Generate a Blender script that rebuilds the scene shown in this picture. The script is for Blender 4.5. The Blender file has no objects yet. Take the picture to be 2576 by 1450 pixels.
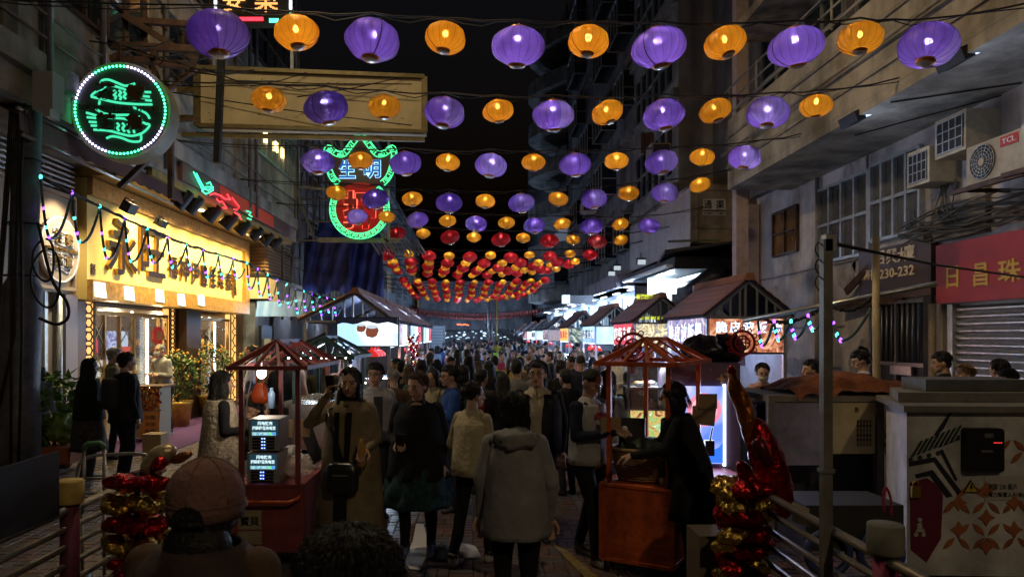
import bpy, bmesh, math, random
from math import sin, cos, pi, radians as R, hypot, atan2, sqrt
from mathutils import Vector, Matrix, noise
from mathutils.bvhtree import BVHTree
SC = bpy.context.scene
COL = SC.collection
rnd = random.Random(7)

# ------------------------------------------------------------------ camera, sky, exposure
KF, VX, VY, EYE = 1773.0, 1190.0, 843.0, 2.0      # focal length and vanishing point on a 2576 px wide frame, eye height
cam = bpy.data.objects.new('camera', bpy.data.cameras.new('camera')); COL.objects.link(cam)
cam.location = (0, 0, EYE); cam.rotation_euler = (R(90), 0, 0)
cam.data.sensor_width = 36; cam.data.lens = KF / 2576 * 36
cam.data.shift_x = (1288 - VX) / 2576; cam.data.shift_y = (VY - 725) / 2576
cam.data.dof.use_dof = True; cam.data.dof.focus_distance = 9.5; cam.data.dof.aperture_fstop = 4.0
cam.data.clip_start = .05; cam.data.clip_end = 2000
SC.camera = cam
W = bpy.data.worlds.new('World'); SC.world = W; W.use_nodes = True
_n = W.node_tree.nodes; _bg = _n['Background']
_sky = _n.new('ShaderNodeTexSky'); _sky.sky_type = 'NISHITA'; _sky.sun_disc = False
_sky.sun_elevation = R(-3.9); _sky.sun_rotation = R(200); _sky.air_density = 1.0
W.node_tree.links.new(_sky.outputs[0], _bg.inputs[0]); _bg.inputs[1].default_value = 0.15
SC.view_settings.view_transform = 'Standard'; SC.view_settings.look = 'None'
SC.view_settings.exposure = 0.4; SC.view_settings.gamma = 1.0; SC.view_settings.use_curve_mapping = False
SC.cycles.use_denoising = True
SC.cycles.max_bounces = 6; SC.cycles.diffuse_bounces = 3; SC.cycles.glossy_bounces = 3
SC.cycles.transmission_bounces = 4; SC.cycles.transparent_max_bounces = 12
SC.cycles.caustics_reflective = False; SC.cycles.caustics_refractive = False
SC.cycles.sample_clamp_indirect = 4.0

def U(px, py, Y): return Vector(((px - VX) * Y / KF, Y, EYE + (VY - py) * Y / KF))   # photo point at street depth Y
def S(px, py, X):                                                                 # photo point on a wall at side distance X
    Y = X * KF / (px - VX); return Vector((X, Y, EYE + (VY - py) * Y / KF))

# ------------------------------------------------------------------ materials
MATS = {}
def mat(name, col, rough=.6, metal=0, var=0, scale=6, bump=0, bscale=None, emit=0, ecol=None, spec=.4, alpha=1, trans=0, streak=0, coat=0):
    if name in MATS: return MATS[name]
    m = bpy.data.materials.new(name); m.use_nodes = True; nt = m.node_tree; b = nt.nodes['Principled BSDF']
    c = (*col, 1); b.inputs['Base Color'].default_value = c
    b.inputs['Roughness'].default_value = rough; b.inputs['Metallic'].default_value = metal
    b.inputs['Specular IOR Level'].default_value = spec; b.inputs['Alpha'].default_value = alpha
    b.inputs['Transmission Weight'].default_value = trans; b.inputs['Coat Weight'].default_value = coat
    if emit:
        b.inputs['Emission Color'].default_value = (*(ecol or col), 1); b.inputs['Emission Strength'].default_value = emit
    if var or bump or streak:
        tc = nt.nodes.new('ShaderNodeTexCoord')
        nz = nt.nodes.new('ShaderNodeTexNoise'); nz.inputs['Scale'].default_value = scale; nz.inputs['Detail'].default_value = 6; nz.inputs['Roughness'].default_value = .65
        nt.links.new(tc.outputs['Object'], nz.inputs['Vector'])
        src = nz.outputs[0]
        if streak:
            mp = nt.nodes.new('ShaderNodeMapping'); mp.inputs['Scale'].default_value = (streak, streak, streak * .12)
            n2 = nt.nodes.new('ShaderNodeTexNoise'); n2.inputs['Scale'].default_value = 1; n2.inputs['Detail'].default_value = 5
            nt.links.new(tc.outputs['Object'], mp.inputs[0]); nt.links.new(mp.outputs[0], n2.inputs['Vector'])
            mx = nt.nodes.new('ShaderNodeMath'); mx.operation = 'MULTIPLY'
            nt.links.new(nz.outputs[0], mx.inputs[0]); nt.links.new(n2.outputs[0], mx.inputs[1])
            m2 = nt.nodes.new('ShaderNodeMath'); m2.operation = 'MULTIPLY'; m2.inputs[1].default_value = 2
            nt.links.new(mx.outputs[0], m2.inputs[0]); src = m2.outputs[0]
        if var or streak:
            v = var or .4
            cr = nt.nodes.new('ShaderNodeValToRGB'); cr.color_ramp.elements[0].position = .3; cr.color_ramp.elements[1].position = .7
            cr.color_ramp.elements[0].color = (*[x * (1 - v) for x in col], 1)
            cr.color_ramp.elements[1].color = (*[min(1, x * (1 + v * .6)) for x in col], 1)
            nt.links.new(src, cr.inputs[0]); nt.links.new(cr.outputs[0], b.inputs['Base Color'])
        if bump:
            nb = nt.nodes.new('ShaderNodeTexNoise'); nb.inputs['Scale'].default_value = bscale or scale * 4; nb.inputs['Detail'].default_value = 4
            nt.links.new(tc.outputs['Object'], nb.inputs['Vector'])
            bp = nt.nodes.new('ShaderNodeBump'); bp.inputs['Strength'].default_value = min(1, bump); bp.inputs['Distance'].default_value = .02 * max(1, bump)
            nt.links.new(nb.outputs[0], bp.inputs['Height']); nt.links.new(bp.outputs[0], b.inputs['Normal'])
    MATS[name] = m; return m
def glow(name, col, s): return mat(name, (.02, .02, .02), .5, emit=s, ecol=col)
def picture(name, cols, s=1.0, scale=5, kind='noise', dist=1.5):                    # a lit screen or backlit print: abstract picture in a few colours
    if name in MATS: return MATS[name]
    m = bpy.data.materials.new(name); m.use_nodes = True; nt = m.node_tree; b = nt.nodes['Principled BSDF']
    b.inputs['Base Color'].default_value = (.02, .02, .02, 1); b.inputs['Roughness'].default_value = .3
    tc = nt.nodes.new('ShaderNodeTexCoord')
    if kind == 'wave':
        nz = nt.nodes.new('ShaderNodeTexWave'); nz.inputs['Distortion'].default_value = 6; nz.inputs['Detail'].default_value = 3; nz.inputs['Detail Scale'].default_value = 1.2
    else:
        nz = nt.nodes.new('ShaderNodeTexNoise'); nz.inputs['Detail'].default_value = 3; nz.inputs['Distortion'].default_value = dist
    nz.inputs['Scale'].default_value = scale
    nt.links.new(tc.outputs['Object'], nz.inputs['Vector'])
    cr = nt.nodes.new('ShaderNodeValToRGB'); e = cr.color_ramp.elements
    lo, hi = (.32, .68) if kind != 'wave' else (.05, .95)
    for i, c in enumerate(cols):
        p = lo + (hi - lo) * i / max(1, len(cols) - 1)
        el = e[i] if i < 2 else e.new(p)
        el.position = p; el.color = (*c, 1)
    nt.links.new(nz.outputs[0], cr.inputs[0]); nt.links.new(cr.outputs[0], b.inputs['Emission Color']); b.inputs['Emission Strength'].default_value = s
    MATS[name] = m; return m

# ------------------------------------------------------------------ mesh builder
def wloc(o):
    v = Vector((0, 0, 0))
    while o is not None: v += o.location; o = o.parent
    return v
SPLIT = {'posts': 'post', 'beams': 'beam', 'petal_pattern': 'petal', 'door_frame': 'door_bar', 'clamp': 'clamp', 'gable_frame': 'gable_bar', 'frame': 'frame_bar', 'roof_frame': 'roof_bar', 'poles': 'pole', 'column': 'column', 'end_pier': 'pier', 'side_panel': 'side_panel', 'edge_light': 'edge_light', 'hooks': 'hook', 'ink_lines': 'ink_line', 'facade_band': 'facade_band', 'ceiling_light': 'ceiling_light'}
class MB:
    def islands(s):
        p = list(range(len(s.v)))
        def g(i):
            while p[i] != i: p[i] = p[p[i]]; i = p[i]
            return i
        for f in s.f:
            a = g(f[0])
            for i in f[1:]: p[g(i)] = a
        by = {}
        for k, f in enumerate(s.f): by.setdefault(g(f[0]), []).append(k)
        out = []
        for ks in by.values():
            q = MB(); ix = {}
            for k in ks:
                for i in s.f[k]:
                    if i not in ix: ix[i] = len(q.v); q.v.append(s.v[i])
                q.f.append(tuple(ix[i] for i in s.f[k])); q.m.append(s.m[k]); q.sm.append(s.sm[k])
            out.append(q)
        return out
    def __init__(s): s.v = []; s.f = []; s.m = []; s.sm = []
    def add(s, vs, fs, m=0, smooth=False):
        o = len(s.v); s.v += [tuple(v) for v in vs]
        for f in fs: s.f.append(tuple(i + o for i in f)); s.m.append(m); s.sm.append(smooth)
        return s
    def box(s, c, size, m=0, rz=0, rx=0, ry=0):
        a, b, d = [x / 2 for x in size]; M = Matrix.Translation(c) @ Matrix.Rotation(rz, 4, 'Z') @ Matrix.Rotation(ry, 4, 'Y') @ Matrix.Rotation(rx, 4, 'X')
        vs = [M @ Vector((x, y, z)) for z in (-d, d) for y in (-b, b) for x in (-a, a)]
        return s.add(vs, [(0, 2, 3, 1), (4, 5, 7, 6), (0, 1, 5, 4), (2, 6, 7, 3), (0, 4, 6, 2), (1, 3, 7, 5)], m)
    def bx(s, x0, y0, z0, x1, y1, z1, m=0): return s.box(((x0 + x1) / 2, (y0 + y1) / 2, (z0 + z1) / 2), (abs(x1 - x0), abs(y1 - y0), abs(z1 - z0)), m)
    def tube(s, pts, r, n=6, m=0, smooth=True, closed=False):
        pts = [Vector(p) for p in pts]; N = len(pts); vs = []; up = None
        for i, p in enumerate(pts):
            a = pts[i - 1] if (i or closed) else p; b = pts[(i + 1) % N] if (i < N - 1 or closed) else p
            t = (b - a).normalized() if (b - a).length > 1e-9 else Vector((0, 0, 1))
            if up is None: up = Vector((0, 0, 1)) if abs(t.z) < .9 else Vector((1, 0, 0))
            u = (up - t * up.dot(t))
            u = u.normalized() if u.length > 1e-6 else t.orthogonal().normalized()
            up = u; w = t.cross(u); rr = r[i] if isinstance(r, (list, tuple)) else r
            vs += [p + (u * cos(2 * pi * k / n) + w * sin(2 * pi * k / n)) * rr for k in range(n)]
        fs = [(i * n + k, i * n + (k + 1) % n, ((i + 1) % N) * n + (k + 1) % n, ((i + 1) % N) * n + k) for i in range(N if closed else N - 1) for k in range(n)]
        if not closed: fs += [tuple(range(n))[::-1], tuple((N - 1) * n + k for k in range(n))]
        return s.add(vs, fs, m, smooth)
    def bar(s, a, b, w, h=None, m=0):                                            # square bar from a to b
        a = Vector(a); b = Vector(b); h = h or w; t = (b - a).normalized()
        u = Vector((0, 0, 1)) if abs(t.z) < .95 else Vector((0, 1, 0)); x = t.cross(u).normalized(); y = x.cross(t)
        vs = [p + x * sx * w / 2 + y * sy * h / 2 for p in (a, b) for sx, sy in ((-1, -1), (1, -1), (1, 1), (-1, 1))]
        return s.add(vs, [(3, 2, 1, 0), (4, 5, 6, 7), (0, 1, 5, 4), (1, 2, 6, 5), (2, 3, 7, 6), (3, 0, 4, 7)], m)
    def lathe(s, prof, c=(0, 0, 0), n=16, m=0, smooth=True, cap=True):
        vs = [(c[0] + r * cos(2 * pi * k / n), c[1] + r * sin(2 * pi * k / n), c[2] + z) for r, z in prof for k in range(n)]
        N = len(prof); fs = [(i * n + k, i * n + (k + 1) % n, (i + 1) * n + (k + 1) % n, (i + 1) * n + k) for i in range(N - 1) for k in range(n)]
        if cap: fs += [tuple(range(n))[::-1], tuple((N - 1) * n + k for k in range(n))]
        return s.add(vs, fs, m, smooth)
    def ell(s, c, r, nu=14, nv=9, m=0, M=None):
        if not isinstance(r, (tuple, list)): r = (r, r, r)
        vs = []
        for i in range(nv + 1):
            t = pi * i / nv
            for k in range(nu):
                p = Vector((r[0] * sin(t) * cos(2 * pi * k / nu), r[1] * sin(t) * sin(2 * pi * k / nu), -r[2] * cos(t)))
                if M is not None: p = M @ p
                vs.append(p + Vector(c))
        return s.add(vs, [(i * nu + k, i * nu + (k + 1) % nu, (i + 1) * nu + (k + 1) % nu, (i + 1) * nu + k) for i in range(nv) for k in range(nu)], m, True)
    def cap(s, a, ra, b, rb, m=0, n=10):                                         # tapered capsule
        a = Vector(a); b = Vector(b); t = (b - a); L = t.length; t = t / max(L, 1e-6)
        pts = []; rs = []
        for k in range(4): an = pi / 2 * (1 - k / 4) * .96; pts.append(a - t * ra * sin(an)); rs.append(ra * cos(an))
        pts += [a, b]; rs += [ra, rb]
        for k in range(1, 5): an = pi / 2 * (k / 4) * .96; pts.append(b + t * rb * sin(an)); rs.append(rb * cos(an))
        return s.tube(pts, rs, n, m)
    def loft(s, rings, n=16, m=0, cap=True, fold=0, nf=7, ph=0):                      # rings: (x,y,z,rx,ry)
        vs = []
        for j, (x, y, z, rx, ry) in enumerate(rings):
            q = j / max(1, len(rings) - 1)
            for k in range(n):
                a = 2 * pi * k / n; g = 1 + fold * q * sin(nf * a + ph + .7 * j) + .5 * fold * q * sin((nf * 2 + 1) * a + 2 * ph)
                vs.append((x + rx * g * cos(a), y + ry * g * sin(a), z))
        N = len(rings); fs = [(i * n + k, i * n + (k + 1) % n, (i + 1) * n + (k + 1) % n, (i + 1) * n + k) for i in range(N - 1) for k in range(n)]
        if cap: fs += [tuple(range(n))[::-1], tuple((N - 1) * n + k for k in range(n))]
        return s.add(vs, fs, m, True)
    def prism(s, poly, ext, m=0):
        ext = Vector(ext); n = len(poly); vs = [Vector(p) for p in poly] + [Vector(p) + ext for p in poly]
        return s.add(vs, [tuple(range(n))[::-1], tuple(range(n, 2 * n))] + [(i, (i + 1) % n, n + (i + 1) % n, n + i) for i in range(n)], m)
    def xf(s, M, start=0):
        for i in range(start, len(s.v)): s.v[i] = tuple(M @ Vector(s.v[i]))
        return s
    def mesh(s, name, mats):
        me = bpy.data.meshes.new(name); me.from_pydata(s.v, [], s.f)
        for m in (mats if isinstance(mats, (list, tuple)) else [mats]): me.materials.append(m)
        me.polygons.foreach_set('material_index', s.m); me.polygons.foreach_set('use_smooth', s.sm); me.update(); return me
    def build(s, name, mats, parent=None, local=False, fix=True, **t):
        if name in SPLIT and parent is not None and not t.get('whole'):
            t['whole'] = True; t.pop('kind', None)
            return [q.build(SPLIT[name], mats, parent, local, fix, **t) for q in s.islands()][0]
        if parent is not None and not local:
            w = wloc(parent); s.v = [(v[0] - w.x, v[1] - w.y, v[2] - w.z) for v in s.v]
        me = s.mesh(name, mats)
        if fix:
            b = bmesh.new(); b.from_mesh(me); bmesh.ops.recalc_face_normals(b, faces=b.faces); b.to_mesh(me); b.free()
        o = bpy.data.objects.new(name, me); COL.objects.link(o); o.parent = parent
        if parent is None and not t.get('keep'):
            # put the origin at the base of the thing
            vs = me.vertices
            if len(vs):
                lo = [min(v.co[i] for v in vs) for i in range(3)]; hi = [max(v.co[i] for v in vs) for i in range(3)]
                c = Vector(((lo[0] + hi[0]) / 2, (lo[1] + hi[1]) / 2, lo[2])); me.transform(Matrix.Translation(-c)); o.location = c
        tag(o, t.get('label'), t.get('cat'), t.get('group'), t.get('kind')); return o
def tag(o, label=None, cat=None, group=None, kind=None):
    if label: o['label'] = label
    if cat: o['category'] = cat
    if group: o['group'] = group
    if kind: o['kind'] = kind
    return o
def thing(name, label, cat, loc=(0, 0, 0), rz=0, group=None):
    o = bpy.data.objects.new(name, None); o.empty_display_size = .1; COL.objects.link(o); o.location = loc; o.rotation_euler = (0, 0, rz)
    return tag(o, label, cat, group)
def link(name, me, parent=None, loc=(0, 0, 0), rot=(0, 0, 0)):
    o = bpy.data.objects.new(name, me); COL.objects.link(o); o.parent = parent; o.location = loc; o.rotation_euler = rot; return o
def kids(o): return list(o.children)
def dup(o, parent=None):
    c = o.copy(); COL.objects.link(c); c.parent = parent
    for ch in kids(o): dup(ch, c)
    return c
def lamp(name, kind, loc, power, col, parent=None, size=.1, target=None, spot=90, blend=.5, sizey=None):
    d = bpy.data.lights.new(name, kind); d.energy = power; d.color = col
    if kind in ('POINT', 'SPOT'): d.shadow_soft_size = size
    if kind == 'SPOT': d.spot_size = R(spot); d.spot_blend = blend
    if kind == 'AREA':
        d.size = size
        if sizey: d.shape = 'RECTANGLE'; d.size_y = sizey
    o = bpy.data.objects.new(name, d); COL.objects.link(o); o.location = loc
    if target is not None: o.rotation_euler = (Vector(target) - Vector(loc)).to_track_quat('-Z', 'Y').to_euler()
    if parent is not None: o.parent = parent; o.location = Vector(loc) - wloc(parent)
    return o
_TC = {}
def glyphs(body, bold=0.0, ext=.0):
    k = (body, bold, ext)
    if k not in _TC:
        c = bpy.data.curves.new('t', 'FONT'); c.body = body; c.offset = bold; c.extrude = ext; c.resolution_u = 2
        o = bpy.data.objects.new('t', c); COL.objects.link(o); dg = bpy.context.evaluated_depsgraph_get(); dg.update()
        me = bpy.data.meshes.new_from_object(o.evaluated_get(dg))
        _TC[k] = ([Vector(v.co) for v in me.vertices], [tuple(p.vertices) for p in me.polygons])
        bpy.data.objects.remove(o); bpy.data.curves.remove(c); bpy.data.meshes.remove(me)
    return _TC[k]
def text(mb, body, o, right, up, w=None, h=None, m=0, bold=.012, ext=.02, depth=.01):
    """flat or raised lettering: lower left corner o, fitted to width w / height h along right / up"""
    vs, fs = glyphs(body, bold, ext)
    if not vs: return mb
    x0 = min(v.x for v in vs); x1 = max(v.x for v in vs); y0 = min(v.y for v in vs); y1 = max(v.y for v in vs)
    right = Vector(right).normalized(); up = Vector(up).normalized(); nrm = right.cross(up)
    sy = (h / (y1 - y0)) if h else None; sx = (w / (x1 - x0)) if w else sy
    if sy is None: sy = sx
    return mb.add([Vector(o) + right * (v.x - x0) * sx + up * (v.y - y0) * sy + nrm * (v.z / ext * depth if ext else 0) for v in vs], fs, m)
# ------------------------------------------------------------------ shared materials
asphalt = mat('asphalt', (.035, .034, .036), .7, var=.35, scale=3, bump=.3, bscale=60)
conc = mat('concrete', (.28, .26, .23), .85, var=.55, scale=1.2, bump=.4, bscale=14, streak=1.6)
conc2 = mat('weathered_concrete', (.26, .22, .17), .85, var=.6, scale=1.5, bump=.5, bscale=10, streak=2.5)
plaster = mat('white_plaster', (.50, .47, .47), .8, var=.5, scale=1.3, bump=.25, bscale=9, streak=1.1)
tan = mat('tan_plaster', (.34, .31, .26), .85, var=.55, scale=1.3, bump=.4, bscale=12, streak=1.6)
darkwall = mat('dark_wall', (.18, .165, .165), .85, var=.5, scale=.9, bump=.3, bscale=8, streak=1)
midwall = mat('grey_wall', (.32, .30, .285), .85, var=.45, scale=.8, bump=.3, bscale=8, streak=1.2)
rust = mat('rusty_steel', (.09, .05, .035), .65, .3, var=.6, scale=7, bump=.3)
black = mat('black_metal', (.012, .012, .014), .5, .2, var=.3)
steel = mat('painted_steel', (.22, .21, .2), .45, .6, var=.3, scale=8)
galv = mat('galvanised_steel', (.42, .42, .42), .35, .85, var=.3, scale=9)
chrome = mat('stainless_steel', (.55, .56, .58), .25, .95, var=.2, scale=4)
alu = mat('window_frame_metal', (.4, .42, .43), .45, .6, var=.3)
glassd = mat('dark_glass', (.02, .025, .03), .08, 0, spec=.8, var=.5, scale=2)
glassg = mat('dirty_glass', (.07, .07, .06), .25, 0, spec=.7, var=.6, scale=2.5)
wirem = mat('cable_black', (.012, .011, .01), .6)
white = mat('white_paint', (.7, .7, .68), .5, var=.15)
cream = mat('cream_panel', (.5, .42, .3), .7, var=.2, scale=1.5, streak=.8)
redp = mat('red_paint', (.3, .04, .035), .45, var=.3, scale=5, bump=.1)
brass = mat('brass_trim', (.35, .12, .05), .35, .7, var=.3)
wood = mat('brown_wood', (.12, .065, .035), .6, var=.4, scale=5)

# ------------------------------------------------------------------ ground
b = MB(); b.add([(-90, -25, 0), (90, -25, 0), (90, 500, 0), (-90, 500, 0)], [(0, 1, 2, 3)])
m = mat('street_base', (.07, .055, .05), .55, var=.4, scale=2, bump=.2)
nt = m.node_tree; bt = nt.nodes.new('ShaderNodeTexBrick'); bt.inputs['Scale'].default_value = 1; bt.inputs['Brick Width'].default_value = .2; bt.inputs['Row Height'].default_value = .1
bt.inputs['Mortar Size'].default_value = .006; bt.inputs['Color1'].default_value = (.10, .07, .06, 1); bt.inputs['Color2'].default_value = (.065, .055, .055, 1); bt.inputs['Mortar'].default_value = (.02, .018, .018, 1)
tc = nt.nodes.new('ShaderNodeTexCoord'); nt.links.new(tc.outputs['Object'], bt.inputs[0])
for l in list(nt.links):
    if l.to_socket.name == 'Base Color': nt.links.remove(l)
nt.links.new(bt.outputs[0], nt.nodes['Principled BSDF'].inputs['Base Color'])
ground = b.build('ground', m, kind='structure', keep=True)
brickm = [mat('paver_%s' % n, c, .42, var=.35, scale=9, bump=.25, bscale=70) for n, c in (('red', (.13, .075, .06)), ('brown', (.10, .07, .06)), ('grey', (.09, .08, .08)))]
pav = thing('pavement', 'herringbone brick paving of the market street', None, (0, 8, 0)); pav['kind'] = 'structure'; del pav['label']
def brick_mb(x, y, lng, rr, mb, mi):
    w, d = (.196, .094) if lng else (.094, .196)
    t = .012 + rr.random() * .006; g = .006
    vs = [(x - w / 2, y - d / 2, 0.001), (x + w / 2, y - d / 2, 0.001), (x + w / 2, y + d / 2, 0.001), (x - w / 2, y + d / 2, 0.001),
          (x - w / 2 + g, y - d / 2 + g, t), (x + w / 2 - g, y - d / 2 + g, t + rr.uniform(-.002, .002)), (x + w / 2 - g, y + d / 2 - g, t), (x - w / 2 + g, y + d / 2 - g, t + rr.uniform(-.002, .002))]
    mb.add(vs, [(4, 5, 6, 7), (0, 1, 5, 4), (1, 2, 6, 5), (2, 3, 7, 6), (3, 0, 4, 7)], mi)
rr = random.Random(3)
protos = []
for k in range(6):
    q = MB(); brick_mb(0, 0, True, rr, q, 0); protos.append(q.mesh('brick', brickm[k % 3]))
rest = MB(); npart = 0
def basket(x0, x1, y0, y1):
    j = 0
    for iy in range(int(y0 / .2), int(y1 / .2)):
        for ix in range(int(x0 / .2) - 1, int(x1 / .2) + 1):
            lng = (ix + iy) % 2 == 0
            for k in (0, 1):
                if lng: yield ix * .2 + .1, iy * .2 + .05 + .1 * k, True
                else: yield ix * .2 + .05 + .1 * k, iy * .2 + .1, False
for x, y, lng in basket(-6.8, 5.5, 4.6, 15):
    near = (-.95 < x < 1.0 and 5.9 < y < 7.3) or (-4.3 < x < -3.3 and 8.0 < y < 9.2)
    if near and npart < 300:
        npart += 1
        o = link('brick', rr.choice(protos), pav, (x, y - 8, 0), (0, 0, 0 if lng else pi / 2))
    else: brick_mb(x, y, lng, rr, rest, rr.randrange(3))
rest.build('paving_bricks', brickm, pav, kind='stuff', fix=False)
# litter and marks
def blob(mb, c, r, amp, seed, nu=18, nv=10, m=0, freq=3.0):
    s0 = len(mb.v); mb.ell((0, 0, 0), r, nu, nv, m)
    rm = max(r)
    for i in range(s0, len(mb.v)):
        p = Vector(mb.v[i]); d = noise.noise(p * freq / rm + Vector((seed, seed * 2.3, 0))) + .5 * noise.noise(p * freq * 2.2 / rm + Vector((seed, 9, 1)))
        mb.v[i] = tuple(p * (1 + amp * d) + Vector(c))
    return mb
bagm = mat('white_plastic', (.62, .62, .62), .3, var=.15, bump=.6, bscale=30)
b = MB(); blob(b, U(1148, 1395, 6.35) + Vector((0, 0, .03)), (.19, .13, .07), .5, 3)
b.build('plastic_bag', bagm, label='crumpled white plastic bag lying on the brick paving', cat='plastic bag')
b = MB()
pts = [(-.60, 6.0), (-.45, 5.95), (-.42, 6.3), (-.45, 6.9), (-.52, 7.4), (-.60, 7.4), (-.58, 6.8), (-.60, 6.4)]
b.prism([(x, y, .019) for x, y in pts], (0, 0, .005)); b.build('paper_sheet', bagm, label='long trampled white paper sheet under the woman with braids', cat='paper')
ylw = mat('yellow_marking', (.22, .16, .04), .6, var=.7, scale=12)
b = MB(); b.prism([(.98, 5.4, .019), (1.12, 5.4, .019), (.86, 6.5, .019), (.75, 6.7, .019)], (0, 0, .004)); b.build('road_marking', ylw, kind='structure')
# purple carpet before the gold shop
b = MB(); b.prism([(-6.95, 11.6, .004), (-5.2, 11.6, .004), (-4.9, 19.5, .004), (-6.95, 19.5, .004)], (0, 0, .022))
b.build('carpet', mat('purple_carpet', (.065, .022, .10), .95, var=.35, scale=6, bump=.5, bscale=120), label='purple carpet laid before the gold fronted shop', cat='carpet')
# ------------------------------------------------------------------ lanterns
def lantern_mat(name, col, seam=.5):
    m = bpy.data.materials.new(name); m.use_nodes = True; nt = m.node_tree; nt.nodes.clear(); N = nt.nodes.new; L = nt.links.new
    out = N('ShaderNodeOutputMaterial'); tr = N('ShaderNodeBsdfTranslucent'); df = N('ShaderNodeBsdfGlossy'); tp = N('ShaderNodeBsdfTransparent')
    tc = N('ShaderNodeTexCoord'); mp = N('ShaderNodeMapping'); mp.inputs['Scale'].default_value = (3, 3, 60)
    nz = N('ShaderNodeTexNoise'); nz.inputs['Scale'].default_value = 1.2; nz.inputs['Detail'].default_value = 3
    L(tc.outputs['Object'], mp.inputs[0]); L(mp.outputs[0], nz.inputs['Vector'])
    cr = N('ShaderNodeValToRGB'); cr.color_ramp.elements[0].position = .3; cr.color_ramp.elements[1].position = .75
    cr.color_ramp.elements[0].color = (*[c * .8 for c in col], 1); cr.color_ramp.elements[1].color = (*col, 1)
    L(nz.outputs[0], cr.inputs[0]); L(cr.outputs[0], tr.inputs[0])
    df.inputs[0].default_value = (*[min(1, c * .6 + .25) for c in col], 1); df.inputs['Roughness'].default_value = .42
    tp.inputs[0].default_value = (*[min(1, c * .8 + .15) for c in col], 1)
    a = N('ShaderNodeMixShader'); a.inputs[0].default_value = .10; L(tr.outputs[0], a.inputs[1]); L(df.outputs[0], a.inputs[2])
    rf = N('ShaderNodeBsdfRefraction'); rf.inputs['IOR'].default_value = 1.25; rf.inputs['Roughness'].default_value = .32; rf.inputs[0].default_value = (*[min(1, c_ * .9 + .1) for c_ in col], 1)
    a2 = N('ShaderNodeMixShader'); a2.inputs[0].default_value = .10; L(a.outputs[0], a2.inputs[1]); L(rf.outputs[0], a2.inputs[2])
    c = N('ShaderNodeMixShader'); c.inputs[0].default_value = .14; L(a2.outputs[0], c.inputs[1]); L(tp.outputs[0], c.inputs[2])
    L(c.outputs[0], out.inputs[0]); return m
LCOL = {'purple': (.30, .15, .74), 'orange': (1.0, .47, .035), 'red': (.95, .05, .075)}
LM = {k: lantern_mat(k + '_silk', v) for k, v in LCOL.items()}
LM2 = {k: lantern_mat(k + '_silk_overlap', tuple(min(1, c * .8 + .14) for c in v)) for k, v in LCOL.items()}
RIBM = {'purple': mat('purple_rib', (.05, .02, .12), .6), 'orange': mat('orange_rib', (.25, .06, .01), .6), 'red': mat('red_rib', (.12, .01, .015), .6)}
bulbm = {'purple': glow('bulb_cool', (.85, .8, 1), 6), 'orange': glow('bulb_warm', (1, .8, .4), 5), 'red': glow('bulb_pink', (1, .55, .4), 9)}
clearm = mat('clear_plastic_cap', (.6, .55, .5), .15, .2, spec=.7)
goldtrim = mat('lantern_gold_band', (.45, .17, .04), .3, .8)
def lantern_meshes(kind, hi):
    """unit lantern, radius 1 across, origin at centre"""
    asp = {'purple': .68, 'orange': .66, 'red': .68}[kind]; NP = {'purple': 18, 'orange': 16, 'red': 16}[kind]
    sub = 4 if hi else 2; nv = 14 if hi else 8; n = NP * sub; out = []
    for seed in range(3 if hi else 1):
        b = MB(); vs = []
        for i in range(nv + 1):
            t = pi * (.09 + .82 * i / nv)
            for k in range(n):
                u = (k % sub) / sub; bulge = .026 * (1 - (2 * u - 1) ** 2) * sin(t)
                a = 2 * pi * k / n; rr_ = sin(t) ** .86 * (1 - .02 + bulge)
                if k < sub * 2 and hi: rr_ += .012 * sin(i * 3.1 + seed) * (1 if k in (0, 1) else 0)
                p = Vector((rr_ * cos(a), rr_ * sin(a), -asp * cos(t)))
                d = .05 * noise.noise(p * 2.0 + Vector((seed * 7, 0, 0))) if hi else 0
                vs.append(p * (1 + d))
        b.add(vs, [(i * n + k, i * n + (k + 1) % n, (i + 1) * n + (k + 1) % n, (i + 1) * n + k) for i in range(nv) for k in range(n)], 0, True)
        s1 = (seed * 5 + 3) % NP; w1 = NP * (.22 + .06 * seed)
        if hi and kind != 'orange': b.m = [1 if ((f % n) // sub - s1) % NP < w1 else 0 for f in range(len(b.f))]
        shade = b.mesh('shade', [LM[kind], LM2[kind]])
        rb = MB()
        for k in range(NP):
            pts = [Vector(vs[i * n + k * sub]) * 1.004 for i in range(nv + 1)]
            rb.tube(pts, .007 if k else .022, 4, 0)
        # top / bottom frames
        ribs = rb.mesh('rib_frame', RIBM[kind]); out.append((shade, ribs))
    r0 = sin(pi * .09) ** .86
    c = MB(); c.lathe([(r0 * .95, 0), (r0 * .95, .07), (r0 * .7, .1), (.05, .11), (.03, .2)], (0, 0, asp * .93), 14); capm = c.mesh('top_cap', goldtrim)
    c = MB(); c.lathe([(r0 * .8, -.10), (r0 * 1.02, -.02), (r0 * 1.02, .03)], (0, 0, -asp * .96), 14); ringm = c.mesh('bottom_ring', goldtrim)
    c = MB(); c.lathe([(r0 * .45, -.06), (r0 * .78, -.03), (r0 * .8, .03)], (0, 0, -asp * 1.06), 14); cupm = c.mesh('bottom_cup', clearm)
    c = MB(); c.ell((0, 0, .22), (.062, .062, .075), 10, 6); bulb = c.mesh('bulb', bulbm[kind])
    return out, capm, ringm, cupm, bulb
LMESH = {(k, h): lantern_meshes(k, h) for k in LCOL for h in (True, False)}
LPOW = {'purple': 88.0, 'orange': 26.0, 'red': 26.0}
LLIGHT = {}
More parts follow.
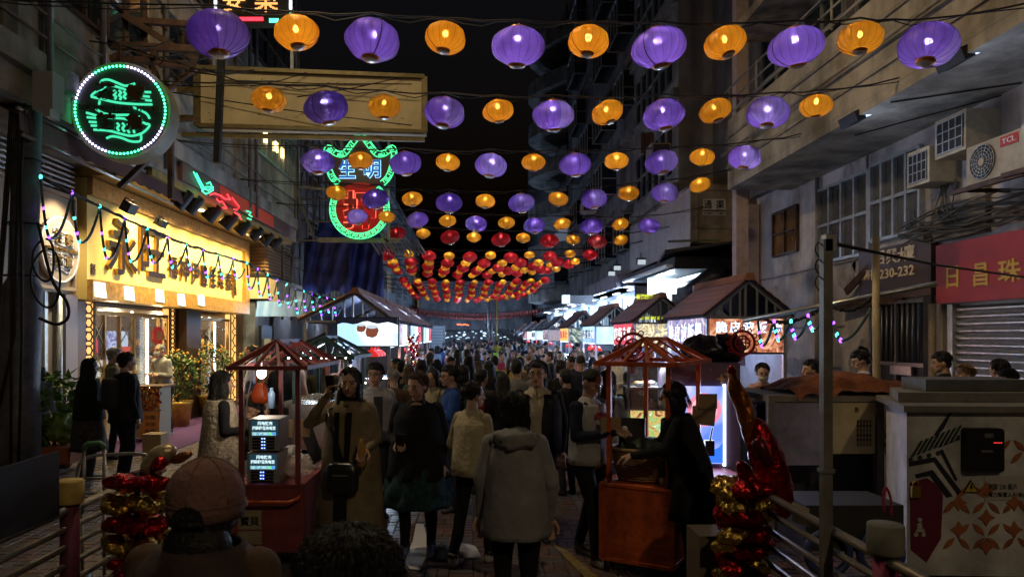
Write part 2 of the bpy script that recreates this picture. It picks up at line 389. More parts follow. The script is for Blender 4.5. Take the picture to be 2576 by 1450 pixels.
def lantern(kind, c, rad, label, group, hi, tilt):
    (vers, capm, ringm, cupm, bulb) = LMESH[(kind, hi)]
    root = thing('lantern', label, 'lantern', c, rnd.uniform(0, 6.28), group)
    root.rotation_euler = (tilt[0], tilt[1], root.rotation_euler.z); root.scale = (rad, rad, rad)
    sh, rb = rnd.choice(vers)
    link('shade', sh, root); link('rib_frame', rb, root); link('top_cap', capm, root); link('bottom_ring', ringm, root)
    if hi: link('bottom_cup', cupm, root)
    link('bulb', bulb, root)
    lv = rnd.choice((.72, .9, 1.0, 1.2)); kk = (kind, round(rad, 2), lv)
    if kk not in LLIGHT:
        d = bpy.data.lights.new('lantern_bulb', 'POINT'); d.energy = LPOW[kind] * rad * rad * 1.35 * lv; d.shadow_soft_size = .02
        d.color = {'purple': (.92, .88, 1), 'orange': (1, .86, .6), 'red': (1, .75, .7)}[kind]; LLIGHT[kk] = d
    lo = bpy.data.objects.new('lantern_bulb_light', LLIGHT[kk]); COL.objects.link(lo); lo.parent = root; lo.location = (0, 0, .22)
    return root
ROWS = [
 (7.5, 'p', [(549,86,155),(746,83,112),(937,102,137),(1120,96,103),(1303,117,134),(1480,105,103),(1657,120,137),(1824,108,105),(2003,118,140),(2164,97,112),(2335,115,150)]),
 (9.9, 'o', [(676,251,87),(820,271,112),(967,269,82),(1118,283,102),(1253,279,78),(1392,290,104),(1528,283,79),(1670,289,105),(1799,279,81),(1931,284,107),(2053,267,83)]),
 (12.9, 'p', [(800,407,84),(907,404,62),(1020,411,80),(1127,408,60),(1235,416,80),(1342,408,60),(1447,414,79),(1551,405,61),(1664,408,82),(1767,395,62),(1873,397,82)]),
 (16.3, 'o', [(847,484,53),(945,500,68),(1037,500,51),(1130,510,67),(1221,506,49),(1312,510,66),(1404,500,50),(1494,500,66),(1582,486,52),(1673,485,67),(1761,465,52)]),
 (19.5, 'p', [(898,545,53),(973,545,42),(1050,553,55),(1126,555,42),(1198,563,54),(1274,560,42),(1344,567,54),(1414,563,42),(1488,569,56),(1561,564,41),(1632,568,54)]),
 (22.6, 'o', [(930,578,37),(997,588,49),(1064,587,36),(1132,596,48),(1192,596,36),(1260,602,48),(1316,598,35),(1382,605,47),(1442,602,36),(1503,607,47),(1562,604,36)]),
 (26.2, 'r', [(975,642,38),(1027,638,29),(1079,643,37),(1130,643,28),(1182,646,37),(1234,642,28),(1285,647,37),(1332,641,28),(1383,645,37),(1434,638,28),(1484,640,38)])]
def far_row(Y, first, x0, x1, y0, sag, n=11):
    out = []
    for i in range(n):
        t = i / (n - 1); big = (i % 2 == 0) == (first == 'r')
        out.append((x0 + (x1 - x0) * t, y0 + sag * sin(pi * t), (.56 if big else .42) * KF / Y))
    ROWS.append((Y, first, out))
far_row(29.3, 'o', 988, 1447, 657, 5); far_row(31.5, 'r', 988, 1430, 664, 10); far_row(34, 'o', 996, 1400, 676, 6); far_row(36.5, 'r', 1000, 1376, 680, 12)
far_row(40.5, 'r', 1015, 1372, 704, 6); far_row(42.5, 'o', 1018, 1360, 710, 8); far_row(44.5, 'r', 1022, 1352, 716, 10); far_row(47, 'o', 1028, 1346, 722, 12); far_row(49.5, 'r', 1033, 1342, 729, 12); far_row(52, 'o', 1036, 1330, 735, 12); far_row(54.5, 'r', 1042, 1318, 741, 10); far_row(57, 'r', 1050, 1300, 748, 8)
RN = ['nearest', 'second', 'third', 'fourth', 'fifth', 'sixth', 'seventh', 'eighth', 'ninth', 'tenth', 'eleventh', 'twelfth', 'thirteenth', 'fourteenth', 'fifteenth', 'sixteenth', 'seventeenth', 'eighteenth', 'farthest']
ON = ['first', 'second', 'third', 'fourth', 'fifth', 'sixth', 'seventh', 'eighth', 'ninth', 'tenth', 'last']
cabm = wirem
for ri, (Y, first, items) in enumerate(ROWS):
    cab = []
    for i, (px, py, w) in enumerate(items):
        if ri < 5: kind = ('purple', 'orange')[(i + (first == 'o')) % 2]
        else: kind = ('red', 'orange')[(i + (first == 'o')) % 2]
        Yj = Y + (.0 if ri > 6 else rnd.uniform(-.08, .08))
        c = U(px, py, Yj); rad = w * Yj / KF / 2
        k = 1.0 if ri > 6 else 1 / sqrt(1 + ((px - VX) / KF) ** 2) ** .5
        tx = rnd.uniform(-.16, .16); ty = rnd.uniform(-.2, .2) + (.12 if px > 1500 else -.1 if px < 800 else 0)
        lab = '%s silk lantern, %s from the left on the %s lantern string' % (kind, ON[i], RN[ri]) if ri else '%s silk lantern, %s from the left on the string nearest the camera' % (kind, ON[i])
        lantern(kind, c, rad * k, lab, 'lanterns strung over the street', ri < 6, (tx, ty))
        asp = rad * k
        cab.append(c + Vector((0, 0, asp * (1.0 if kind == 'purple' else .98))))
    # the string itself, from wall to wall, with slight sag between lanterns
    p0 = Vector((-6.9, Y, cab[0].z + .30)); p1 = Vector((6.4, Y, cab[-1].z + .25))
    anchors = [p0] + cab + [p1]; pts = []
    for a, c in zip(anchors, anchors[1:]):
        for t in (0, .25, .5, .75): pts.append(a.lerp(c, t) + Vector((0, 0, -.05 * (c - a).length / 2 * sin(pi * t) + rnd.uniform(-.012, .012))))
    pts.append(p1); q = MB(); q.tube(pts, .011 if ri < 5 else .016, 5)
    q.tube([p + Vector((0, .03, -.02 + .03 * sin(i * 1.7))) for i, p in enumerate(pts)], .007, 4)
    q.build('lantern_cable', cabm, label='thin black cable carrying the %s string of lanterns' % RN[ri], cat='cable', group='cables carrying the lanterns')
# faded bunting far down the street
flagm = mat('faded_red_cloth', (.35, .07, .05), .8, var=.4, scale=3)
for j in range(8):
    Y = 62 + j * 6; z = EYE + (VY - (772 + j * 6.2)) * Y / KF
    root = thing('bunting', 'faded red bunting string across the far street, %s from the camera' % ON[j], 'bunting', (0, Y, z), 0, 'bunting strings down the street')
    q = MB()
    for k in range(46):
        x = -5.5 + k * .27; s = -.5 * sin(pi * k / 45)
        q.box((x, rnd.uniform(-.05, .05), s - .2), (.17, .012, .26), 0, rz=rnd.uniform(-.5, .5), ry=rnd.uniform(-.15, .15))
    q.build('flags', flagm, root, local=True, kind='stuff')
    q = MB(); q.tube([(-5.6 + k * 1.25, 0, -.5 * sin(pi * k / 10)) for k in range(11)], .02, 4); q.build('cord', wirem, root, local=True)
# ------------------------------------------------------------------ LEFT SIDE OF THE STREET
XF = -5.45                                     # overhanging upper facade
def frame_window(parent, X, y0, y1, z0, z1, nx, nz, fm, gm, side=1, depth=.08, bar=.05):
    """window set in a wall that runs along the street at X; side=+1 faces +x"""
    q = MB(); f = X + side * depth
    for k in range(nx + 1):
        y = y0 + (y1 - y0) * k / nx; q.bx(X, y - bar / 2, z0, f, y + bar / 2, z1)
    for k in range(nz + 1):
        z = z0 + (z1 - z0) * k / nz; q.bx(X, y0 - .001, z - bar / 2, f - side * .006, y1 + .001, z + bar / 2)
    w = q.build('window', fm, parent)
    q = MB(); q.bx(X + side * .012, y0, z0, X + side * .03, y1, z1); q.build('pane', gm, w)
    return w
# upper building over the two shops
root = thing('tenement_building', 'old concrete tenement overhanging the tea house and gold shop', 'building', (XF, 14, 4.8))
q = MB(); q.bx(-14, 6.0, 4.86, XF, 21.7, 26); q.build('wall', tan, root)
q = MB()
for k in range(6):                                                                      # floor bands and piers standing proud
    q.bx(XF, 6.0, 7.7 + k * 3, XF + .12, 21.7, 7.95 + k * 3)
for y in (8.2, 12.0, 16.2, 21.55): q.bx(XF, y - .14, 5.5, XF + .07, y + .14, 26)
q.build('facade_band', conc2, root)
q = MB(); q.bx(XF, 6, 5.22, XF + .10, 21.7, 5.52); q.build('ledge', conc, root)
winlit = mat('greenish_glass', (.02, .04, .035), .12, spec=.8, var=.4, emit=.010, ecol=(.35, .6, .45))
w = frame_window(root, XF, 17.6, 21.3, 6.62, 8.6, 9, 2, alu, winlit)
q = MB()
for y in (18.3, 19.3, 19.9): q.box((XF + .06, y, 7.15), (.05, .2, .26))
q.build('lamp_glow', glow('window_lamp', (1, .72, .25), 5), w)
for (y0, y1, z0, z1) in ((8.6, 11.6, 6.4, 7.6), (12.4, 15.9, 6.7, 7.6), (8.6, 11.6, 9.0, 10.4), (12.4, 15.9, 8.6, 10.4), (16.6, 21.2, 9.0, 10.4)):
    frame_window(root, XF, y0, y1, z0, z1, 5, 2, rust, glassd)
q = MB()
for z in (5.75, 6.05, 7.75, 8.35): q.tube([(XF + .09, 6.2, z), (XF + .09, 12, z - .04), (XF + .09, 21.4, z)], .022, 5)
for y in (8.9, 10.2, 12.3, 16.9, 17.4, 21.6): q.tube([(XF + .1, y, 4.9), (XF + .1, y, 16)], .05, 8)
q.build('pipe_run', steel, root)
# street canopy above the gold shop with neon on its fascia
q = MB(); q.bx(-6.85, 12.0, 4.72, XF - .01, 21.2, 4.855); soff = mat('gold_leaf_soffit', (.42, .27, .07), .4, .3, var=.4, scale=4)
q.build('soffit', soff, root)
root = thing('neon_fascia', 'dark fascia with red and green neon outlines above the gold shop', 'neon sign', (XF + .06, 17, 4.86))
q = MB(); q.bx(XF + .01, 13.0, 4.87, XF + .09, 20.6, 5.2); q.build('board', mat('neon_board', (.12, .05, .05), .5), root)
def nz(px, py, X=XF + .13): return S(px, py, X)
gneon = glow('green_neon', (.05, .85, .38), 2.2); rneon = glow('red_neon', (1, .03, .04), 3.2)
q = MB()
for path in ([(487, 432), (500, 458), (510, 478)], [(494, 436), (506, 460), (516, 476)], [(508, 480), (518, 488), (536, 478), (536, 470), (518, 470), (508, 480)], [(520, 462), (528, 458), (532, 466)], [(512, 474), (524, 478), (534, 472)]):
    q.tube([nz(*p) for p in path], .014, 5)
q.build('green_tube', gneon, root)
q = MB(); q.bx(XF + .092, 14.9, 4.88, XF + .098, 18.9, 5.19); q.build('red_panel', mat('red_acrylic', (.2, .01, .01), .4, emit=.10, ecol=(1, .02, .02)), root)
q = MB()
for path in ([(528, 490), (540, 486), (556, 492), (566, 500), (580, 502)], [(572, 488), (578, 500)], [(584, 497), (592, 508), (602, 520), (596, 528), (588, 526)], [(560, 508), (566, 516), (570, 524), (560, 522)], [(590, 534), (602, 540), (606, 552)], [(545, 500), (552, 508), (558, 506)]):
    q.tube([nz(*p) for p in path], .014, 5)
q.build('red_tube', rneon, root)
q = MB()
for path in ([(620, 530), (632, 534), (626, 540), (634, 545)], [(622, 548), (632, 552)]): q.tube([nz(*p) for p in path], .013, 5)
q.build('green_tube', gneon, root)

# ---- gold shop
root = thing('gold_shop', 'jewellery shop with a wide gold sign and lattice pillars', 'shop', (-6.6, 16, 0))
goldp = mat('brushed_gold_board', (.80, .58, .17), .5, .1, var=.12, scale=2, bump=.15, bscale=60)
goldt = mat('gold_marble_trim', (.50, .27, .07), .35, .3, var=.5, scale=9)
X0 = -6.6; ya, yb = 12.05, 20.5; za, zb = 2.62, 4.7
q = MB(); q.bx(X0 - .3, ya, za, X0, yb, zb); q.build('sign_board', goldp, root)
q = MB(); q.bx(X0, ya + .002, za, X0 + .10, yb, za + .34); q.bx(X0, yb - .35, za + .342, X0 + .099, yb, zb); q.bx(X0, ya, zb - .3, X0 + .098, yb - .352, zb - .002)
q.build('sign_border', goldt, root)
panelm = glow('lit_white_panel', (1, .9, .6), 2.6)
for y, dz in ((12.28, 0), (13.32, 0), (14.62, .03), (15.7, .0), (16.85, .05)):
    q = MB(); q.prism([(X0 + .104, y - .17, za + .05 + dz), (X0 + .104, y + .2, za + .04 + dz), (X0 + .104, y + .14, za + .3 + dz), (X0 + .104, y - .2, za + .3 + dz)], (.012, 0, 0)); q.build('light_panel', panelm, root)
charm = mat('gold_letter', (.78, .48, .09), .22, .9, var=.2)
charside = mat('dark_letter_face', (.012, .006, .003), .35, spec=.25)
def sidechar(ch, p0, p1, q0, q1, depth=.16, face=0):
    X = X0 + .02; a = S(p0, q1, X0 + depth / 2); c = S(p1, q0, X0 + depth / 2)
    bb = MB(); text(bb, ch, (X0 + depth * .5 + .002, a.y, a.z), (0, 1, 0), (0, 0, 1), c.y - a.y, c.z - a.z, bold=.012, depth=depth * .5)
    n = len(bb.f)
    for i, f in enumerate(bb.f):                                  # dark faces, gold sides
        xs = [bb.v[k][0] for k in f]; bb.m[i] = 1 if min(xs) > X0 + depth * .8 else 0
    bb.build('character', [charm, charside], root, fix=False)
for ch, p0, p1, q0, q1 in (('永', 268, 342, 565, 686), ('旺', 350, 413, 588, 690)): sidechar(ch, p0, p1, q0, q1, .065)
for ch, p0, p1, q0, q1 in (('福', 421, 445, 646, 696), ('神', 448, 475, 650, 705), ('伊', 477, 500, 660, 711), ('體', 502, 521, 668, 716), ('佳', 525, 543, 672, 720), ('菜', 546, 563, 682, 725), ('泰', 566, 583, 686, 729)): sidechar(ch, p0, p1, q0, q1, .035)
for k, ch in enumerate('有限公司'): sidechar(ch, 584, 593, 676 + k * 17, 691 + k * 17, .06)
q = MB()
for k, ch in enumerate('好運'): text(q, ch, S(228, 676 + k * 13, X0 + .01), (0, 1, 0), (0, 0, 1), .16, .1)
q.build('lettering', wood, root, fix=False)
# shop front under the sign
XS = -6.95
lat = mat('lit_lattice_panel', (.6, .35, .1), .5, emit=1.0, ecol=(1, .5, .14)); latf = mat('bronze_lattice', (.06, .03, .012), .4, .6)
def ys(px, X=XS): return X * KF / (px - VX)
for p0, p1 in ((200, 229), (420, 435), (478, 492), (575, 602)):
    y0, y1 = ys(p0), ys(p1); q = MB(); q.bx(XS - .1, y0, .12, XS + .05, y1, 2.6); po = q.build('lattice_pillar', lat, root)
    q = MB(); w = y1 - y0; n = max(5, int(2.48 / w * 1.6))
    for e in (y0, y1): q.bx(XS + .05, e - .025, .12, XS + .075, e + .025, 2.6)
    for k in range(n):
        zc = .12 + 2.48 * (k + .5) / n; h = 2.48 / n; ym = (y0 + y1) / 2
        q.tube([(XS + .06, ym + w * .32 * cos(2 * pi * j / 6), zc + h * .36 * sin(2 * pi * j / 6)) for j in range(6)], .018, 4, closed=True)
        for sy in (-1, 1):
            q.tube([(XS + .06, ym + sy * w * .32, zc), (XS + .06, ym + sy * w * .5, zc)], .016, 4)
            q.tube([(XS + .06, ym + sy * w * .16, zc + h * .31), (XS + .06, ym + sy * w * .36, zc + h * .5)], .016, 4)
            q.tube([(XS + .06, ym + sy * w * .16, zc - h * .31), (XS + .06, ym + sy * w * .36, zc - h * .5)], .016, 4)
    q.build('lattice', latf, po)
q = MB(); q.bx(XS - .2, ys(437), .02, XS + .3, ys(475), 2.6); q.build('column', mat('dark_bronze_column', (.05, .028, .015), .35, .5, var=.3), root)
q = MB(); q.bx(XS - .1, ys(604), .02, XS + .1, yb, 2.6); q.bx(XS - .15, ya - .25, .02, XS + .12, ys(199), 2.6); q.build('end_pier', mat('dark_bronze_pier', (.09, .045, .025), .35, .3), root)
q = MB(); q.bx(-10.2, ya, 0.0, -10.1, yb, 2.6); q.bx(-10.2, ya, 2.55, XS - .2, yb, 2.62); q.bx(-10.2, ya - .1, 0, XS - .2, ya, 2.6); q.bx(-10.2, yb, 0, XS - .2, yb + .1, 2.6)
inner = mat('shop_interior', (.17, .12, .07), .5, var=.6, scale=3); q.build('interior_wall', inner, root)
shopglass = mat('shop_glass', (.5, .5, .48), .05, alpha=.22, spec=.8)
for p0, p1 in ((231, 419), (494, 574)):
    q = MB(); q.bx(XS - .02, ys(p0), .14, XS - .005, ys(p1), 2.38); q.build('glass_front', shopglass, root)
q = MB()
for px in (232, 262, 300, 336, 367, 400, 418, 496, 535, 573): y = ys(px); q.bx(XS - .04, y - .03, .12, XS + .03, y + .03, 2.4)
q.bx(XS - .05, ys(231), 2.38, XS + .04, ys(419), 2.46); q.bx(XS - .05, ys(494), 2.38, XS + .04, ys(574), 2.46); q.build('door_frame', brass if False else mat('gold_frame', (.45, .28, .1), .3, .7), root)
tubem = glow('white_led_strip', (.85, .95, 1), 4)
for px in (364, 535):
    y = ys(px); q = MB(); q.bx(XS + .04, y - .03, .35, XS + .07, y + .03, 2.35); q.build('led_strip', tubem, root)
scr = picture('aquarium_screen', [(.02, .02, .15), (.14, .16, .5), (.5, .6, 1), (.9, .95, 1)], .8, 9)
y0, y1 = ys(268, -8.2), ys(302, -8.2)
q = MB(); q.bx(-8.3, y0, 1.3, -8.2, y1, 2.1); sc = q.build('display_screen', scr, root)
q = MB()
ym, zm = (y0 + y1) / 2, 1.7
for a in (45, 135, 225, 315): q.tube([(-8.18, ym + .16 * cos(R(a)), zm + .13 * sin(R(a))), (-8.18, ym + .6 * cos(R(a)), zm + .42 * sin(R(a)))], .02, 4)
q.tube([(-8.18, ym + .2 * cos(2 * pi * k / 8 + .39), zm + .16 * sin(2 * pi * k / 8 + .39)) for k in range(8)], .025, 4, closed=True)
q.build('screen_fret', glow('pale_fret', (.6, .65, 1), .9), sc)
q = MB(); q.bx(-8.3, ys(310, -8.2), 1.35, -8.2, ys(322, -8.2), 2.1); po = q.build('poster', glow('pale_poster', (.6, .75, .95), .8), root)
q = MB(); q.box((-8.19, ys(316, -8.2), 1.62), (.02, .55, .24)); q.build('poster_print', glow('poster_red', (.7, .05, .03), .8), po)
q = MB(); q.bx(XS - .06, ys(233), .6, XS - .03, ys(258), 2.15); po = q.build('black_poster', mat('poster_black', (.03, .03, .035), .4), root)
q = MB(); y = ys(240)
q.prism([(XS - .025, y, 1.75), (XS - .025, y + .12, 1.65), (XS - .025, y + .12, 1.9), (XS - .025, y, 2.0), (XS - .025, y - .1, 1.9), (XS - .025, y - .1, 1.75)], (.01, 0, 0)); q.build('red_emblem', glow('emblem_red', (.8, .03, .03), .7), po)
q = MB(); text(q, '招牌推介', (XS - .02, ys(234), 1.42), (0, 1, 0), (0, 0, 1), .55, .12); text(q, '足金', (XS - .02, ys(234), 1.22), (0, 1, 0), (0, 0, 1), .3, .11); q.build('lettering', glow('poster_white', (.9, .9, .85), .5), po, fix=False)
# carved interior wall piece, wares and red new year papers
q = MB(); rr = random.Random(5)
for k in range(70): q.box((-8.4 + rr.uniform(-.1, .1), rr.uniform(ys(262, -8.3), ys(336, -8.3)), rr.uniform(.2, 1.28)), (rr.uniform(.05, .2), rr.uniform(.08, .25), rr.uniform(.05, .14)), rx=rr.uniform(-.5, .5))
q.build('carved_screen', mat('carved_gold_wood', (.4, .26, .1), .45, .3, var=.5), root, kind='stuff')
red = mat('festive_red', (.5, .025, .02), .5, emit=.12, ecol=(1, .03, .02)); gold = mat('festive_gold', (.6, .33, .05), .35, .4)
q = MB(); y = ys(395); q.prism([(XS + .01, y + .27 * cos(2 * pi * k / 8 + .39), 2.0 + .2 * sin(2 * pi * k / 8 + .39)) for k in range(8)], (.03, 0, 0)); o = q.build('new_year_paper', red, root)
q = MB(); text(q, '福', (XS + .046, y - .14, 1.9), (0, 1, 0), (0, 0, 1), .28, .2, bold=.04); q.build('lettering', gold, o, fix=False)
for k in range(5):
    q = MB(); z = 1.6 - .26 * (k // 2); yy = ys(390 + 14 * (k % 2)); q.bx(XS + .01, yy - .14, z - .11, XS + .03, yy + .14, z + .11); o = q.build('new_year_paper', red, root)
    q = MB(); text(q, '吉', (XS + .034, yy - .08, z - .07), (0, 1, 0), (0, 0, 1), .16, .13, bold=.04); q.build('lettering', gold, o, fix=False)
# gold figure character in the right window, blue tall poster
q = MB(); a = S(508, 852, XS + .1); text(q, '永', (XS - .12, ys(508), 1.05), (0, 1, 0), (0, 0, 1), 1.3, 1.1, bold=.03, depth=.1); q.build('character', charm, root, fix=False)
q = MB(); q.bx(XS - .3, ys(546), .3, XS - .25, ys(562), 2.0); o = q.build('poster', glow('blue_grey_poster', (.25, .33, .48), .45), root)
q = MB(); text(q, '足金', (XS - .24, ys(549), 1.55), (0, 1, 0), (0, 0, 1), .4, .2); q.build('lettering', white, o, fix=False)
q = MB(); rr = random.Random(6)
for k in range(26):
    y = rr.uniform(ys(497), ys(570)); z = rr.choice((.55, .8, 1.05, 1.3)); q.lathe([(.02, 0), (.06, .03), (.05, .1), (.03, .16), (.04, .18)], (XS - .5 - rr.random() * .4, y, z), 8)
q.build('display_ware', gold, root, kind='stuff')
q = MB()
for k in range(150):
    y = rr.uniform(ya + .2, yb - .2); z = rr.choice((.7, 1.05, 1.4, 1.75)) + .06; w = rr.uniform(.05, .16); q.box((-9.7 + rr.random() * .3, y, z), (.1, w, rr.uniform(.06, .26)), k % 4)
for z in (.62, .97, 1.32, 1.67): q.bx(-10.05, ya + .1, z, -9.3, yb - .1, z + .03, 0)
q.build('shelf_wares', [wood, mat('festive_gold', (.6, .33, .05), .35, .4), mat('ware_red', (.35, .03, .03), .4), mat('ware_white', (.6, .58, .5), .5)], root, kind='stuff')
q = MB()
for k in range(40): q.ell((rr.uniform(-9.6, -7.3), rr.uniform(ya + .2, yb - .2), 2.5), (.035, .035, .02), 6, 4)
q.build('ceiling_spots', glow('warm_spots', (1, .85, .55), 6), root, kind='stuff')
q = MB(); 
for p0, p1 in ((232, 262), (300, 336), (400, 418), (496, 535)):
    y0, y1 = ys(p0), ys(p1)
    for k in range(4): q.bar((XS - .0, y0, .3 + k * .5), (XS - .0, y1, .8 + k * .5), .016); q.bar((XS + .002, y1, .3 + k * .5), (XS + .002, y0, .8 + k * .5), .016)
q.build('door_lattice', mat('gold_frame', (.45, .28, .1), .3, .7), root, kind='stuff')
for y, p in ((13.6, 75), (16.4, 60), (18.8, 80)): lamp('shop_ceiling_lamp', 'POINT', (-8.4, y, 2.3), p, (1, .78, .45), root, .12)
for k in range(7):
    y = 12.6 + k * 1.35; r_ = MB(); r_.lathe([(.07, 0), (.07, .02)], (-5.9, y, 4.70), 10); r_.build('downlight', glow('downlight_m', (1, .85, .5), 6), root); lamp('downlight_lamp', 'SPOT', (-5.9, y, 4.68), 150, (1, .74, .34), root, .06, (-5.2, y - .4, 0), 120, .8)
# spotlights on the canopy edge that light the sign
for i, (px, py) in enumerate(((455, 487), (483, 503), (530, 533), (572, 553), (607, 572), (640, 585), (668, 597), (690, 607))):
    Y = 5.62 * KF / (VX - px); p = Vector((-5.62, Y, 4.58))
    r = thing('spotlight', 'black barrel spotlight on the canopy edge aimed at the gold sign, %s from the camera' % ON[i], 'spotlight', p, 0, 'spotlights over the gold sign')
    d = (Vector((X0, Y, 3.55)) - p).normalized(); q = MB()
    q.tube([-d * .26, -d * .2, d * .1, d * .12], [.09, .12, .15, .165], 12); q.build('barrel', black, r, local=True)
    q = MB(); q.tube([d * .121, d * .124], [.14, .14], 12); q.build('lens', glow('spot_lens', (1, .8, .4), 1.5), r, local=True)
    q = MB(); q.tube([(.0, -.17, 0), (0, -.17, .12), (0, 0, .2), (0, .17, .12), (0, .17, 0)], .012, 5); q.tube([(0, 0, .2), (0, 0, .29)], .014, 5); q.build('bracket', black, r, local=True)
    lamp('spot_light', 'SPOT', p + d * .16, 270, (1, .81, .36), r, .06, (X0, Y, 3.3), 115, .9)
for i, (px, py, w) in enumerate(((325, 522, 42), (405, 560, 30))):
    c = S(px, py, -5.8); s = w * c.y / KF
    r = thing('floodlight', ('large' if i == 0 else 'small') + ' black square floodlight hanging from the rope light cable', 'floodlight', c)
    q = MB(); q.box((0, 0, 0), (.16, s, s * .62), ry=.5); q.build('housing', black, r, local=True)
    q = MB(); q.tube([(0, -s / 2, 0), (0, -s / 2, s * .5), (0, s / 2, s * .5), (0, s / 2, 0)], .014, 5); q.build('bracket', black, r, local=True)

# ---- tea house
root = thing('tea_house', 'beige tea house front with round carved fish emblem', 'shop', (-6.75, 10, 0)); XT = -6.75
tf = mat('bronze_beige_panel', (.42, .31, .2), .55, var=.15, scale=1.5)
q = MB(); q.bx(-8, 5.5, 2.7, XT, 11.98, 4.35); q.build('fascia', tf, root)
q = MB()
for z in (2.74, 4.27): q.bx(XT, 5.5, z, XT + .06, 11.9, z + .06)
for y in (9.9, 11.86): q.bx(XT, y, 2.8, XT + .058, y + .05, 4.27)
q.build('moulding', tf, root)
for k in range(9):
    z = 4.42 + k * .085; q = MB(); q.box((XT - .02, 8.8, z), (.10, 6.2, .028), ry=.5); q.build('louver_slat', white, root)
q = MB(); q.bx(-7.2, 5.5, 4.36, -7.1, 11.9, 5.2); q.build('louver_back', mat('louver_back_board', (.6, .5, .3), .7), root)
q = MB(); q.bx(-8, 5.5, .0, XT - .1, 11.95, 2.7); q.build('front_wall', cream, root)
q = MB()
for y in (9.4, 10.6, 11.2, 11.9): q.bx(XT - .1, y - .04, 0, XT - .03, y + .04, 2.7)
q.tube([(XT + .0, 11.5, 0), (XT, 11.5, 2.7)], .05, 8); q.build('door_frame', alu, root)
q = MB(); q.bx(XT - .1, 11.6, 0, XT + .05, 11.95, 2.68); q.build('pier', mat('violet_grey_pier', (.2, .17, .2), .5), root)
lamp('louver_lamp', 'AREA', (-6.95, 8.8, 5.15), 80, (1, .85, .6), root, .1, (-6.95, 8.8, 4), sizey=5)
# round emblem
c = S(147, 628, XT + .05); Re = .52
def disc_side(R_, d): return [(XT + .02, c.y + R_ * cos(2 * pi * k / 40), c.z + R_ * sin(2 * pi * k / 40)) for k in range(40)]
emb = MB(); emb.prism(disc_side(Re, 0), (.07, 0, 0)); e = emb.build('emblem', mat('beige_emblem', (.5, .4, .27), .6), root)
fish = [[(740,640),(750,600),(800,590),(870,615),(930,635),(1000,615)], [(670,720),(700,690),(760,660),(790,635),(850,640),(930,665)], [(670,725),(720,735),(860,765),(1000,775),(1130,775)],
 [(1060,680),(1120,680)], [(1060,712),(1110,715)], [(1050,740),(1125,745)], [(735,755),(730,785)], [(700,815),(760,850),(840,862),(950,860),(1020,865),(1050,900)], [(980,800),(1040,820),(1090,850),(1110,885)],
 [(635,850),(710,870)], [(640,885),(705,890)], [(655,920),(710,922)], [(670,948),(715,950)], [(690,980),(800,985),(900,1010),(980,1022),(1060,995),(1110,940),(1090,925)], [(790,885),(900,888),(960,900)],
 [(785,1045),(830,1028),(900,1040),(970,1065),(1040,1060),(1045,1010)], [(840,672),(855,690),(840,705),(858,722),(845,742)], [(880,672),(895,690),(880,708),(896,726),(884,745)], [(915,680),(930,700),(915,716),(930,735)],
 [(865,925),(880,945),(866,962),(880,985)], [(905,925),(920,945),(906,965),(922,990)], [(945,930),(955,955),(945,975),(958,1000)], [(1060,915),(1090,930)], [(985,955),(995,1000)]]
def fuv(p): return (p[0] - 887) / 325, (820 - p[1]) / 325
def smooth(pts, n=4):
    out = []
    P = [pts[0]] + list(pts) + [pts[-1]]
    for i in range(1, len(P) - 2):
        for k in range(n):
            t = k / n; a, b_, c_, d_ = P[i - 1], P[i], P[i + 1], P[i + 2]
            out.append(tuple(.5 * (2 * b_[j] + (c_[j] - a[j]) * t + (2 * a[j] - 5 * b_[j] + 4 * c_[j] - d_[j]) * t * t + (3 * b_[j] - a[j] - 3 * c_[j] + d_[j]) * t ** 3) for j in range(len(b_))))
    out.append(tuple(P[-2])); return out
q = MB()
for pth in fish: q.tube([(XT + .095, c.y + fuv(p)[0] * Re * .92, c.z + fuv(p)[1] * Re * .92) for p in smooth(pth)], .018, 5)
q.build('fish_relief', white, e)
q = MB()
for ch, u, v in (('茶', -.42, .18), ('雙', .18, .14), ('館', -.42, -.52), ('魚', .16, -.52)): text(q, ch, (XT + .115, c.y + u * Re, c.z + v * Re), (0, 1, 0), (0, 0, 1), .36 * Re, .38 * Re, bold=.03, depth=.02)
text(q, 'SHEUNG YU TEA HOUSE', (XT + .115, c.y - .85 * Re, c.z - .05 * Re), (0, 1, 0), (0, 0, 1), 1.7 * Re, .1 * Re, depth=.02)
q.build('lettering', mat('ochre_letters', (.32, .2, .06), .4, .4), e, fix=False)
q = MB(); q.tube([(XT + .08, c.y + Re * cos(2 * pi * k / 40), c.z + Re * sin(2 * pi * k / 40)) for k in range(40)], .025, 6, closed=True); q.build('rim', white, e)
lamp('emblem_lamp', 'SPOT', (-5.9, c.y - .1, 4.5), 170, (1, .85, .62), root, .05, (XT, c.y, 3.3), 70, .6)
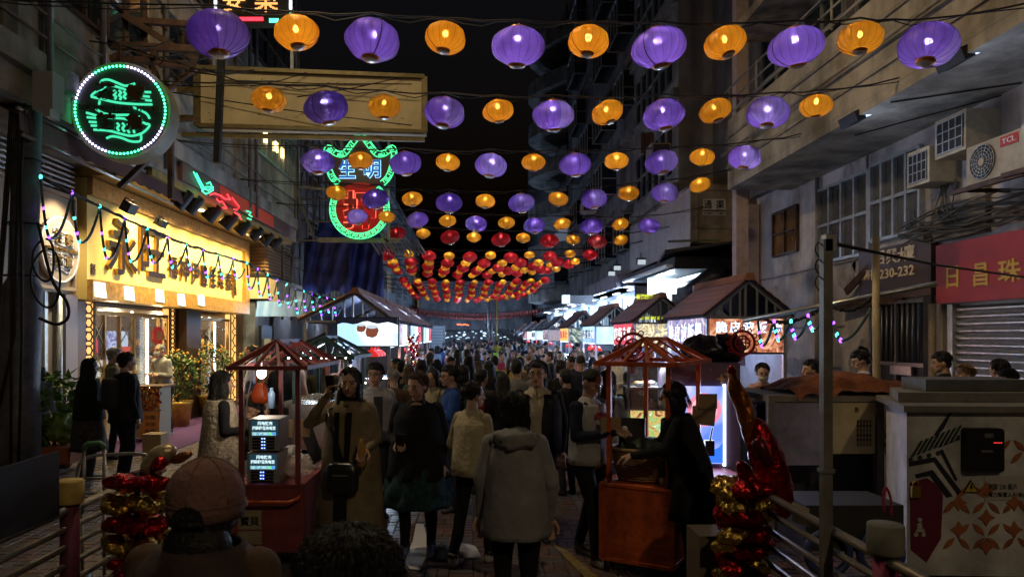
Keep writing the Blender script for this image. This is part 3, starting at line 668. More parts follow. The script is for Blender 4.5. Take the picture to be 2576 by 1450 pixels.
# awning over the tea house
root = thing('awning', 'dark corrugated awning with scalloped edge over the tea house', 'awning', (-6, 11, 4.6))
q = MB(); n = 60; vs = []
for k in range(n + 1):
    y = 8.6 + 4.9 * k / n; d = .025 * (1 if k % 2 else -1); vs += [(-5.55, y, 4.72 + d), (-6.72, y, 5.25 + d)]
q.add(vs, [(2 * k, 2 * k + 2, 2 * k + 3, 2 * k + 1) for k in range(n)]); q.build('sheet', mat('brown_awning', (.07, .045, .035), .7, var=.4), root)
q = MB(); vs = []
for k in range(n + 1):
    y = 8.6 + 4.9 * k / n; vs += [(-5.54, y, 4.74), (-5.53, y, 4.52 - .035 * abs(sin(k * pi / 4)))]
q.add(vs, [(2 * k, 2 * k + 2, 2 * k + 3, 2 * k + 1) for k in range(n)]); q.build('valance', mat('maroon_valance', (.085, .035, .03), .8), root)
q = MB(); q.tube([(-5.56, 8.6, 4.78), (-5.56, 13.5, 4.78)], .03, 6); q.tube([(-5.5, 8.6, 4.45), (-5.55, 13.0, 4.42)], .03, 6); q.build('edge_pipe', galv, root)

# ---- trusses, beams and poles that carry the old signs
root = thing('sign_gantry', 'rusty steel truss reaching out from the tenement above round fish sign', 'steel truss', (-5, 10.5, 6))
def fb(p, q_, Y, w=.09, m=0, Y2=None): return U(p[0], p[1], Y), U(q_[0], q_[1], Y2 or Y), w, m
beams = [((60, 108), (500, 124), 10.6, .10), ((60, 140), (395, 154), 10.6, .09), ((210, 112), (275, 148), 10.6, .06), ((275, 148), (340, 116), 10.6, .06), ((320, 116), (388, 150), 10.6, .06), ((388, 120), (388, 156), 10.6, .09),
         ((170, 40), (480, 62), 11.2, .09), ((232, -10), (500, 155), 10.9, .085), ((130, 75), (480, 130), 11.4, .05), ((0, 102), (70, 106), 10.6, .13), ((400, 160), (490, 166), 10.6, .1), ((430, 300), (500, 300), 10.6, .05), ((420, 230), (495, 170), 10.6, .06), ((0, 135), (60, 140), 10.6, .09),
         ((300, 470), (435, 340), 10.6, .075), ((430, 345), (430, 500), 10.6, .075), ((300, 110), (300, 172), 9.8, .035), ((385, 155), (385, 200), 9.8, .035)]
q = MB()
for p, p2, Y, w in beams: q.bar(U(*p, Y), U(*p2, Y), w)
for k in range(8): q.bar(U(210 + k * 38, 40 + k * 2.6, 11.2), U(228 + k * 38, 62 + k * 2.6, 11.6), .05)
q.build('beams', rust, root)
q = MB()
for k in range(9): q.tube([U(120 + k * 50, 60 + 15 * k + rnd.uniform(-20, 20), 10), U(200 + k * 50, 85 + 15 * k, 10.2), U(290 + k * 50, 80 + 15 * k + rnd.uniform(-30, 30), 10.4)], .012, 4)
q.build('wires', wirem, root)
q = MB(); q.tube([U(134, -10, 10.2), U(134, 168, 10.2)], .032, 8); q.build('drain_pipe', mat('pale_pipe', (.5, .42, .26), .5), root)
b = MB(); b.bar(U(557, 140, 11.4), U(546, 410, 11.4), .10, .10); b.build('hanging_bar', black, label='black steel bar hanging down before the blank signboard', cat='steel bar')

# ---- round neon fish sign
c0 = U(305, 278, 9.6); Rn = .66
root = thing('round_neon_sign', 'round tea house sign with green neon fish and led ring', 'neon sign', c0, R(4))
q = MB(); pr = [(Rn, 0), (Rn, .32)]
vs = [(Rn * cos(2 * pi * k / 48), y, Rn * sin(2 * pi * k / 48)) for y in (0, .34) for k in range(48)]
q.add(vs, [(k, (k + 1) % 48, 48 + (k + 1) % 48, 48 + k) for k in range(48)] + [tuple(range(48)), tuple(range(48, 96))]); q.build('drum', mat('olive_sign_drum', (.26, .23, .13), .6, var=.3), root, local=True)
q = MB(); q.prism([(Rn * .93 * cos(2 * pi * k / 48), -.012, Rn * .93 * sin(2 * pi * k / 48)) for k in range(48)], (0, .01, 0)); q.build('face', mat('dark_sign_face', (.05, .042, .035), .5), root, local=True)
q = MB()
for pth in fish: q.tube([(fuv(p)[0] * Rn * .86, -.04, fuv(p)[1] * Rn * .86) for p in smooth(pth)], .016, 6)
q.build('neon_fish', glow('mint_neon', (.06, .72, .38), 1.0), root, local=True)
for j, colr in enumerate(((.05, .9, .35), (.55, .55, 1.0))):
    q = MB()
    for k in range(76):
        if ((k // 9) % 2) == j: q.ell((Rn * .9 * cos(2 * pi * k / 76), -.03, Rn * .9 * sin(2 * pi * k / 76)), .0155, 6, 4)
    q.build('led_ring', glow('ring_%d' % j, colr, 7), root, local=True, kind='stuff')
q = MB()
for ch, u, v in (('茶', -.5, .2), ('雙', .16, .16), ('館', -.5, -.48), ('魚', .14, -.48)): text(q, ch, (u * Rn * .9, -.075, v * Rn * .9), (1, 0, 0), (0, 0, 1), .38 * Rn, .36 * Rn, bold=.03, depth=.015)
text(q, 'SHEUNG YU TEA HOUSE', (-.8 * Rn, -.075, -.04 * Rn), (1, 0, 0), (0, 0, 1), 1.62 * Rn, .11 * Rn, depth=.012)
q.build('lettering', mat('brown_letters', (.10, .055, .02), .5), root, local=True, fix=False)
# ---- blank signboard
root = thing('blank_signboard', 'large blank cream signboard in a rusty frame over the street', 'signboard', U(780, 324, 13.0))
A, B_, C_, D_ = U(497, 172, 12.8), U(1068, 195, 13.25), U(1068, 333, 13.25), U(497, 317, 12.8)
q = MB(); q.prism([A, B_, C_, D_], (0.02, .3, 0)); q.build('box', mat('cream_signboard', (.46, .37, .21), .6, var=.22, scale=2.2, streak=.9), root)
q = MB()
for a, b2 in ((A, B_), (B_, C_), (C_, D_), (D_, A)): q.bar(a + Vector((0, -.03, 0)), b2 + Vector((0, -.03, 0)), .11, .07)
q.bar(D_ + Vector((-.3, .05, -.14)), C_ + Vector((0, .05, -.12)), .08); q.bar(A + Vector((-1.0, .2, -.35)), A + Vector((.1, .2, -.3)), .1); q.bar(D_ + Vector((-1.0, .2, .2)), D_ + Vector((.1, .2, .2)), .1)
q.build('frame', mat('sign_frame', (.13, .10, .04), .5, .4, var=.4), root)
q = MB(); rr = random.Random(9)
def onb(u, v): return A.lerp(B_, u).lerp(D_.lerp(C_, u), v) + Vector((0, -.004, 0))
for k in range(46):
    u, v = rr.uniform(.03, .97), rr.choice((rr.uniform(.15, .4), rr.uniform(.7, .92))); l = rr.uniform(.004, .014)
    q.bar(onb(u, v), onb(u + l, v + rr.uniform(-.03, .03)), .014, .006)
q.build('rust_spots', rust, root, kind='stuff')
q = MB()
for u0, v0, u1, v1 in ((.06, -.02, -.15, .35), (.5, -.02, .25, .4), (.93, 0, .45, .55), (.1, .22, .75, .30), (-.1, .45, .95, .98), (.1, .2, .95, .25)): q.tube([onb(u0, v0) + Vector((0, -.05, 0)), onb((u0 + u1) / 2, (v0 + v1) / 2 + .03) + Vector((0, -.2, 0)), onb(u1, v1) + Vector((0, -.35, 0))], .010, 4)
q.build('stay_wires', wirem, root)
# ---- led message board at the top
root = thing('led_message_board', 'led message board with amber characters and a red strip above the blank signboard', 'led sign', U(640, 30, 14.2))
q = MB(); a, b2 = U(535, -120, 14.2), U(735, 58, 14.2); q.bx(a.x, 14.2, b2.z, b2.x, 14.45, a.z); q.build('panel', black, root)
ledc = glow('amber_led', (1, .42, .12), 1.6)
for ch, p0, p1 in (('安', 562, 618), ('樂', 640, 700)):
    vs, fs = glyphs(ch, .01, .02); q = MB(); o = U(p0, 30, 14.18); w = (p1 - p0) * 14.2 / KF
    q2 = MB(); text(q2, ch, o, (1, 0, 0), (0, 0, 1), w, w * 1.02, bold=.01, depth=.005)
    bm_ = BVHTree.FromPolygons([Vector(v) for v in q2.v], q2.f)
    st = w / 22
    for i in range(23):
        for j in range(24):
            p = Vector((o.x + i * st, 14.0, o.z + j * st))
            if bm_.ray_cast(p, Vector((0, 1, 0)))[0] is not None: q.box((p.x, 14.17, p.z), (st * .6, .02, st * .6))
    q.build('led_character', ledc, root, kind='stuff')
q = MB()
for k in range(26): q.box(U(596 + k * 2.6, 48, 14.17), (.014, .02, .07))
q.build('red_strip', glow('red_led', (1, .03, .05), 2.5), root, kind='stuff')
q = MB()
for px in (542, 731): q.box(U(px, 12, 14.17), (.05, .02, .18))
q.build('white_led', glow('white_led_s', (.9, .95, 1), 3), root, kind='stuff')
q = MB()
for px, py in ((542, 36), (731, 36), (680, 52), (686, 52), (692, 52), (698, 52)): q.box(U(px, py, 14.17), (.04, .02, .08))
q.build('green_led', glow('green_led', (.1, 1, .55), 2), root, kind='stuff')
q = MB(); q.bar(U(735, 20, 14.3), U(735, 180, 14.3), .06); q.bar(U(540, 56, 14.3), U(540, 172, 14.3), .06); q.build('post', alu, root)

# ---- pawn shop neon: bat shape over a coin
Yp = 21.0
root = thing('pawnshop_neon_sign', 'green bordered pawnshop neon with blue and red characters', 'neon sign', U(905, 594, Yp))
def P2(px, py, dy=0): return U(px, py, Yp) + Vector((0, dy, 0))
bat = smooth([(907, 340), (920, 352), (935, 372), (950, 388), (968, 386), (987, 373), (992, 392), (986, 425), (976, 448), (962, 462)], 5)
left = [(1814 - x, y) for x, y in bat][::-1]
circ = [(905 + 68 * sin(R(a)), 526 - 68 * cos(R(a))) for a in range(40, 321, 8)]
q = MB(); q.prism([P2(*p) for p in left + bat], (0, .2, 0)); q.build('bat_board', mat('maroon_board', (.10, .03, .03), .5), root)
q = MB(); q.prism([P2(905 + 68 * sin(R(a)), 526 - 68 * cos(R(a)), -.012) for a in range(0, 360, 8)], (0, .2, 0)); q.build('coin_board', mat('neon_glow_red_board', (.25, .01, .01), .5, emit=.07, ecol=(1, .01, .02)), root)  # faint red emission stands in for neon glow falling on the board
def fret(path, d, n, closed=False):
    P = [Vector((x, y, 0)) for x, y in path]; L = [0]
    for a, b3 in zip(P, P[1:]): L.append(L[-1] + (b3 - a).length)
    def at(t):
        t = max(0, min(L[-1], t))
        for i in range(len(P) - 1):
            if L[i + 1] >= t: return P[i].lerp(P[i + 1], (t - L[i]) / max(1e-6, L[i + 1] - L[i])), (P[i + 1] - P[i]).normalized()
        return P[-1], (P[-1] - P[-2]).normalized()
    out = []; T = L[-1]; seq = [(0, 0), (.55, 0), (.55, 1), (.25, 1), (.25, .45), (.1, .45), (.1, 1.0), (0.0, 1.0)]
    for k in range(n):
        seg = []
        for u, v in ((0, 1), (0, 0), (.62, 0), (.62, .55), (.32, .55), (.32, 1), (.8, 1), (.8, .2)):
            p, t = at(T * (k + u) / n); nrm = Vector((-t.y, t.x, 0)); seg.append(tuple((p + nrm * (v - .5) * d * 1.0)[:2]))
        out.append(seg)
    return out
q = MB()
for pth, n in ((bat, 7), (left, 7)):
    for seg in fret(pth, 9, n): q.tube([P2(*p, -.06) for p in seg], .018, 5, smooth=False)
for seg in fret(circ, 9, 20): q.tube([P2(*p, -.06) for p in seg], .018, 5, smooth=False)
for off in (-7, 7):
    for pth in (bat, left, circ):
        pts = []
        for i, p in enumerate(pth):
            a = pth[max(0, i - 1)]; b3 = pth[min(len(pth) - 1, i + 1)]; t = Vector((b3[0] - a[0], b3[1] - a[1])).normalized(); pts.append(P2(p[0] - t.y * off, p[1] + t.x * off, -.05))
        q.tube(pts, .015, 5)
q.build('fret_border', glow('fret_green', (.06, .8, .26), 1.7), root)
for ch, p0, p1 in (('生', 854, 894), ('明', 917, 957)):
    for nm, bo, dy, g in (('glow_outline', .042, -.03, glow('ice_blue_neon', (.35, .75, 1), 2.0)), ('character', .02, -.055, glow('blue_fill', (.02, .14, .6), .55))):
        q = MB(); e = bo * 30; text(q, ch, P2(p0 - e, 448 + e, dy), (1, 0, 0), (0, 0, 1), (p1 - p0 + 2 * e) * Yp / KF, (44 + 2 * e) * Yp / KF, bold=bo, depth=.008); q.build(nm, g, root, fix=False)
for nm, bo, dy, g in (('glow_outline', .06, -.04, glow('hot_red_neon', (1, .12, .06), 2.2)), ('character', .035, -.065, glow('red_fill', (.20, .003, .004), .35))):
    q = MB(); e = bo * 40; text(q, '押', P2(866 - e, 574 + e, dy), (1, 0, 0), (0, 0, 1), (78 + 2 * e) * Yp / KF, (92 + 2 * e) * Yp / KF, bold=bo, depth=.008); q.build(nm, g, root, fix=False)
q = MB()
for a, b2 in (((740, 310), (1000, 640)), ((750, 470), (870, 480)), ((800, 600), (1010, 602)), ((800, 606), (1010, 608)), ((835, 345), (835, 420)), ((860, 330), (860, 400)), ((978, 330), (978, 600)), ((690, 330), (790, 600)), ((905, 320), (905, 342))): q.bar(U(*a, Yp + .5), U(*b2, Yp + .5), .07)
for k in range(14): q.bar(U(930 + k * 9, 602, Yp + .5), U(955 + k * 9, 640, Yp + .9), .04)
q.build('bracket', steel, root)
lamp('neon_red_glow', 'POINT', P2(905, 530, -.6), 5, (1, .06, .05), root, .3)
lamp('neon_green_glow', 'POINT', P2(905, 420, -.6), 5, (.2, .9, .5), root, .3)

# ---- far buildings on the left, scaffolding, tarpaulins
def block(name, label, x0, x1, y0, y1, z1, m, storeys, nwin, side, lit=0, z0=0, wm=alu, seed=1):
    root = thing(name, label, 'building', ((x0 + x1) / 2, (y0 + y1) / 2, 0)); rr = random.Random(seed)
    q = MB(); q.bx(x0, y0, z0, x1, y1, z1); q.build('wall', m, root)
    xf = x1 if side > 0 else x0; h = (z1 - 4.5) / storeys; L = (y1 - y0) / nwin
    q = MB()
    for s in range(storeys): q.bx(xf, y0, 4.4 + s * h, xf + side * .18, y1, 4.62 + s * h)
    q.build('ledge', conc, root)
    for s in range(storeys):
        for k in range(nwin):
            a = y0 + L * k + L * .16; gm = glassd
            if rr.random() < lit: gm = rr.choice((mat('lit_pane_cool', (.1, .12, .15), .3, emit=.10, ecol=(.6, .75, 1)), mat('lit_pane_warm', (.12, .1, .06), .3, emit=.12, ecol=(1, .75, .4))))
            frame_window(root, xf, a, a + L * .66, 4.62 + s * h + .75, 4.62 + s * h + h * .82, 3, 2, wm, gm, side)
    return root
block('corner_building', 'dark building behind scaffolding beyond the gold shop', -15, -6.4, 22.6, 38, 11.5, darkwall, 3, 4, 1, .05)
block('distant_tenement', 'distant grey tenement on the left end of the street', -15, -6.6, 39, 60, 15.5, darkwall, 4, 6, 1, .08, seed=4)
block('far_tower', 'far dark tower at the end of the street on the left', -16, -6.8, 62, 90, 14, darkwall, 4, 5, 1, .1, seed=6)
root = thing('scaffolding', 'bamboo and pipe scaffolding against the dark corner building', 'scaffolding', (-5.9, 28, 0)); q = MB()
for k in range(12):
    y = 22.2 + k * 1.1; q.tube([(-6.0, y, 2.5), (-6.0 + .05 * sin(k), y, 11.5)], .04, 6)
for z in (3.2, 4.6, 6.0, 7.4, 8.8, 10.2): q.tube([(-5.95, 22, z), (-5.95, 35, z + .1)], .035, 6)
for k in range(5): q.tube([(-5.9, 22.5 + k * 2.4, 3.2), (-5.9, 24.9 + k * 2.4, 8.8)], .03, 6)
for z in (5.0, 5.6, 6.3, 7.2): q.tube([(-7.4, 22.3, z), (-4.2, 22.3, z)], .03, 6)
q.build('poles', mat('bamboo_grey', (.17, .14, .11), .7), root)
for i, (p0, q0, p1, q1, Y) in enumerate(((763, 600, 880, 735, 24), (880, 610, 965, 745, 25), (800, 560, 960, 640, 27))):
    A, B2 = U(p0, q0, Y), U(p1, q1, Y); n = 16; m_ = 12; vs = []
    for j in range(m_ + 1):
        for k in range(n + 1): vs.append((A.x + (B2.x - A.x) * k / n, Y + .12 * sin(k * 1.3 + .4 * j + i) + .05 * sin(j * 1.1), A.z + (B2.z - A.z) * j / m_ + .06 * sin(k * .7)))
    b = MB(); b.add(vs, [(j * (n + 1) + k, j * (n + 1) + k + 1, (j + 1) * (n + 1) + k + 1, (j + 1) * (n + 1) + k) for j in range(m_) for k in range(n)], 0, True)
    b.build('tarpaulin', mat('blue_tarpaulin', (.03, .04, .20), .55, var=.4, scale=2), label=('dark blue tarpaulin hanging under scaffolding', 'bright blue hanging tarpaulin behind the left stall ridge', 'upper blue tarpaulin below the pawnshop sign')[i], cat='tarpaulin')
# slatted box, pale lit box sign and shops under it
root = thing('slatted_grille', 'brown slatted timber grille past the end of the gold sign', 'grille', (-6.6, 21.4, 3.9))
for k in range(11):
    z = 3.85 + k * .1; q = MB(); q.bx(-7.15, 21.0, z, -6.2, 21.06, z + .06); q.bx(-6.2, 21.06, z, -6.14, 24.5, z + .06); q.build('slat', mat('slat_wood', (.36, .22, .1), .6), root)
q = MB(); q.bx(-7.15, 21.08, 3.8, -6.22, 24.5, 4.95); q.build('backing', darkwall, root)
root = thing('lit_fascia', 'plain yellow lit fascia box beneath the slatted grille', 'sign', (-6.4, 21.5, 3.1))
q = MB(); q.bx(-7.2, 20.9, 3.1, -6.1, 21.3, 3.72); q.build('box', mat('pale_yellow_panel', (.6, .48, .2), .5, emit=.25, ecol=(1, .8, .35)), root)
q = MB(); q.bx(-6.2, 21.31, 3.0, -5.9, 26, 3.7); q.build('side_box', cream, root)
root = thing('side_shops', 'small shuttered shops with blue lit fronts past the gold shop', 'shop', (-6.6, 26, 0))
q = MB(); q.bx(-8, 21, 0, -6.5, 33, 3.0); q.build('wall', mat('blue_grey_front', (.16, .18, .24), .6, var=.5, scale=3), root)
for k in range(5):
    y = 21.4 + k * 2.2; q = MB(); q.bx(-6.5, y, .1, -6.42, y + 1.6, 2.3); d = q.build('door', mat('dark_door', (.03, .035, .04), .4), root)
    q = MB(); q.bx(-6.41, y + .2, 1.1, -6.4, y + .9, 1.9); q.build('notice', (glow('notice_y', (.8, .6, .2), .25), glow('notice_b', (.1, .3, .9), .5), glow('notice_w', (.6, .65, .7), .3))[k % 3], d)
lamp('side_shop_lamp', 'POINT', (-5.7, 24, 2.75), 30, (.6, .75, 1), root, .1); lamp('side_shop_lamp', 'POINT', (-5.7, 29, 2.75), 30, (.6, .75, 1), root, .1)
b = MB(); vs = []
for k in range(17): vs += [(-6.3 + k * .09, 20.6, 3.0), (-6.3 + k * .09, 20.4 + .08 * sin(k * 2), 2.55)]
b.add(vs, [(2 * k, 2 * k + 2, 2 * k + 3, 2 * k + 1) for k in range(16)], 0, True); b.build('blue_sheet', mat('blue_sheet_m', (.12, .25, .6), .5), label='pleated blue plastic sheet hanging beside the left stall', cat='plastic sheet')

# ---- street pole with lamp arm
root = thing('street_lamp_pole', 'thick dark street lamp pole wrapped with cables beside the tea house', 'lamp post', (-5.5, 8.9, 0))
q = MB(); q.tube([(-5.78, 8.9, 0), (-5.755, 8.9, 1.0), (-5.75, 8.9, 1.05), (-5.69, 8.9, 2.6), (-5.685, 8.9, 2.72), (-5.5, 8.9, 8.6)], [.27, .27, .24, .23, .165, .145], 18); q.build('pole', mat('pole_paint', (.10, .10, .115), .55, .3, var=.5, scale=5, bump=.2), root)
q = MB(); q.tube([(-5.5, 8.9, 8.5), (-5.3, 8.7, 9.2), (-4.0, 8.2, 9.5), (-2.7, 7.7, 9.5)], .05, 8); q.build('arm', steel, root)
q = MB(); q.box((-2.45, 7.6, 9.47), (.7, .28, .14)); q.build('lamp_head', steel, root); q = MB(); q.box((-2.42, 7.6, 9.39), (.5, .2, .02)); q.build('lamp_lens', glow('sodium_lens', (1, .75, .4), 20), root)
q = MB(); a, c = U(100, 190, 8.7), U(150, 285, 8.7); q.bx(a.x, 8.55, c.z, c.x, 8.8, a.z); q.bx(c.x - .08, 8.5, c.z - .1, c.x + .0, 8.7, c.z); q.build('junction_box', mat('grey_box', (.3, .29, .3), .5), root)
q = MB(); rr = random.Random(2)
for k in range(5): q.tube([(-5.78 + .2 * cos(k) , 8.65, .3 + k * .1), (-5.72 + .18 * cos(k * 1.3), 8.66, 2.0), (-5.64 + .12 * cos(k + 1), 8.7, 4.0), (-5.55 + .1 * cos(k), 8.74, 7)], .018, 5)
for (px, py, r_) in ((128, 700, .36), (122, 655, .26)):
    c = U(px, py, 8.7); q.tube([(c.x + r_ * .5 * sin(t * .2), 8.62 + .03 * cos(t * .4), c.z + r_ * cos(t * .2)) for t in range(31)], .014, 6)
q.tube(smooth([U(95, 560, 8.6), U(130, 700, 8.5), U(168, 760, 8.5), U(170, 800, 8.5), U(140, 815, 8.55), U(100, 800, 8.6)], 6), .02, 6)
for z in (2.75, 3.4, 4.2, 1.6): q.tube([(-5.78 + .0325 * z + .2 * cos(a), 8.9 + .2 * sin(a), z) for a in [i * .63 for i in range(10)]], .012, 4, closed=True)
q.build('cable_loops', wirem, root)
lamp('street_light', 'SPOT', (-2.42, 7.6, 9.35), 1250, (1, .72, .38), root, .15, (6.8, 11.5, 4.6), 92, .7); lamp('street_light', 'SPOT', (-2.5, 7.6, 9.35), 650, (1, .78, .45), root, .15, (-3.6, 13, 6.2), 74, .7); lamp('street_light', 'SPOT', (-2.4, 7.5, 9.35), 520, (1, .78, .5), root, .15, (.6, 4.6, 0), 95, .8)
root = thing('street_lamp', 'street lamp standing on the pavement behind the viewer', 'street lamp', (5.2, -5.5, 0))
q = MB(); q.lathe([(.12, 0), (.07, 8.2)], (5.2, -5.5, 0), 12); q.tube([(5.2, -5.5, 8.1), (4.6, -5.3, 8.5), (3.8, -5.0, 8.5)], .045, 8); q.build('pole', steel, root)
q = MB(); q.box((3.5, -4.9, 8.45), (.7, .28, .14)); q.build('lamp_head', steel, root); q = MB(); q.box((3.5, -4.9, 8.37), (.5, .2, .02)); q.build('lamp_lens', glow('sodium_lens', (1, .75, .4), 20), root)
lamp('street_light', 'SPOT', (3.5, -4.9, 8.33), 620, (1, .76, .46), root, .15, (1.5, 2, 0), 165, .5)
# ------------------------------------------------------------------ RIGHT SIDE OF THE STREET
XW = 7.5
root = thing('balcony_building', 'white plastered building with a deep balcony and barred ground floor', 'building', (8, 13, 0))
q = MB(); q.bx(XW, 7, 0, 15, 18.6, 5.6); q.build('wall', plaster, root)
q = MB(); q.bx(6.0, 6.5, 5.42, XW + .2, 16.6, 5.58); q.bx(6.0, 6.5, 5.585, 6.14, 16.6, 7.05); q.bx(6.14, 16.46, 5.585, XW + .2, 16.6, 7.05); q.build('balcony', tan, root)
q = MB()
for z in (5.9, 6.6): q.bx(5.96, 6.5, z, 6.0, 16.6, z + .06)
q.tube([(5.9, 6.5, 6.25), (5.9, 16.7, 6.25)], .035, 6); q.tube([(5.93, 6.5, 7.12), (5.93, 16.6, 7.12)], .03, 6); q.tube([(5.93, 6.5, 7.4), (5.93, 16.6, 7.4)], .022, 6); q.tube([(5.93, 6.5, 7.7), (5.93, 16.6, 7.7)], .022, 6)
for k in range(7): q.tube([(5.93, 7 + k * 1.55, 7.05), (5.93, 7 + k * 1.55, 7.75)], .025, 6)
q.build('railing', conc, root)
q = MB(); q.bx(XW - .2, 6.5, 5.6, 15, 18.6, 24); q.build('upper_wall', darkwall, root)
for k in range(5):
    frame_window(root, XW - .2, 7.2 + k * 2.2, 8.9 + k * 2.2, 7.2, 9.4, 2, 2, alu, glassd, -1)
q = MB(); q.bx(6.0, 6.5, 8.9, XW, 16.6, 9.1); q.build('upper_slab', conc2, root)
q = MB()
for y in (16.75, 18.45): q.box((6.35 if y < 17 else 7.3, y, 9 if y < 17 else 2.6), (.28, .26, 12 if y < 17 else 5.6))
q.build('column', mat('pinkish_plaster', (.42, .33, .33), .8, var=.25, streak=1), root)
# windows and openings in the ground / mezzanine wall
q = MB(); a = S(2010, 480, XW); 
w = frame_window(root, XW, S(2010, 480, XW).y, S(1950, 480, XW).y, 3.95, 5.0, 2, 2, rust, mat('ochre_glass', (.16, .08, .02), .2, spec=.6, var=.6, scale=2), -1)
for p0, p1, z0, z1, n in ((2195, 2066, 3.55, 5.1, 4), (2325, 2200, 3.75, 5.15, 4)):
    frame_window(root, XW, S(p1 if False else p0, 500, XW).y, S(p1, 500, XW).y, z0, z1, n, 2, alu, glassg, -1, .1, .06)
q = MB(); q.bx(XW - .09, 10.2, 3.5, XW - .005, 11.4, 4.2); q.build('patched_panel', conc2, root)
# building name panel
dk = mat('dark_brown_fascia', (.05, .022, .018), .45)
y0, y1 = S(2335, 600, XW - .1).y, S(2163, 600, XW - .1).y
q = MB(); q.bx(XW - .12, y0 - .1, 2.65, XW - .002, y1, 3.58); np_ = q.build('name_panel', dk, root)
q = MB()
lm = mat('cream_letters', (.75, .62, .4), .5)
def rt(q, s, p0, p1, q0, q1, X):          # right wall lettering, reads along -y
    a = S(p0, q1, X); c = S(p1, q0, X); text(q, s, (X - .004, a.y, a.z), (0, -1, 0), (0, 0, 1), a.y - c.y, c.z - a.z, bold=.015, depth=.006)
for ch, p0, p1, q0, q1 in (('紹', 2196, 2226, 626, 668), ('興', 2230, 2257, 622, 664), ('大', 2258, 2280, 620, 660), ('廈', 2274, 2302, 612, 652)): rt(q, ch, p0, p1, q0, q1, XW - .12)
for ch, p0, p1, q0, q1 in (('廟', 2169, 2188, 676, 706), ('街', 2190, 2208, 674, 704), ('230-232', 2213, 2300, 664, 702)): rt(q, ch, p0, p1, q0, q1, XW - .12)
q.build('lettering', lm, np_, fix=False)
# gate
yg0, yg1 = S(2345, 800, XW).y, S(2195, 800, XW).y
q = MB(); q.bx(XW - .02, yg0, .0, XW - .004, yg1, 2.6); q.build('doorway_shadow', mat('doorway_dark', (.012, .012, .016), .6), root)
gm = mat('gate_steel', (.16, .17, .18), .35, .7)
q = MB()
for k in range(11): y = yg0 + .1 + (yg1 - yg0 - .2) * k / 10; q.tube([(XW - .06, y, 1.55), (XW - .06, y, 2.55)], .022, 6)
for z in (1.5, 2.58, .1): q.bx(XW - .09, yg0 + .05, z - .03, XW - .04, yg1 - .05, z + .03)
for y in (yg0 + .06, (yg0 + yg1) / 2, yg1 - .06): q.bx(XW - .092, y - .03, 0, XW - .042, y + .03, 2.6)
for k in range(16): q.bar((XW - .06, yg0 + .1 + k * .1, max(.15, .15)), (XW - .06, min(yg1 - .1, yg0 + .1 + k * .1 + 1.2), 1.2), .03)
q.build('gate', gm, root)
q = MB(); q.bx(XW - .10, yg0 + .4, 1.32, XW - .03, yg0 + 1.0, 1.47); q.build('gate_plate', galv, root)
# awning stump, pilaster, cable bundles
q = MB(); q.bar((XW - .05, 12.9, 3.45), (XW - .2, 13.8, 2.85), .05, .14); q.bar((XW - .05, 12.2, 2.66), (XW - .3, 14.0, 2.58), .05, .15); q.build('broken_awning', rust, root)
q = MB(); q.bx(XW - .08, 11.15, 0, XW - .004, 11.45, 2.5); q.build('pilaster', cream, root)
q = MB(); rr = random.Random(4)
for k in range(15):
    z = 3.75 + rr.uniform(-.2, .2); pts = [(XW - .12 - rr.random() * .15, 7.6 + i * .55, z + .08 * sin(i * 1.2 + k) + rr.uniform(-.05, .05)) for i in range(9)]
    q.tube(pts, rr.uniform(.008, .02), 4)
for k in range(8): q.tube([(XW - .1, 11 + rr.uniform(-.2, .2), 4.4), (XW - .2, 11 + rr.uniform(-.4, .4), 3.9), (XW - .12, 10.5 + rr.uniform(-.3, .3), 3.6)], .012, 4)
for k in range(4): q.tube([(XW - .1, 11.4 + .05 * k, 0.2), (XW - .1, 11.4 + .05 * k, 3.8)], .022, 5)
q.build('cable_bundle', mat('grey_cables', (.07, .06, .045), .7), root)
q = MB(); q.tube([(7.3, 11.2, .0), (7.3, 11.2, 2.5)], .055, 8); q.build('drain_pipe', mat('tan_pipe', (.25, .18, .1), .6, var=.3), root)
q = MB(); q.tube([(7.42, 15.2, 0), (7.42, 15.2, 5.4)], .05, 8); q.tube([(7.44, 13.3, 2.8), (7.44, 13.3, 5.4)], .03, 6); q.tube([(7.45, 12.4, 3.5), (7.45, 18.4, 3.42)], .02, 5); q.tube([(7.46, 14.2, 2.2), (7.46, 18.4, 2.15)], .015, 5); q.build('wall_pipe', mat('grey_pipe', (.3, .28, .26), .6, var=.4), root)
q = MB(); rr = random.Random(14)
for k in range(16):
    y, z = rr.uniform(11.6, 18.3), rr.uniform(.6, 5.2); w, h = rr.uniform(.15, .6), rr.uniform(.1, .5); q.prism([(XW - .003, y + w * (1 + .3 * rr.random()) * cos(t * pi / 4), z + h * (1 + .3 * rr.random()) * sin(t * pi / 4)) for t in range(8)], (-.004, 0, 0))
q.build('render_patches', mat('patched_render', (.36, .34, .33), .9, var=.5, scale=3), root, kind='stuff')
# underside conduits
q = MB(); q.bar((6.1, 10.3, 5.40), (7.4, 9.5, 5.40), .02); q.bar((6.5, 12, 5.40), (7.5, 10, 5.4), .015); q.build('conduit', wirem, root)
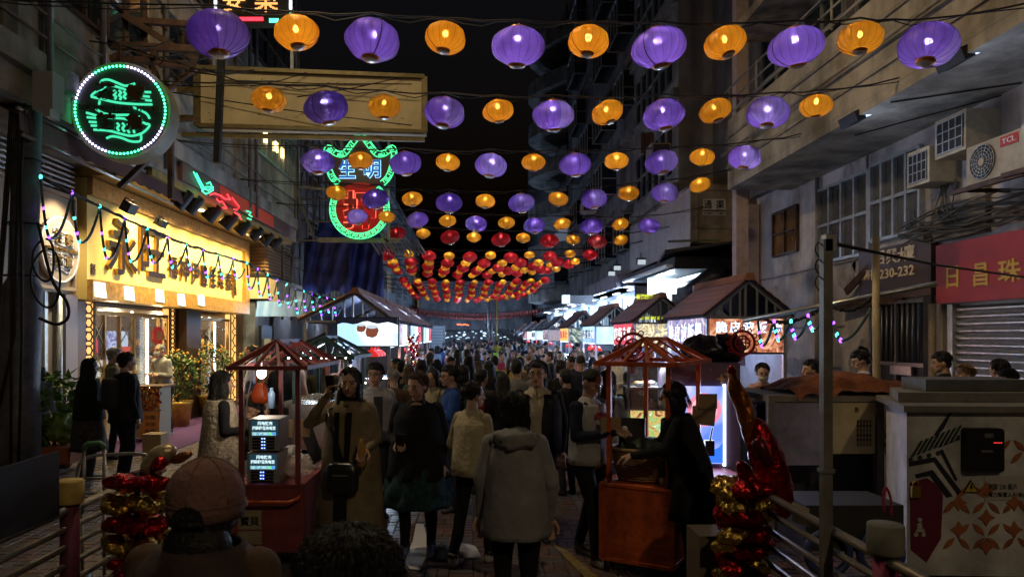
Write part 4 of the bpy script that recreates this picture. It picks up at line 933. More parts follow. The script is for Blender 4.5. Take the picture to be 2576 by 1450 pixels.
# banner, shutter
yb0, yb1 = 9.2, S(2356, 640, XW - .15).y
root = thing('shop_banner', 'red shop banner with large yellow characters over the shutter', 'banner', (XW - .15, 10.4, 2.52))
q = MB(); q.bx(XW - .16, yb0, 2.5, XW - .1, yb1, 3.42); q.build('board', mat('red_banner', (.36, .025, .03), .55, var=.25, scale=2), root)
q = MB()
for ch, p0, p1, q0, q1 in (('日', 2382, 2412, 667, 724), ('昌', 2450, 2486, 658, 721), ('珠', 2512, 2570, 646, 712), ('寶', 2590, 2660, 636, 708)): rt(q, ch, p0, p1, q0, q1, XW - .16)
q.build('lettering', mat('yellow_letters', (.6, .38, .04), .5), root, fix=False)
root = thing('roller_shutter', 'closed ribbed steel roller shutter under the red banner', 'shutter', (XW - .05, 10, 0)); q = MB()
ysh0, ysh1 = 9.0, S(2412, 800, XW).y; n = 22
for k in range(n):
    z = 2.46 - (k + 1) * .11; q2 = MB(); pr = [(XW - .02 - .03 * sin(pi * j / 4), z + .10 * j / 4) for j in range(5)]
    vs = [(x, y, zz) for y in (ysh0, ysh1) for x, zz in pr]; q2.add(vs, [(j, j + 1, 6 + j, 5 + j) for j in range(4)], 0, True); q2.build('slat', galv, root)
q.bx(XW - .1, ysh1, 0, XW - .003, ysh1 + .12, 2.48); q.build('guide_rail', alu, root)
# window and split air conditioners
def ac_box(i, px0, px1, py0, py1, X, lab, dep=.5):
    a, c = S(px0, py0, X), S(px1, py1, X); z0, z1 = c.z, a.z; y1, y0 = a.y, c.y
    r = thing('air_conditioner', lab, 'air conditioner', (X, (y0 + y1) / 2, z0), 0, None)
    q = MB(); q.bx(X, y0, z0, X + dep, y1, z1); q.build('casing', mat('ac_casing', (.36, .31, .22), .6, var=.25, streak=2), r)
    q = MB(); q.bx(X - .012, y0 + .05, z0 + .05, X - .001, y1 - .05, z1 - .06); q.build('grille', black, r)
    q = MB()
    for k in range(5): yy = y0 + .06 + (y1 - y0 - .12) * k / 4; q.bx(X - .02, yy - .008, z0 + .05, X - .013, yy + .008, z1 - .06)
    for k in range(4): zz = z0 + .06 + (z1 - z0 - .12) * k / 3; q.bx(X - .021, y0 + .05, zz - .008, X - .0135, y1 - .05, zz + .008)
    q.build('grille_bars', alu, r); return r
r = ac_box(0, 2282, 2338, 388, 456, 7.0, 'pale window air conditioner with side panel badge above the name panel')
ac_box(1, 2352, 2430, 308, 374, 7.0, 'window air conditioner with black grid grille under the balcony')
def split_ac(px, py, w, h, X, lab, badge):
    c = S(px, py, X); L = w * c.y * c.y / (X * KF); H = h * c.y / KF
    r = thing('air_conditioner_unit', lab, 'air conditioner', (X, c.y, c.z - H / 2)); y0, y1 = c.y - L / 2, c.y + L / 2; z0, z1 = c.z - H / 2, c.z + H / 2
    q = MB(); q.bx(X, y0, z0, X + .32, y1, z1); q.build('casing', mat('ac_casing', (.4, .36, .3)), r)
    fy, fr = y1 - H * .5 - .05, H * .44; q = MB()
    q.prism([(X - .012, fy + fr * cos(2 * pi * k / 24), c.z + fr * sin(2 * pi * k / 24)) for k in range(24)], (.012, 0, 0)); f = q.build('fan', black, r)
    q = MB()
    for rad in (.98, .8, .62, .44): q.tube([(X - .02, fy + fr * rad * cos(2 * pi * k / 24), c.z + fr * rad * sin(2 * pi * k / 24)) for k in range(24)], .006, 4, closed=True)
    for k in range(16): q.tube([(X - .02, fy, c.z), (X - .02, fy + fr * cos(2 * pi * k / 16), c.z + fr * sin(2 * pi * k / 16))], .005, 4)
    q.build('fan_guard', alu, f)
    q = MB(); q.prism([(X - .028, fy + fr * .22 * cos(2 * pi * k / 16), c.z + fr * .22 * sin(2 * pi * k / 16)) for k in range(16)], (.008, 0, 0)); q.build('fan_hub', cream, f)
    if badge:
        q = MB(); q.bx(X - .01, y0 + .06, z1 - .16, X, y0 + .36, z1 - .03); bd = q.build('badge', mat('red_badge', (.4, .03, .03), .5), r)
        q = MB(); text(q, 'TCL', (X - .014, y0 + .32, z1 - .13), (0, -1, 0), (0, 0, 1), .22, .07, depth=.003); q.build('lettering', white, bd, fix=False)
    q = MB(); q.bar((X + .0, y0 - .2, z0 - .06), (X + .0, y1 + .3, z0 - .04), .06); q.bar((X, y0 - .1, z0 - .06), (XW, y0 - .1, z0 - .5), .05); q.bar((X, y1, z0 - .06), (XW, y1, z0 - .06), .05); q.build('bracket', rust, r)
split_ac(2498, 398, 140, 100, 6.9, 'white split air conditioner with round black fan and red badge', True)
split_ac(2622, 350, 110, 108, 6.75, 'second split air conditioner at the edge beside the one with red badge', False)
# balcony floodlights
for i, (px, py, Y) in enumerate(((2445, 130, 8.8), (2178, 285, 11.2))):
    c = U(px, py, Y); s = .62
    r = thing('floodlight', ('black floodlight under the balcony nearest the camera', 'black floodlight under the balcony farther along the soffit')[i], 'floodlight', c)
    q = MB(); q.box((0, 0, 0), (s, .5, .16), ry=R(-22)); q.build('housing', black, r, local=True)
    q = MB(); q.box((-.05, -.26, -.05), (s * .35, .012, .10), ry=R(-22)); q.build('lens', glow('cool_lens', (.55, .7, 1), 1.5), r, local=True)
    q = MB(); q.tube([(-.1, 0, 0), (.1, 0, .3)], .02, 5); q.build('bracket', black, r, local=True)
    lamp('flood_glow', 'POINT', c + Vector((-.1, -.45, -.9)), 9, (.6, .72, 1), r, .1)

# ---- concrete corner block with drain clearing advert
root = thing('concrete_bay', 'stained concrete bay with a painted drain clearing advert', 'building', (6.4, 21, 4.5))
Yc = 20.5; A = U(1738, 480, Yc); B2 = U(1912, 612, Yc)
q = MB(); q.bx(A.x, Yc, 4.66, 9, 28.5, 6.4); q.build('wall', conc2, root)
q = MB(); q.bx(A.x - .02, Yc + .02, 4.55, A.x - .003, 28.4, 6.3); q.build('white_side', mat('pale_side_wall', (.5, .44, .42), .8, var=.2, streak=1), root)
q = MB(); q.bx(A.x + .15, Yc - .06, 6.2, 9, Yc, 6.34); q.bx(A.x + .02, Yc - .05, 5.1, 9, Yc - .002, 5.2); q.bx(A.x + .02, Yc - .05, 4.66, A.x + .2, Yc - .003, 6.3); q.build('moulding', conc2, root)
def fr_t(q, s, p0, p1, q0, q1, Y, m=0, **k): a, c = U(p0, q1, Y), U(p1, q0, Y); text(q, s, a, (1, 0, 0), (0, 0, 1), c.x - a.x, c.z - a.z, m=m, depth=.006, **k)
q = MB(); a, c = U(1769, 500, Yc - .008), U(1825, 527, Yc - .008); q.bx(a.x, Yc - .01, c.z, c.x, Yc - .002, a.z); a, c = U(1769, 532, Yc), U(1825, 541, Yc); q.bx(a.x, Yc - .01, c.z, c.x, Yc - .002, a.z); q.build('advert_patch', white, root)
q = MB(); fr_t(q, '通', 1771, 1791, 503, 525, Yc - .016); fr_t(q, '渠', 1801, 1822, 503, 525, Yc - .016); fr_t(q, '90817280', 1771, 1823, 533, 540, Yc - .016); q.build('lettering', mat('black_stencil', (.02, .02, .02), .7), root, fix=False)
q = MB(); fr_t(q, '水喉 坐廁 通渠 電話', 1770, 1824, 528, 531, Yc - .012); q.build('small_lettering', mat('black_stencil', (0, 0, 0)), root, fix=False)
# dark canopy and ducts under the bay, white shop front glowing beside it
root = thing('duct_canopy', 'black canopy with ventilation ducts beneath the concrete bay', 'canopy', (7, 21, 3.6))
q = MB(); q.prism([(5.5, 20.2, 4.35), (7.6, 19.6, 4.62), (7.6, 19.6, 4.68), (5.5, 20.2, 4.45)], (1.2, 6, 0)); q.bx(5.9, 20.6, 3.95, 8.5, 26, 4.3); q.build('canopy_sheet', black, root)
q = MB(); q.tube([(7.3, 20.4, 3.9), (7.0, 20.6, 3.65), (6.7, 20.8, 3.4), (6.5, 21.5, 3.3)], .34, 14); q.tube([(7.4, 20.6, 4.1), (7.4, 21.5, 4.1)], .4, 14); q.build('duct', mat('black_duct', (.02, .022, .028), .35, .4), root)
q = MB(); q.bar(U(1680, 607, 20.3), U(1755, 604, 20.3), .06); q.bar(U(1755, 604, 20.3), U(1810, 605, 20.3), .05); q.build('green_tube_lamp', mat('green_pipe', (.12, .16, .09), .5), root)
root = thing('white_lit_shop', 'bright white lit shop front behind the stalls', 'shop', (6.6, 24, 0))
q = MB(); q.bx(6.9, 20.8, 2.2, 7.0, 24.2, 3.9); q.bx(6.0, 24.2, 2.3, 7.0, 24.3, 4.3); q.build('wall', mat('white_glazed_wall', (.75, .76, .78), .6, var=.08), root)
q = MB(); q.bx(5.7, 20.8, 4.02, 7.6, 27, 4.1); q.build('ceiling', white, root)
q = MB(); q.bx(6.35, 24.1, 2.2, 6.5, 24.19, 3.6); q.build('stone_pilaster', conc2, root)
q = MB(); q.bx(6.2, 19.8, 2.45, 7.5, 19.9, 3.4); q.bx(7.0, 20.7, 2.3, 7.6, 20.78, 3.6); q.build('side_panel', mat('blue_grey_panel', (.3, .34, .42), .4, .3), root)
for p in ((6.3, 22.6, 3.85), (6.3, 23.7, 3.85)): lamp('shop_lamp', 'POINT', p, 110, (.62, .82, 1), root, .1)
for i, (px, py, Y) in enumerate(((1613, 657, 21.5), (1552, 672, 25), (1538, 686, 26))):
    c = U(px, py, Y); r = thing('work_light', ('square work light below the white shop ceiling', 'tilted work light hung before the white shop', 'glaring round work light on the shop fascia')[i], 'lamp', c)
    q = MB(); q.box((0, 0, 0), (.28, .12, .2), rx=.3); q.build('housing', black, r, local=True)
    q = MB(); q.box((0, -.07, -.03), (.24, .01, .15), rx=.3); q.build('lens', glow('work_lens', (.8, .92, 1), 9 if i == 2 else .5), r, local=True)
    q = MB(); q.tube([(0, 0, .1), (0, .05, .26)], .015, 5); q.build('bracket', black, r, local=True)
root = thing('yellow_letter_shop', 'grey shop fascia with yellow green neon lettering behind second stall', 'shop', (6.8, 22.4, 0))
q = MB(); q.bx(6.3, 22.2, 2.35, 7.6, 22.4, 3.3); q.build('fascia', mat('grey_fascia', (.13, .12, .13), .5), root)
q = MB(); fr_t(q, '香港麻雀專門', 1600, 1665, 739, 752, 20.2, bold=.03); fr_t(q, 'HONG KONG MAHJONG KING Pro Shop', 1604, 1672, 795, 806, 20.2, bold=.03); q.build('lettering', glow('acid_yellow_neon', (.72, .8, .03), .9), root, fix=False)
# shops farther along with blue light
root = thing('shop_row', 'row of brightly lit shops behind the right stalls', 'shop', (6.8, 38, 0))
q = MB(); q.bx(6.9, 24.4, 0, 8.5, 66, 4.0); q.build('wall', mat('shop_wall', (.3, .32, .38), .6, var=.4, scale=1.2), root)
q = MB(); q.bx(5.9, 27, 3.9, 7.6, 66, 4.02); q.build('canopy', darkwall, root)
q = MB(); q.bx(6.2, 27.0, 3.5, 7.2, 27.2, 4.0); q.build('fascia_end', darkwall, root)
for k, (y, l, m_) in enumerate(((27.5, 4.5, glow('sign_violet_grey', (.16, .18, .28), .8)), (32.5, 2.5, mat('timber_sign', (.5, .4, .25), .5, emit=.35, ecol=(.9, .8, .55))), (36, 5, glow('sign_blue_white', (.35, .6, .85), .7)), (42, 4, glow('sign_teal', (.1, .35, .5), .8)), (47, 6, glow('sign_pale', (.6, .75, .95), .8)), (54, 8, glow('sign_cool', (.3, .45, .7), .7)))):
    q = MB(); q.bx(6.84, y, 2.35, 6.9, y + l, 3.7); sg = q.build('shop_sign', m_, root)
    q = MB()
    if k == 0:
        for j, ch in enumerate('手打美食品'): text(q, ch, (6.80, y + l - .5 - j * .8, 2.7), (0, -1, 0), (0, 0, 1), .6, .62, depth=.04, bold=.02)
    else: text(q, ('', '茶', '便利店', '小館', '藥房', '飯店')[k], (6.80, y + l * .8, 2.7), (0, -1, 0), (0, 0, 1), l * .6, .55, depth=.03)
    q.build('lettering', chrome if k == 0 else glow('sign_letters', (.9, .95, 1), 1.0), sg, fix=False)
q = MB()
for y in (28, 31, 34, 37, 40, 44, 48, 53, 58): q.box((6.3, y, 3.82), (.12, 1.1, .05))
q.build('ceiling_light', glow('tube_light', (.7, .85, 1), 3), root, kind='stuff')
for y in (28, 33, 38, 44, 51, 59): lamp('shop_row_lamp', 'POINT', (6.1, y, 3.6), 210, (.42, .62, 1), root, .15)
root = thing('box_light_sign', 'white lit box sign jutting over the right stalls', 'sign', U(1436, 750, 31)); q = MB(); a, c = U(1417, 741, 31), U(1434, 762, 31)
q.bx(a.x, 31, c.z, c.x, 31.5, a.z); q.build('lit_face', glow('box_face', (.6, .85, 1), 1.2), root); q = MB(); q.bx(c.x + .01, 31, c.z, c.x + 1.0, 31.5, a.z - .02); q.build('box', steel, root)

# ---- dark tenements on the right with window cages
def cages(root, X, rows, seed, z0=5.6, h=3.0):
    rr = random.Random(seed)
    for (y0, y1) in rows:
        for s in range(7):
            z = z0 + s * h
            if rr.random() < .25: continue
            d = rr.choice((.5, .6, .75)); q = MB()
            for y in (y0, y1):
                for x in (X - d, X): q.bar((x, y, z), (x, y, z + 1.5), .05)
                for zz in (z, z + .75, z + 1.5): q.bar((X - d, y, zz), (X, y, zz), .045)
            for zz in (z, z + 1.5): q.bar((X - d, y0, zz), (X - d, y1, zz), .05)
            for k in range(1, 3): y = y0 + (y1 - y0) * k / 3; q.bar((X - d, y, z), (X - d, y, z + 1.5), .04)
            w = q.build('window_cage', alu, root)
            q = MB(); q.bx(X - d + .02, y0 + .03, z + .03, X - .02, y1 - .03, z + 1.46); q.build('pane', glassd, w)
root = thing('dark_tenement', 'dark tenement with projecting window cages above the lit shops', 'building', (8, 34, 4))
q = MB(); q.bx(6.75, 28.6, 4.05, 15, 48, 34); q.build('wall', midwall, root)
q = MB()
for s in range(9): q.bx(6.5, 28.6, 4.4 + s * 3, 6.75, 48, 4.75 + s * 3)
q.build('ledge', conc, root); cages(root, 6.75, ((29.4, 31.4), (33, 35.4), (37, 39.5), (42, 45)), 2)
q = MB(); q.bx(5.7, 28.0, 3.9, 6.74, 36, 4.45); q.build('hanging_fascia', mat('pale_fascia', (.3, .28, .3), .7, streak=1), root)
root = thing('recessed_tenement', 'dim tenement set back above the concrete bay', 'building', (8, 23, 6))
q = MB(); q.bx(7.6, 18.7, 6.42, 15, 28.5, 34); q.build('wall', darkwall, root)
q = MB(); q.bx(6.5, 22.3, 6.42, 7.59, 28.4, 34); q.build('bay_front', midwall, root)
q = MB()
for s in range(8): q.bx(6.3, 22.2, 6.5 + s * 3, 6.5, 28.45, 6.8 + s * 3)
q.build('ledge', conc, root)
for s in range(7): frame_window(root, 6.5, 22.7, 27.9, 7.2 + s * 3, 8.9 + s * 3, 6, 2, alu, glassd, -1)
b = MB(); n = 10; vs = []
a, c = U(1612, 333, 24.5), U(1645, 387, 24.5)
for j in range(9):
    for k in range(n + 1): vs.append((a.x + (c.x - a.x) * k / n, 24.5 + .04 * sin(k * 2.2), a.z + (c.z - a.z) * j / 8 + .02 * sin(k)))
b.add(vs, [(j * (n + 1) + k, j * (n + 1) + k + 1, (j + 1) * (n + 1) + k + 1, (j + 1) * (n + 1) + k) for j in range(8) for k in range(n)], 0, True)
b.build('hanging_towel', mat('brown_towel', (.2, .1, .07), .9), label='brown towel hung out on the dark tenement to dry', cat='towel')
for i, (px, py, Y) in enumerate(((1640, 400, 22), (1468, 535, 30), (1420, 560, 40))):
    c = U(px, py, Y); r = thing('window_air_conditioner', ('old air conditioner on the bay below the brown towel', 'small air conditioner on the dark tenement beside the eaves', 'air conditioner farther down the dark tenement wall')[i], 'air conditioner', c)
    q = MB(); q.box((.2, 0, .2), (.6, .7, .42)); q.build('casing', mat('ac_casing', (.4, .36, .3)), r, local=True); q = MB(); q.box((.2, -.36, .2), (.5, .02, .32)); q.build('grille', black, r, local=True)
# round balconied block at the far end, on the right
root = thing('round_balcony_block', 'dark block with rounded balconies at the far right', 'building', (11, 66, 0))
q = MB(); q.bx(7.0, 50, 4, 20, 90, 26); q.build('wall', darkwall, root)
for s in range(7):
    q = MB(); vs = []; z = 4.6 + s * 3.2
    prof = [(4.5 + 2.5 * (1 - sin(pi * k / 12 * .5)), 56 - 5 * cos(pi * k / 24)) for k in range(13)]
    poly = [(7.0 - 2.6 * sin(pi * k / 12), 51 + 10 * k / 12, z) for k in range(13)]; q.prism(poly, (0, 0, 1.1)); q.build('balcony', conc, root)
for s in range(7):
    q = MB(); z = 5.9 + s * 3.2; q.bx(6.9, 52, z, 6.99, 60, z + 1.4); q.build('window', glassd if s != 1 else mat('lit_pane_cool', (.1, .12, .15)), root)
# a pair of tents and tarps closing the street
root = thing('far_tent', 'pale striped tent closing the far end of the street', 'tent', (-1.6, 62, 0)); q = MB()
for k in range(9): q.bx(-4.6, 62 + .01 * k, .5 + k * .26, -2.6, 63, .72 + k * .26)
q.build('stripe', mat('pale_canvas', (.6, .64, .66), .7), root); q = MB(); q.bx(-4.6, 62.2, .4, -2.6, 66, 2.9); q.build('side', midwall, root)
b = MB(); vs = []; n = 20
for j in range(6):
    for k in range(n + 1): vs.append((1.0 + 4.0 * k / n, 60 + j * 1.2 + .25 * sin(k * 1.9), 3.1 - .9 * (k / n) ** .6 - .25 * j * (k / n) + .18 * sin(k * 2.7 + j)))
b.add(vs, [(j * (n + 1) + k, j * (n + 1) + k + 1, (j + 1) * (n + 1) + k + 1, (j + 1) * (n + 1) + k) for j in range(5) for k in range(n)], 0, True)
b.build('grey_tarp', mat('grey_tarp_m', (.4, .4, .38), .6, var=.3), label='sagging grey tarpaulin roof at the far end of the street', cat='tarpaulin')
root = thing('far_market', 'far market hall mouth with blue white lights', 'market hall', (0, 70, 0))
q = MB(); q.bx(-6, 78, 2.6, 6.5, 79, 8); q.bx(-6, 79, 0, 6.5, 79.2, 2.6); q.build('wall', darkwall, root)
q = MB(); rr = random.Random(8)
for k in range(60): q.box((rr.uniform(-5.5, 5.5), 72 + rr.random() * 6, rr.uniform(1.6, 2.5)), (rr.uniform(.06, .35), .05, rr.uniform(.05, .15)))
q.build('market_light', glow('market_light_m', (.55, .75, 1), 1.6), root, kind='stuff')
q = MB(); 
for k in range(14): q.box((U(1150 + k * 2.2, 816, 61).x, 61, U(0, 816, 61).z + rr.uniform(-.05, .05)), (.06, .04, .1))
q.build('red_sign_led', glow('far_red_led', (1, .2, .05), 2), root, kind='stuff')
lamp('market_lamp', 'POINT', (0, 70, 3.5), 800, (.4, .62, 1), root, .3); lamp('market_lamp', 'POINT', (-1, 56, 3.8), 520, (.4, .62, 1), root, .3)
for i, (px, Y, z) in enumerate(((1248, 50, 4.6), (1229, 56, 4.2), (1238, 60, 3.9))):
    c = U(px, 843, Y); b = MB(); b.tube([(c.x, Y, 0), (c.x, Y, z)], .08, 8); b.build('tent_post', (mat('yellow_pole', (.4, .3, .08), .5), steel, steel)[i], label=('yellow post before the far grey tarpaulin', 'thin grey post left of the yellow post', 'farther thin grey post left of the tarpaulin')[i], cat='post')
# ------------------------------------------------------------------ MARKET STALLS
tilem = mat('terracotta_tile', (.20, .075, .045), .6, var=.4, scale=6, bump=.15); ridgem = mat('ridge_cap', (.25, .10, .045), .55, var=.3)
under = mat('roof_underside', (.02, .022, .05), .6, var=.3)
def tile_col(L, seg, rad):
    q = MB(); vs = []; n = 5; rows = []
    for i in range(seg):
        for e, dr in ((0, .0), (1, .014)):
            s = L * (i + e) / seg
            rows.append([( rad * cos(pi * k / (n - 1)) * (1 + dr * 3), -s, rad * .75 * sin(pi * k / (n - 1)) + dr) for k in range(n)])
    for r_ in rows: vs += r_
    q.add(vs, [(i * n + k, i * n + k + 1, (i + 1) * n + k + 1, (i + 1) * n + k) for i in range(len(rows) - 1) for k in range(n - 1)] + [tuple((len(rows) - 1) * n + k for k in range(n))], 0, True)
    return q.mesh('roof_tile', tilem)
def roof(root, x0, x1, xa, ze, za, Y0, Y1, near):
    """pitched roof, ridge along y at xa"""
    w = wloc(root); pitch = .125
    for xe in (x0, x1):
        dx, dz = xe - xa, ze - za; L = hypot(dx, dz); n = int((Y1 - Y0) / pitch); me = tile_col(L, 6, pitch * .46)
        M0 = Matrix(((0, -dx / L, dz / L * (-1 if dx > 0 else 1) * (1 if dx > 0 else -1) * -1, 0), (1, 0, 0, 0), (0, -dz / L, abs(dx) / L, 0), (0, 0, 0, 1)))
        # columns: local x -> world y, local -y -> down slope, local z -> roof normal
        nrm = Vector((-dz * (1 if dx > 0 else -1), 0, abs(dx))).normalized(); sl = Vector((dx / L, 0, dz / L))
        M = Matrix(((0, -sl.x, nrm.x), (1, -sl.y, nrm.y), (0, -sl.z, nrm.z))).to_4x4()
        if near:
            for k in range(n):
                o = link('roof_tile', me, root); o.matrix_local = Matrix.Translation(Vector((xa, Y0 + pitch * (k + .5), za + .02)) - w) @ M
        else:
            q = MB(); tv = [tuple(v.co) for v in me.vertices]; tf_ = [tuple(p.vertices) for p in me.polygons]
            for k in range(n):
                T = Matrix.Translation(Vector((xa, Y0 + pitch * (k + .5), za + .02))) @ M; q.add([T @ Vector(v) for v in tv], tf_, 0, True)
            q.build('roof_tiles', tilem, root, kind='stuff', fix=False)
        q = MB(); t = nrm * -.03
        q.prism([(xa, Y0, za), (xe, Y0, ze), Vector((xe, Y0, ze)) + t, Vector((xa, Y0, za)) + t], (0, Y1 - Y0, 0)); q.build('roof_sheet', under, root)
    q = MB(); q.prism([(xa - .12, Y0 - .03, za - .02), (xa + .12, Y0 - .03, za - .02), (xa + .07, Y0 - .03, za + .12), (xa - .07, Y0 - .03, za + .12)], (0, Y1 - Y0 + .06, 0)); q.build('ridge_cap', ridgem, root)
def gable(root, x0, x1, xa, ze, za, Y):
    q = MB(); q.bar((x0, Y, ze - .04), (xa, Y, za - .05), .05); q.bar((x1, Y, ze - .04), (xa, Y, za - .05), .05); q.bar((x0 + .1, Y, ze - .03), (x1 - .1, Y, ze - .03), .05)
    for f in (.18, .38, .58, .8):
        for xe in (x0, x1):
            x = xe + (xa - xe) * f; q.bar((x, Y, ze - .02), (x, Y, ze + (za - ze) * f - .05), .035)
    q.bar((xa - .06, Y, ze), (xa - .06, Y, za - .07), .04); q.build('gable_frame', mat('truss_steel', (.2, .2, .2), .5, .5, var=.3), root)
def panel(root, name, m, x0, y0, z0, x1, y1, z1, fr=True):
    q = MB(); q.bx(x0, y0, z0, x1, y1, z1); o = q.build(name, m, root)
    return o
heatred = mat('red_lamp_shade', (.5, .02, .015), .35, emit=.55, ecol=(1, .03, .02))
def heat_lamp(root, x, y, z, r_=.17):
    q = MB(); q.lathe([(r_, 0), (r_ * .97, .06), (r_ * .6, .14), (.03, .17), (.012, .5)], (x, y, z), 14, cap=False); s = q.build('heat_lamp', heatred, root)
    q = MB(); q.lathe([(r_ * .9, .01), (r_ * .5, .015)], (x, y, z), 12); q.build('bulb', glow('heat_bulb', (1, .55, .45), 8), s)
STN = ['nearest right', 'second right', 'third right', 'fourth right', 'fifth right', 'sixth right', 'seventh right', 'eighth right', 'ninth right']
def stall(i, Y0, Y1, side_pic, front_pic, side_txt, front_txt, tcol, desc, near, x0=4.38, x1=6.13):
    ze, za = 2.37, 3.07; xa = (x0 + x1) / 2
    root = thing('market_stall', desc, 'market stall', (xa, (Y0 + Y1) / 2, 0), 0, 'tiled food stalls along the right')
    roof(root, x0, x1, xa, ze, za, Y0, Y1, near); gable(root, x0 + .05, x1 - .05, xa, ze, za, Y0 + .05); gable(root, x0 + .05, x1 - .05, xa, ze, za, Y1 - .05)
    q = MB()
    for x in (x0 + .14, x1 - .14):
        for y in (Y0 + .16, Y1 - .16): q.bx(x - .035, y - .035, 0, x + .035, y + .035, ze - .05)
    q.build('frame', galv, root)
    q = MB(); q.bx(x0 + .1, Y0 + .22, .05, x0 + .55, Y1 - .2, .92); q.bx(x0 + .05, Y0 + .2, .925, x0 + .6, Y1 - .18, .96); q.build('counter', chrome, root)
    q = MB(); q.bx(x1 - .12, Y0 + .2, 0, x1 - .09, Y1 - .2, 2.3); q.bx(x0 + .62, Y0 + .205, 0, x1 - .2, Y0 + .23, .95); q.build('back_wall', mat('stall_back', (.07, .065, .07), .6, var=.4), root)
    a = panel(root, 'side_sign', side_pic, x0 + .10, Y0 + .25, 1.72, x0 + .125, Y1 - .2, 2.34)
    f = panel(root, 'front_sign', front_pic, x0 + .16, Y0 + .08, 1.68, x1 - .2, Y0 + .115, 2.33)
    q = MB(); q.bx(x0 + .13, Y0 + .09, 1.64, x1 - .17, Y0 + .13, 1.677); q.bx(x0 + .13, Y0 + .09, 2.332, x1 - .17, Y0 + .13, 2.36); q.build('sign_frame', black, f)
    if side_txt:
        n = len(side_txt); L = (Y1 - Y0 - .6) / n
        for nm, bo, dx, g in (('lettering_outline', .07, .004, tcol[1]), ('lettering', .02, .012, tcol[0])):
            q = MB()
            for j, ch in enumerate(side_txt): text(q, ch, (x0 + .10 - dx, Y1 - .3 - j * L, 1.86), (0, -1, 0), (0, 0, 1), L * .82, .38, bold=bo, depth=.003)
            q.build(nm, g, a, fix=False)
    if front_txt:
        n = len(front_txt); L = (x1 - x0 - .45) / n
        for nm, bo, dy, g in (('lettering_outline', .07, .006, tcol[1]), ('lettering', .025, .014, tcol[0])):
            q = MB()
            for j, ch in enumerate(front_txt): text(q, ch, (x0 + .26 + j * L, Y0 + .08 - dy, 2.05), (1, 0, 0), (0, 0, 1), L * .84, .22, bold=bo, depth=.003)
            q.build(nm, g, f, fix=False)
    for y in ((Y0 + .7, Y0 + 1.2, Y0 + 2.1) if near else (Y0 + .8, Y0 + 1.5)): heat_lamp(root, x0 + .3, y, 1.42)
    if near: lamp('heat_glow', 'POINT', (x0 + .3, Y0 + 1.2, 1.38), 26, (1, .5, .34), root, .1)
    q = MB(); q.bx(x0 + .09, Y0 + .3, 1.685, x0 + .12, Y1 - .3, 1.71); q.build('led_strip', glow('added_strip_glow', (.6, .78, 1), 3), root)  # strip and its lamp are added to light the crowd
    lamp('added_crowd_light', 'AREA', (x0 + .07, (Y0 + Y1) / 2, 1.68), 75, (.40, .6, 1), root, .05, (x0 - 2, (Y0 + Y1) / 2, .9), sizey=2.4)
    q = MB(); rr = random.Random(i)
    for k in range(14):
        y = rr.uniform(Y0 + .3, Y1 - .3); q.lathe([(.05, 0), (.07, .05), (.06, .12)], (x0 + .2 + rr.random() * .3, y, .962), 8, m=k % 3)
    q.build('food_trays', [chrome, mat('fried_food', (.4, .2, .06), .5), white], root, kind='stuff')
    lamp('stall_lamp', 'AREA', (xa, (Y0 + Y1) / 2, 2.24), 190 if near else 170, (.42, .60, 1), root, 1.2, (xa - .6, (Y0 + Y1) / 2, 0), sizey=.3)
    q = MB(); q.bx(xa - .03, Y0 + .5, 2.26, xa + .03, Y1 - .5, 2.29); q.build('tube_lamp', glow('stall_tube', (.8, .9, 1), 2), root)
    q = MB(); q.bx(x0 + .16, Y0 + .13, 2.30, x1 - .16, Y1 - .13, 2.315); q.build('light_block_sheet', under, root)  # sheet added to keep the lamp light off the roof and gable
    return root
wt = glow('letter_white', (.95, .97, 1), 1.3); bl = glow('letter_blue', (.02, .12, .5), .7); dkl = glow('letter_dark', (.02, .02, .06), .3); yl = glow('letter_yellow', (1, .75, .2), 1); rd = glow('letter_red', (.7, .03, .03), .8)

P_saus = picture('sausage_print', [(.10, .03, .02), (.34, .09, .04), (.5, .2, .10), (.75, .45, .3)], 1.1, 5)
P_dark = picture('stew_print', [(.01, .02, .1), (.06, .08, .3), (.35, .16, .12), (.6, .6, .75)], 1.1, 3.5)
P_red = glow('red_print', (.62, .03, .04), 1.0)
P_noodle = picture('noodle_print', [(.1, .15, .35), (.35, .3, .2), (.75, .6, .3), (.95, .85, .6)], 1.2, 4, dist=3)
P_blue = picture('blue_print', [(.12, .3, .8), (.35, .6, 1), (.55, .78, 1)], .95, .8)
P_pale = picture('pale_print', [(.45, .72, .95), (.75, .9, 1), (.85, .95, 1)], 1.05, 1)
P_or = glow('orange_print', (.95, .45, .08), 1.1)
P_bowl = picture('bowl_print', [(.01, .03, .03), (.05, .12, .1), (.5, .55, .45), (.8, .85, .8)], .8, 3)
P_skew = picture('skewer_print', [(.05, .05, .12), (.35, .12, .1), (.7, .7, .8)], .8, 6, 'wave')
P_wht = glow('white_print', (.7, .88, 1), 1.1); P_mix = picture('mixed_print', [(.1, .2, .6), (.6, .05, .08), (.9, .9, .95)], .8, 1.5)
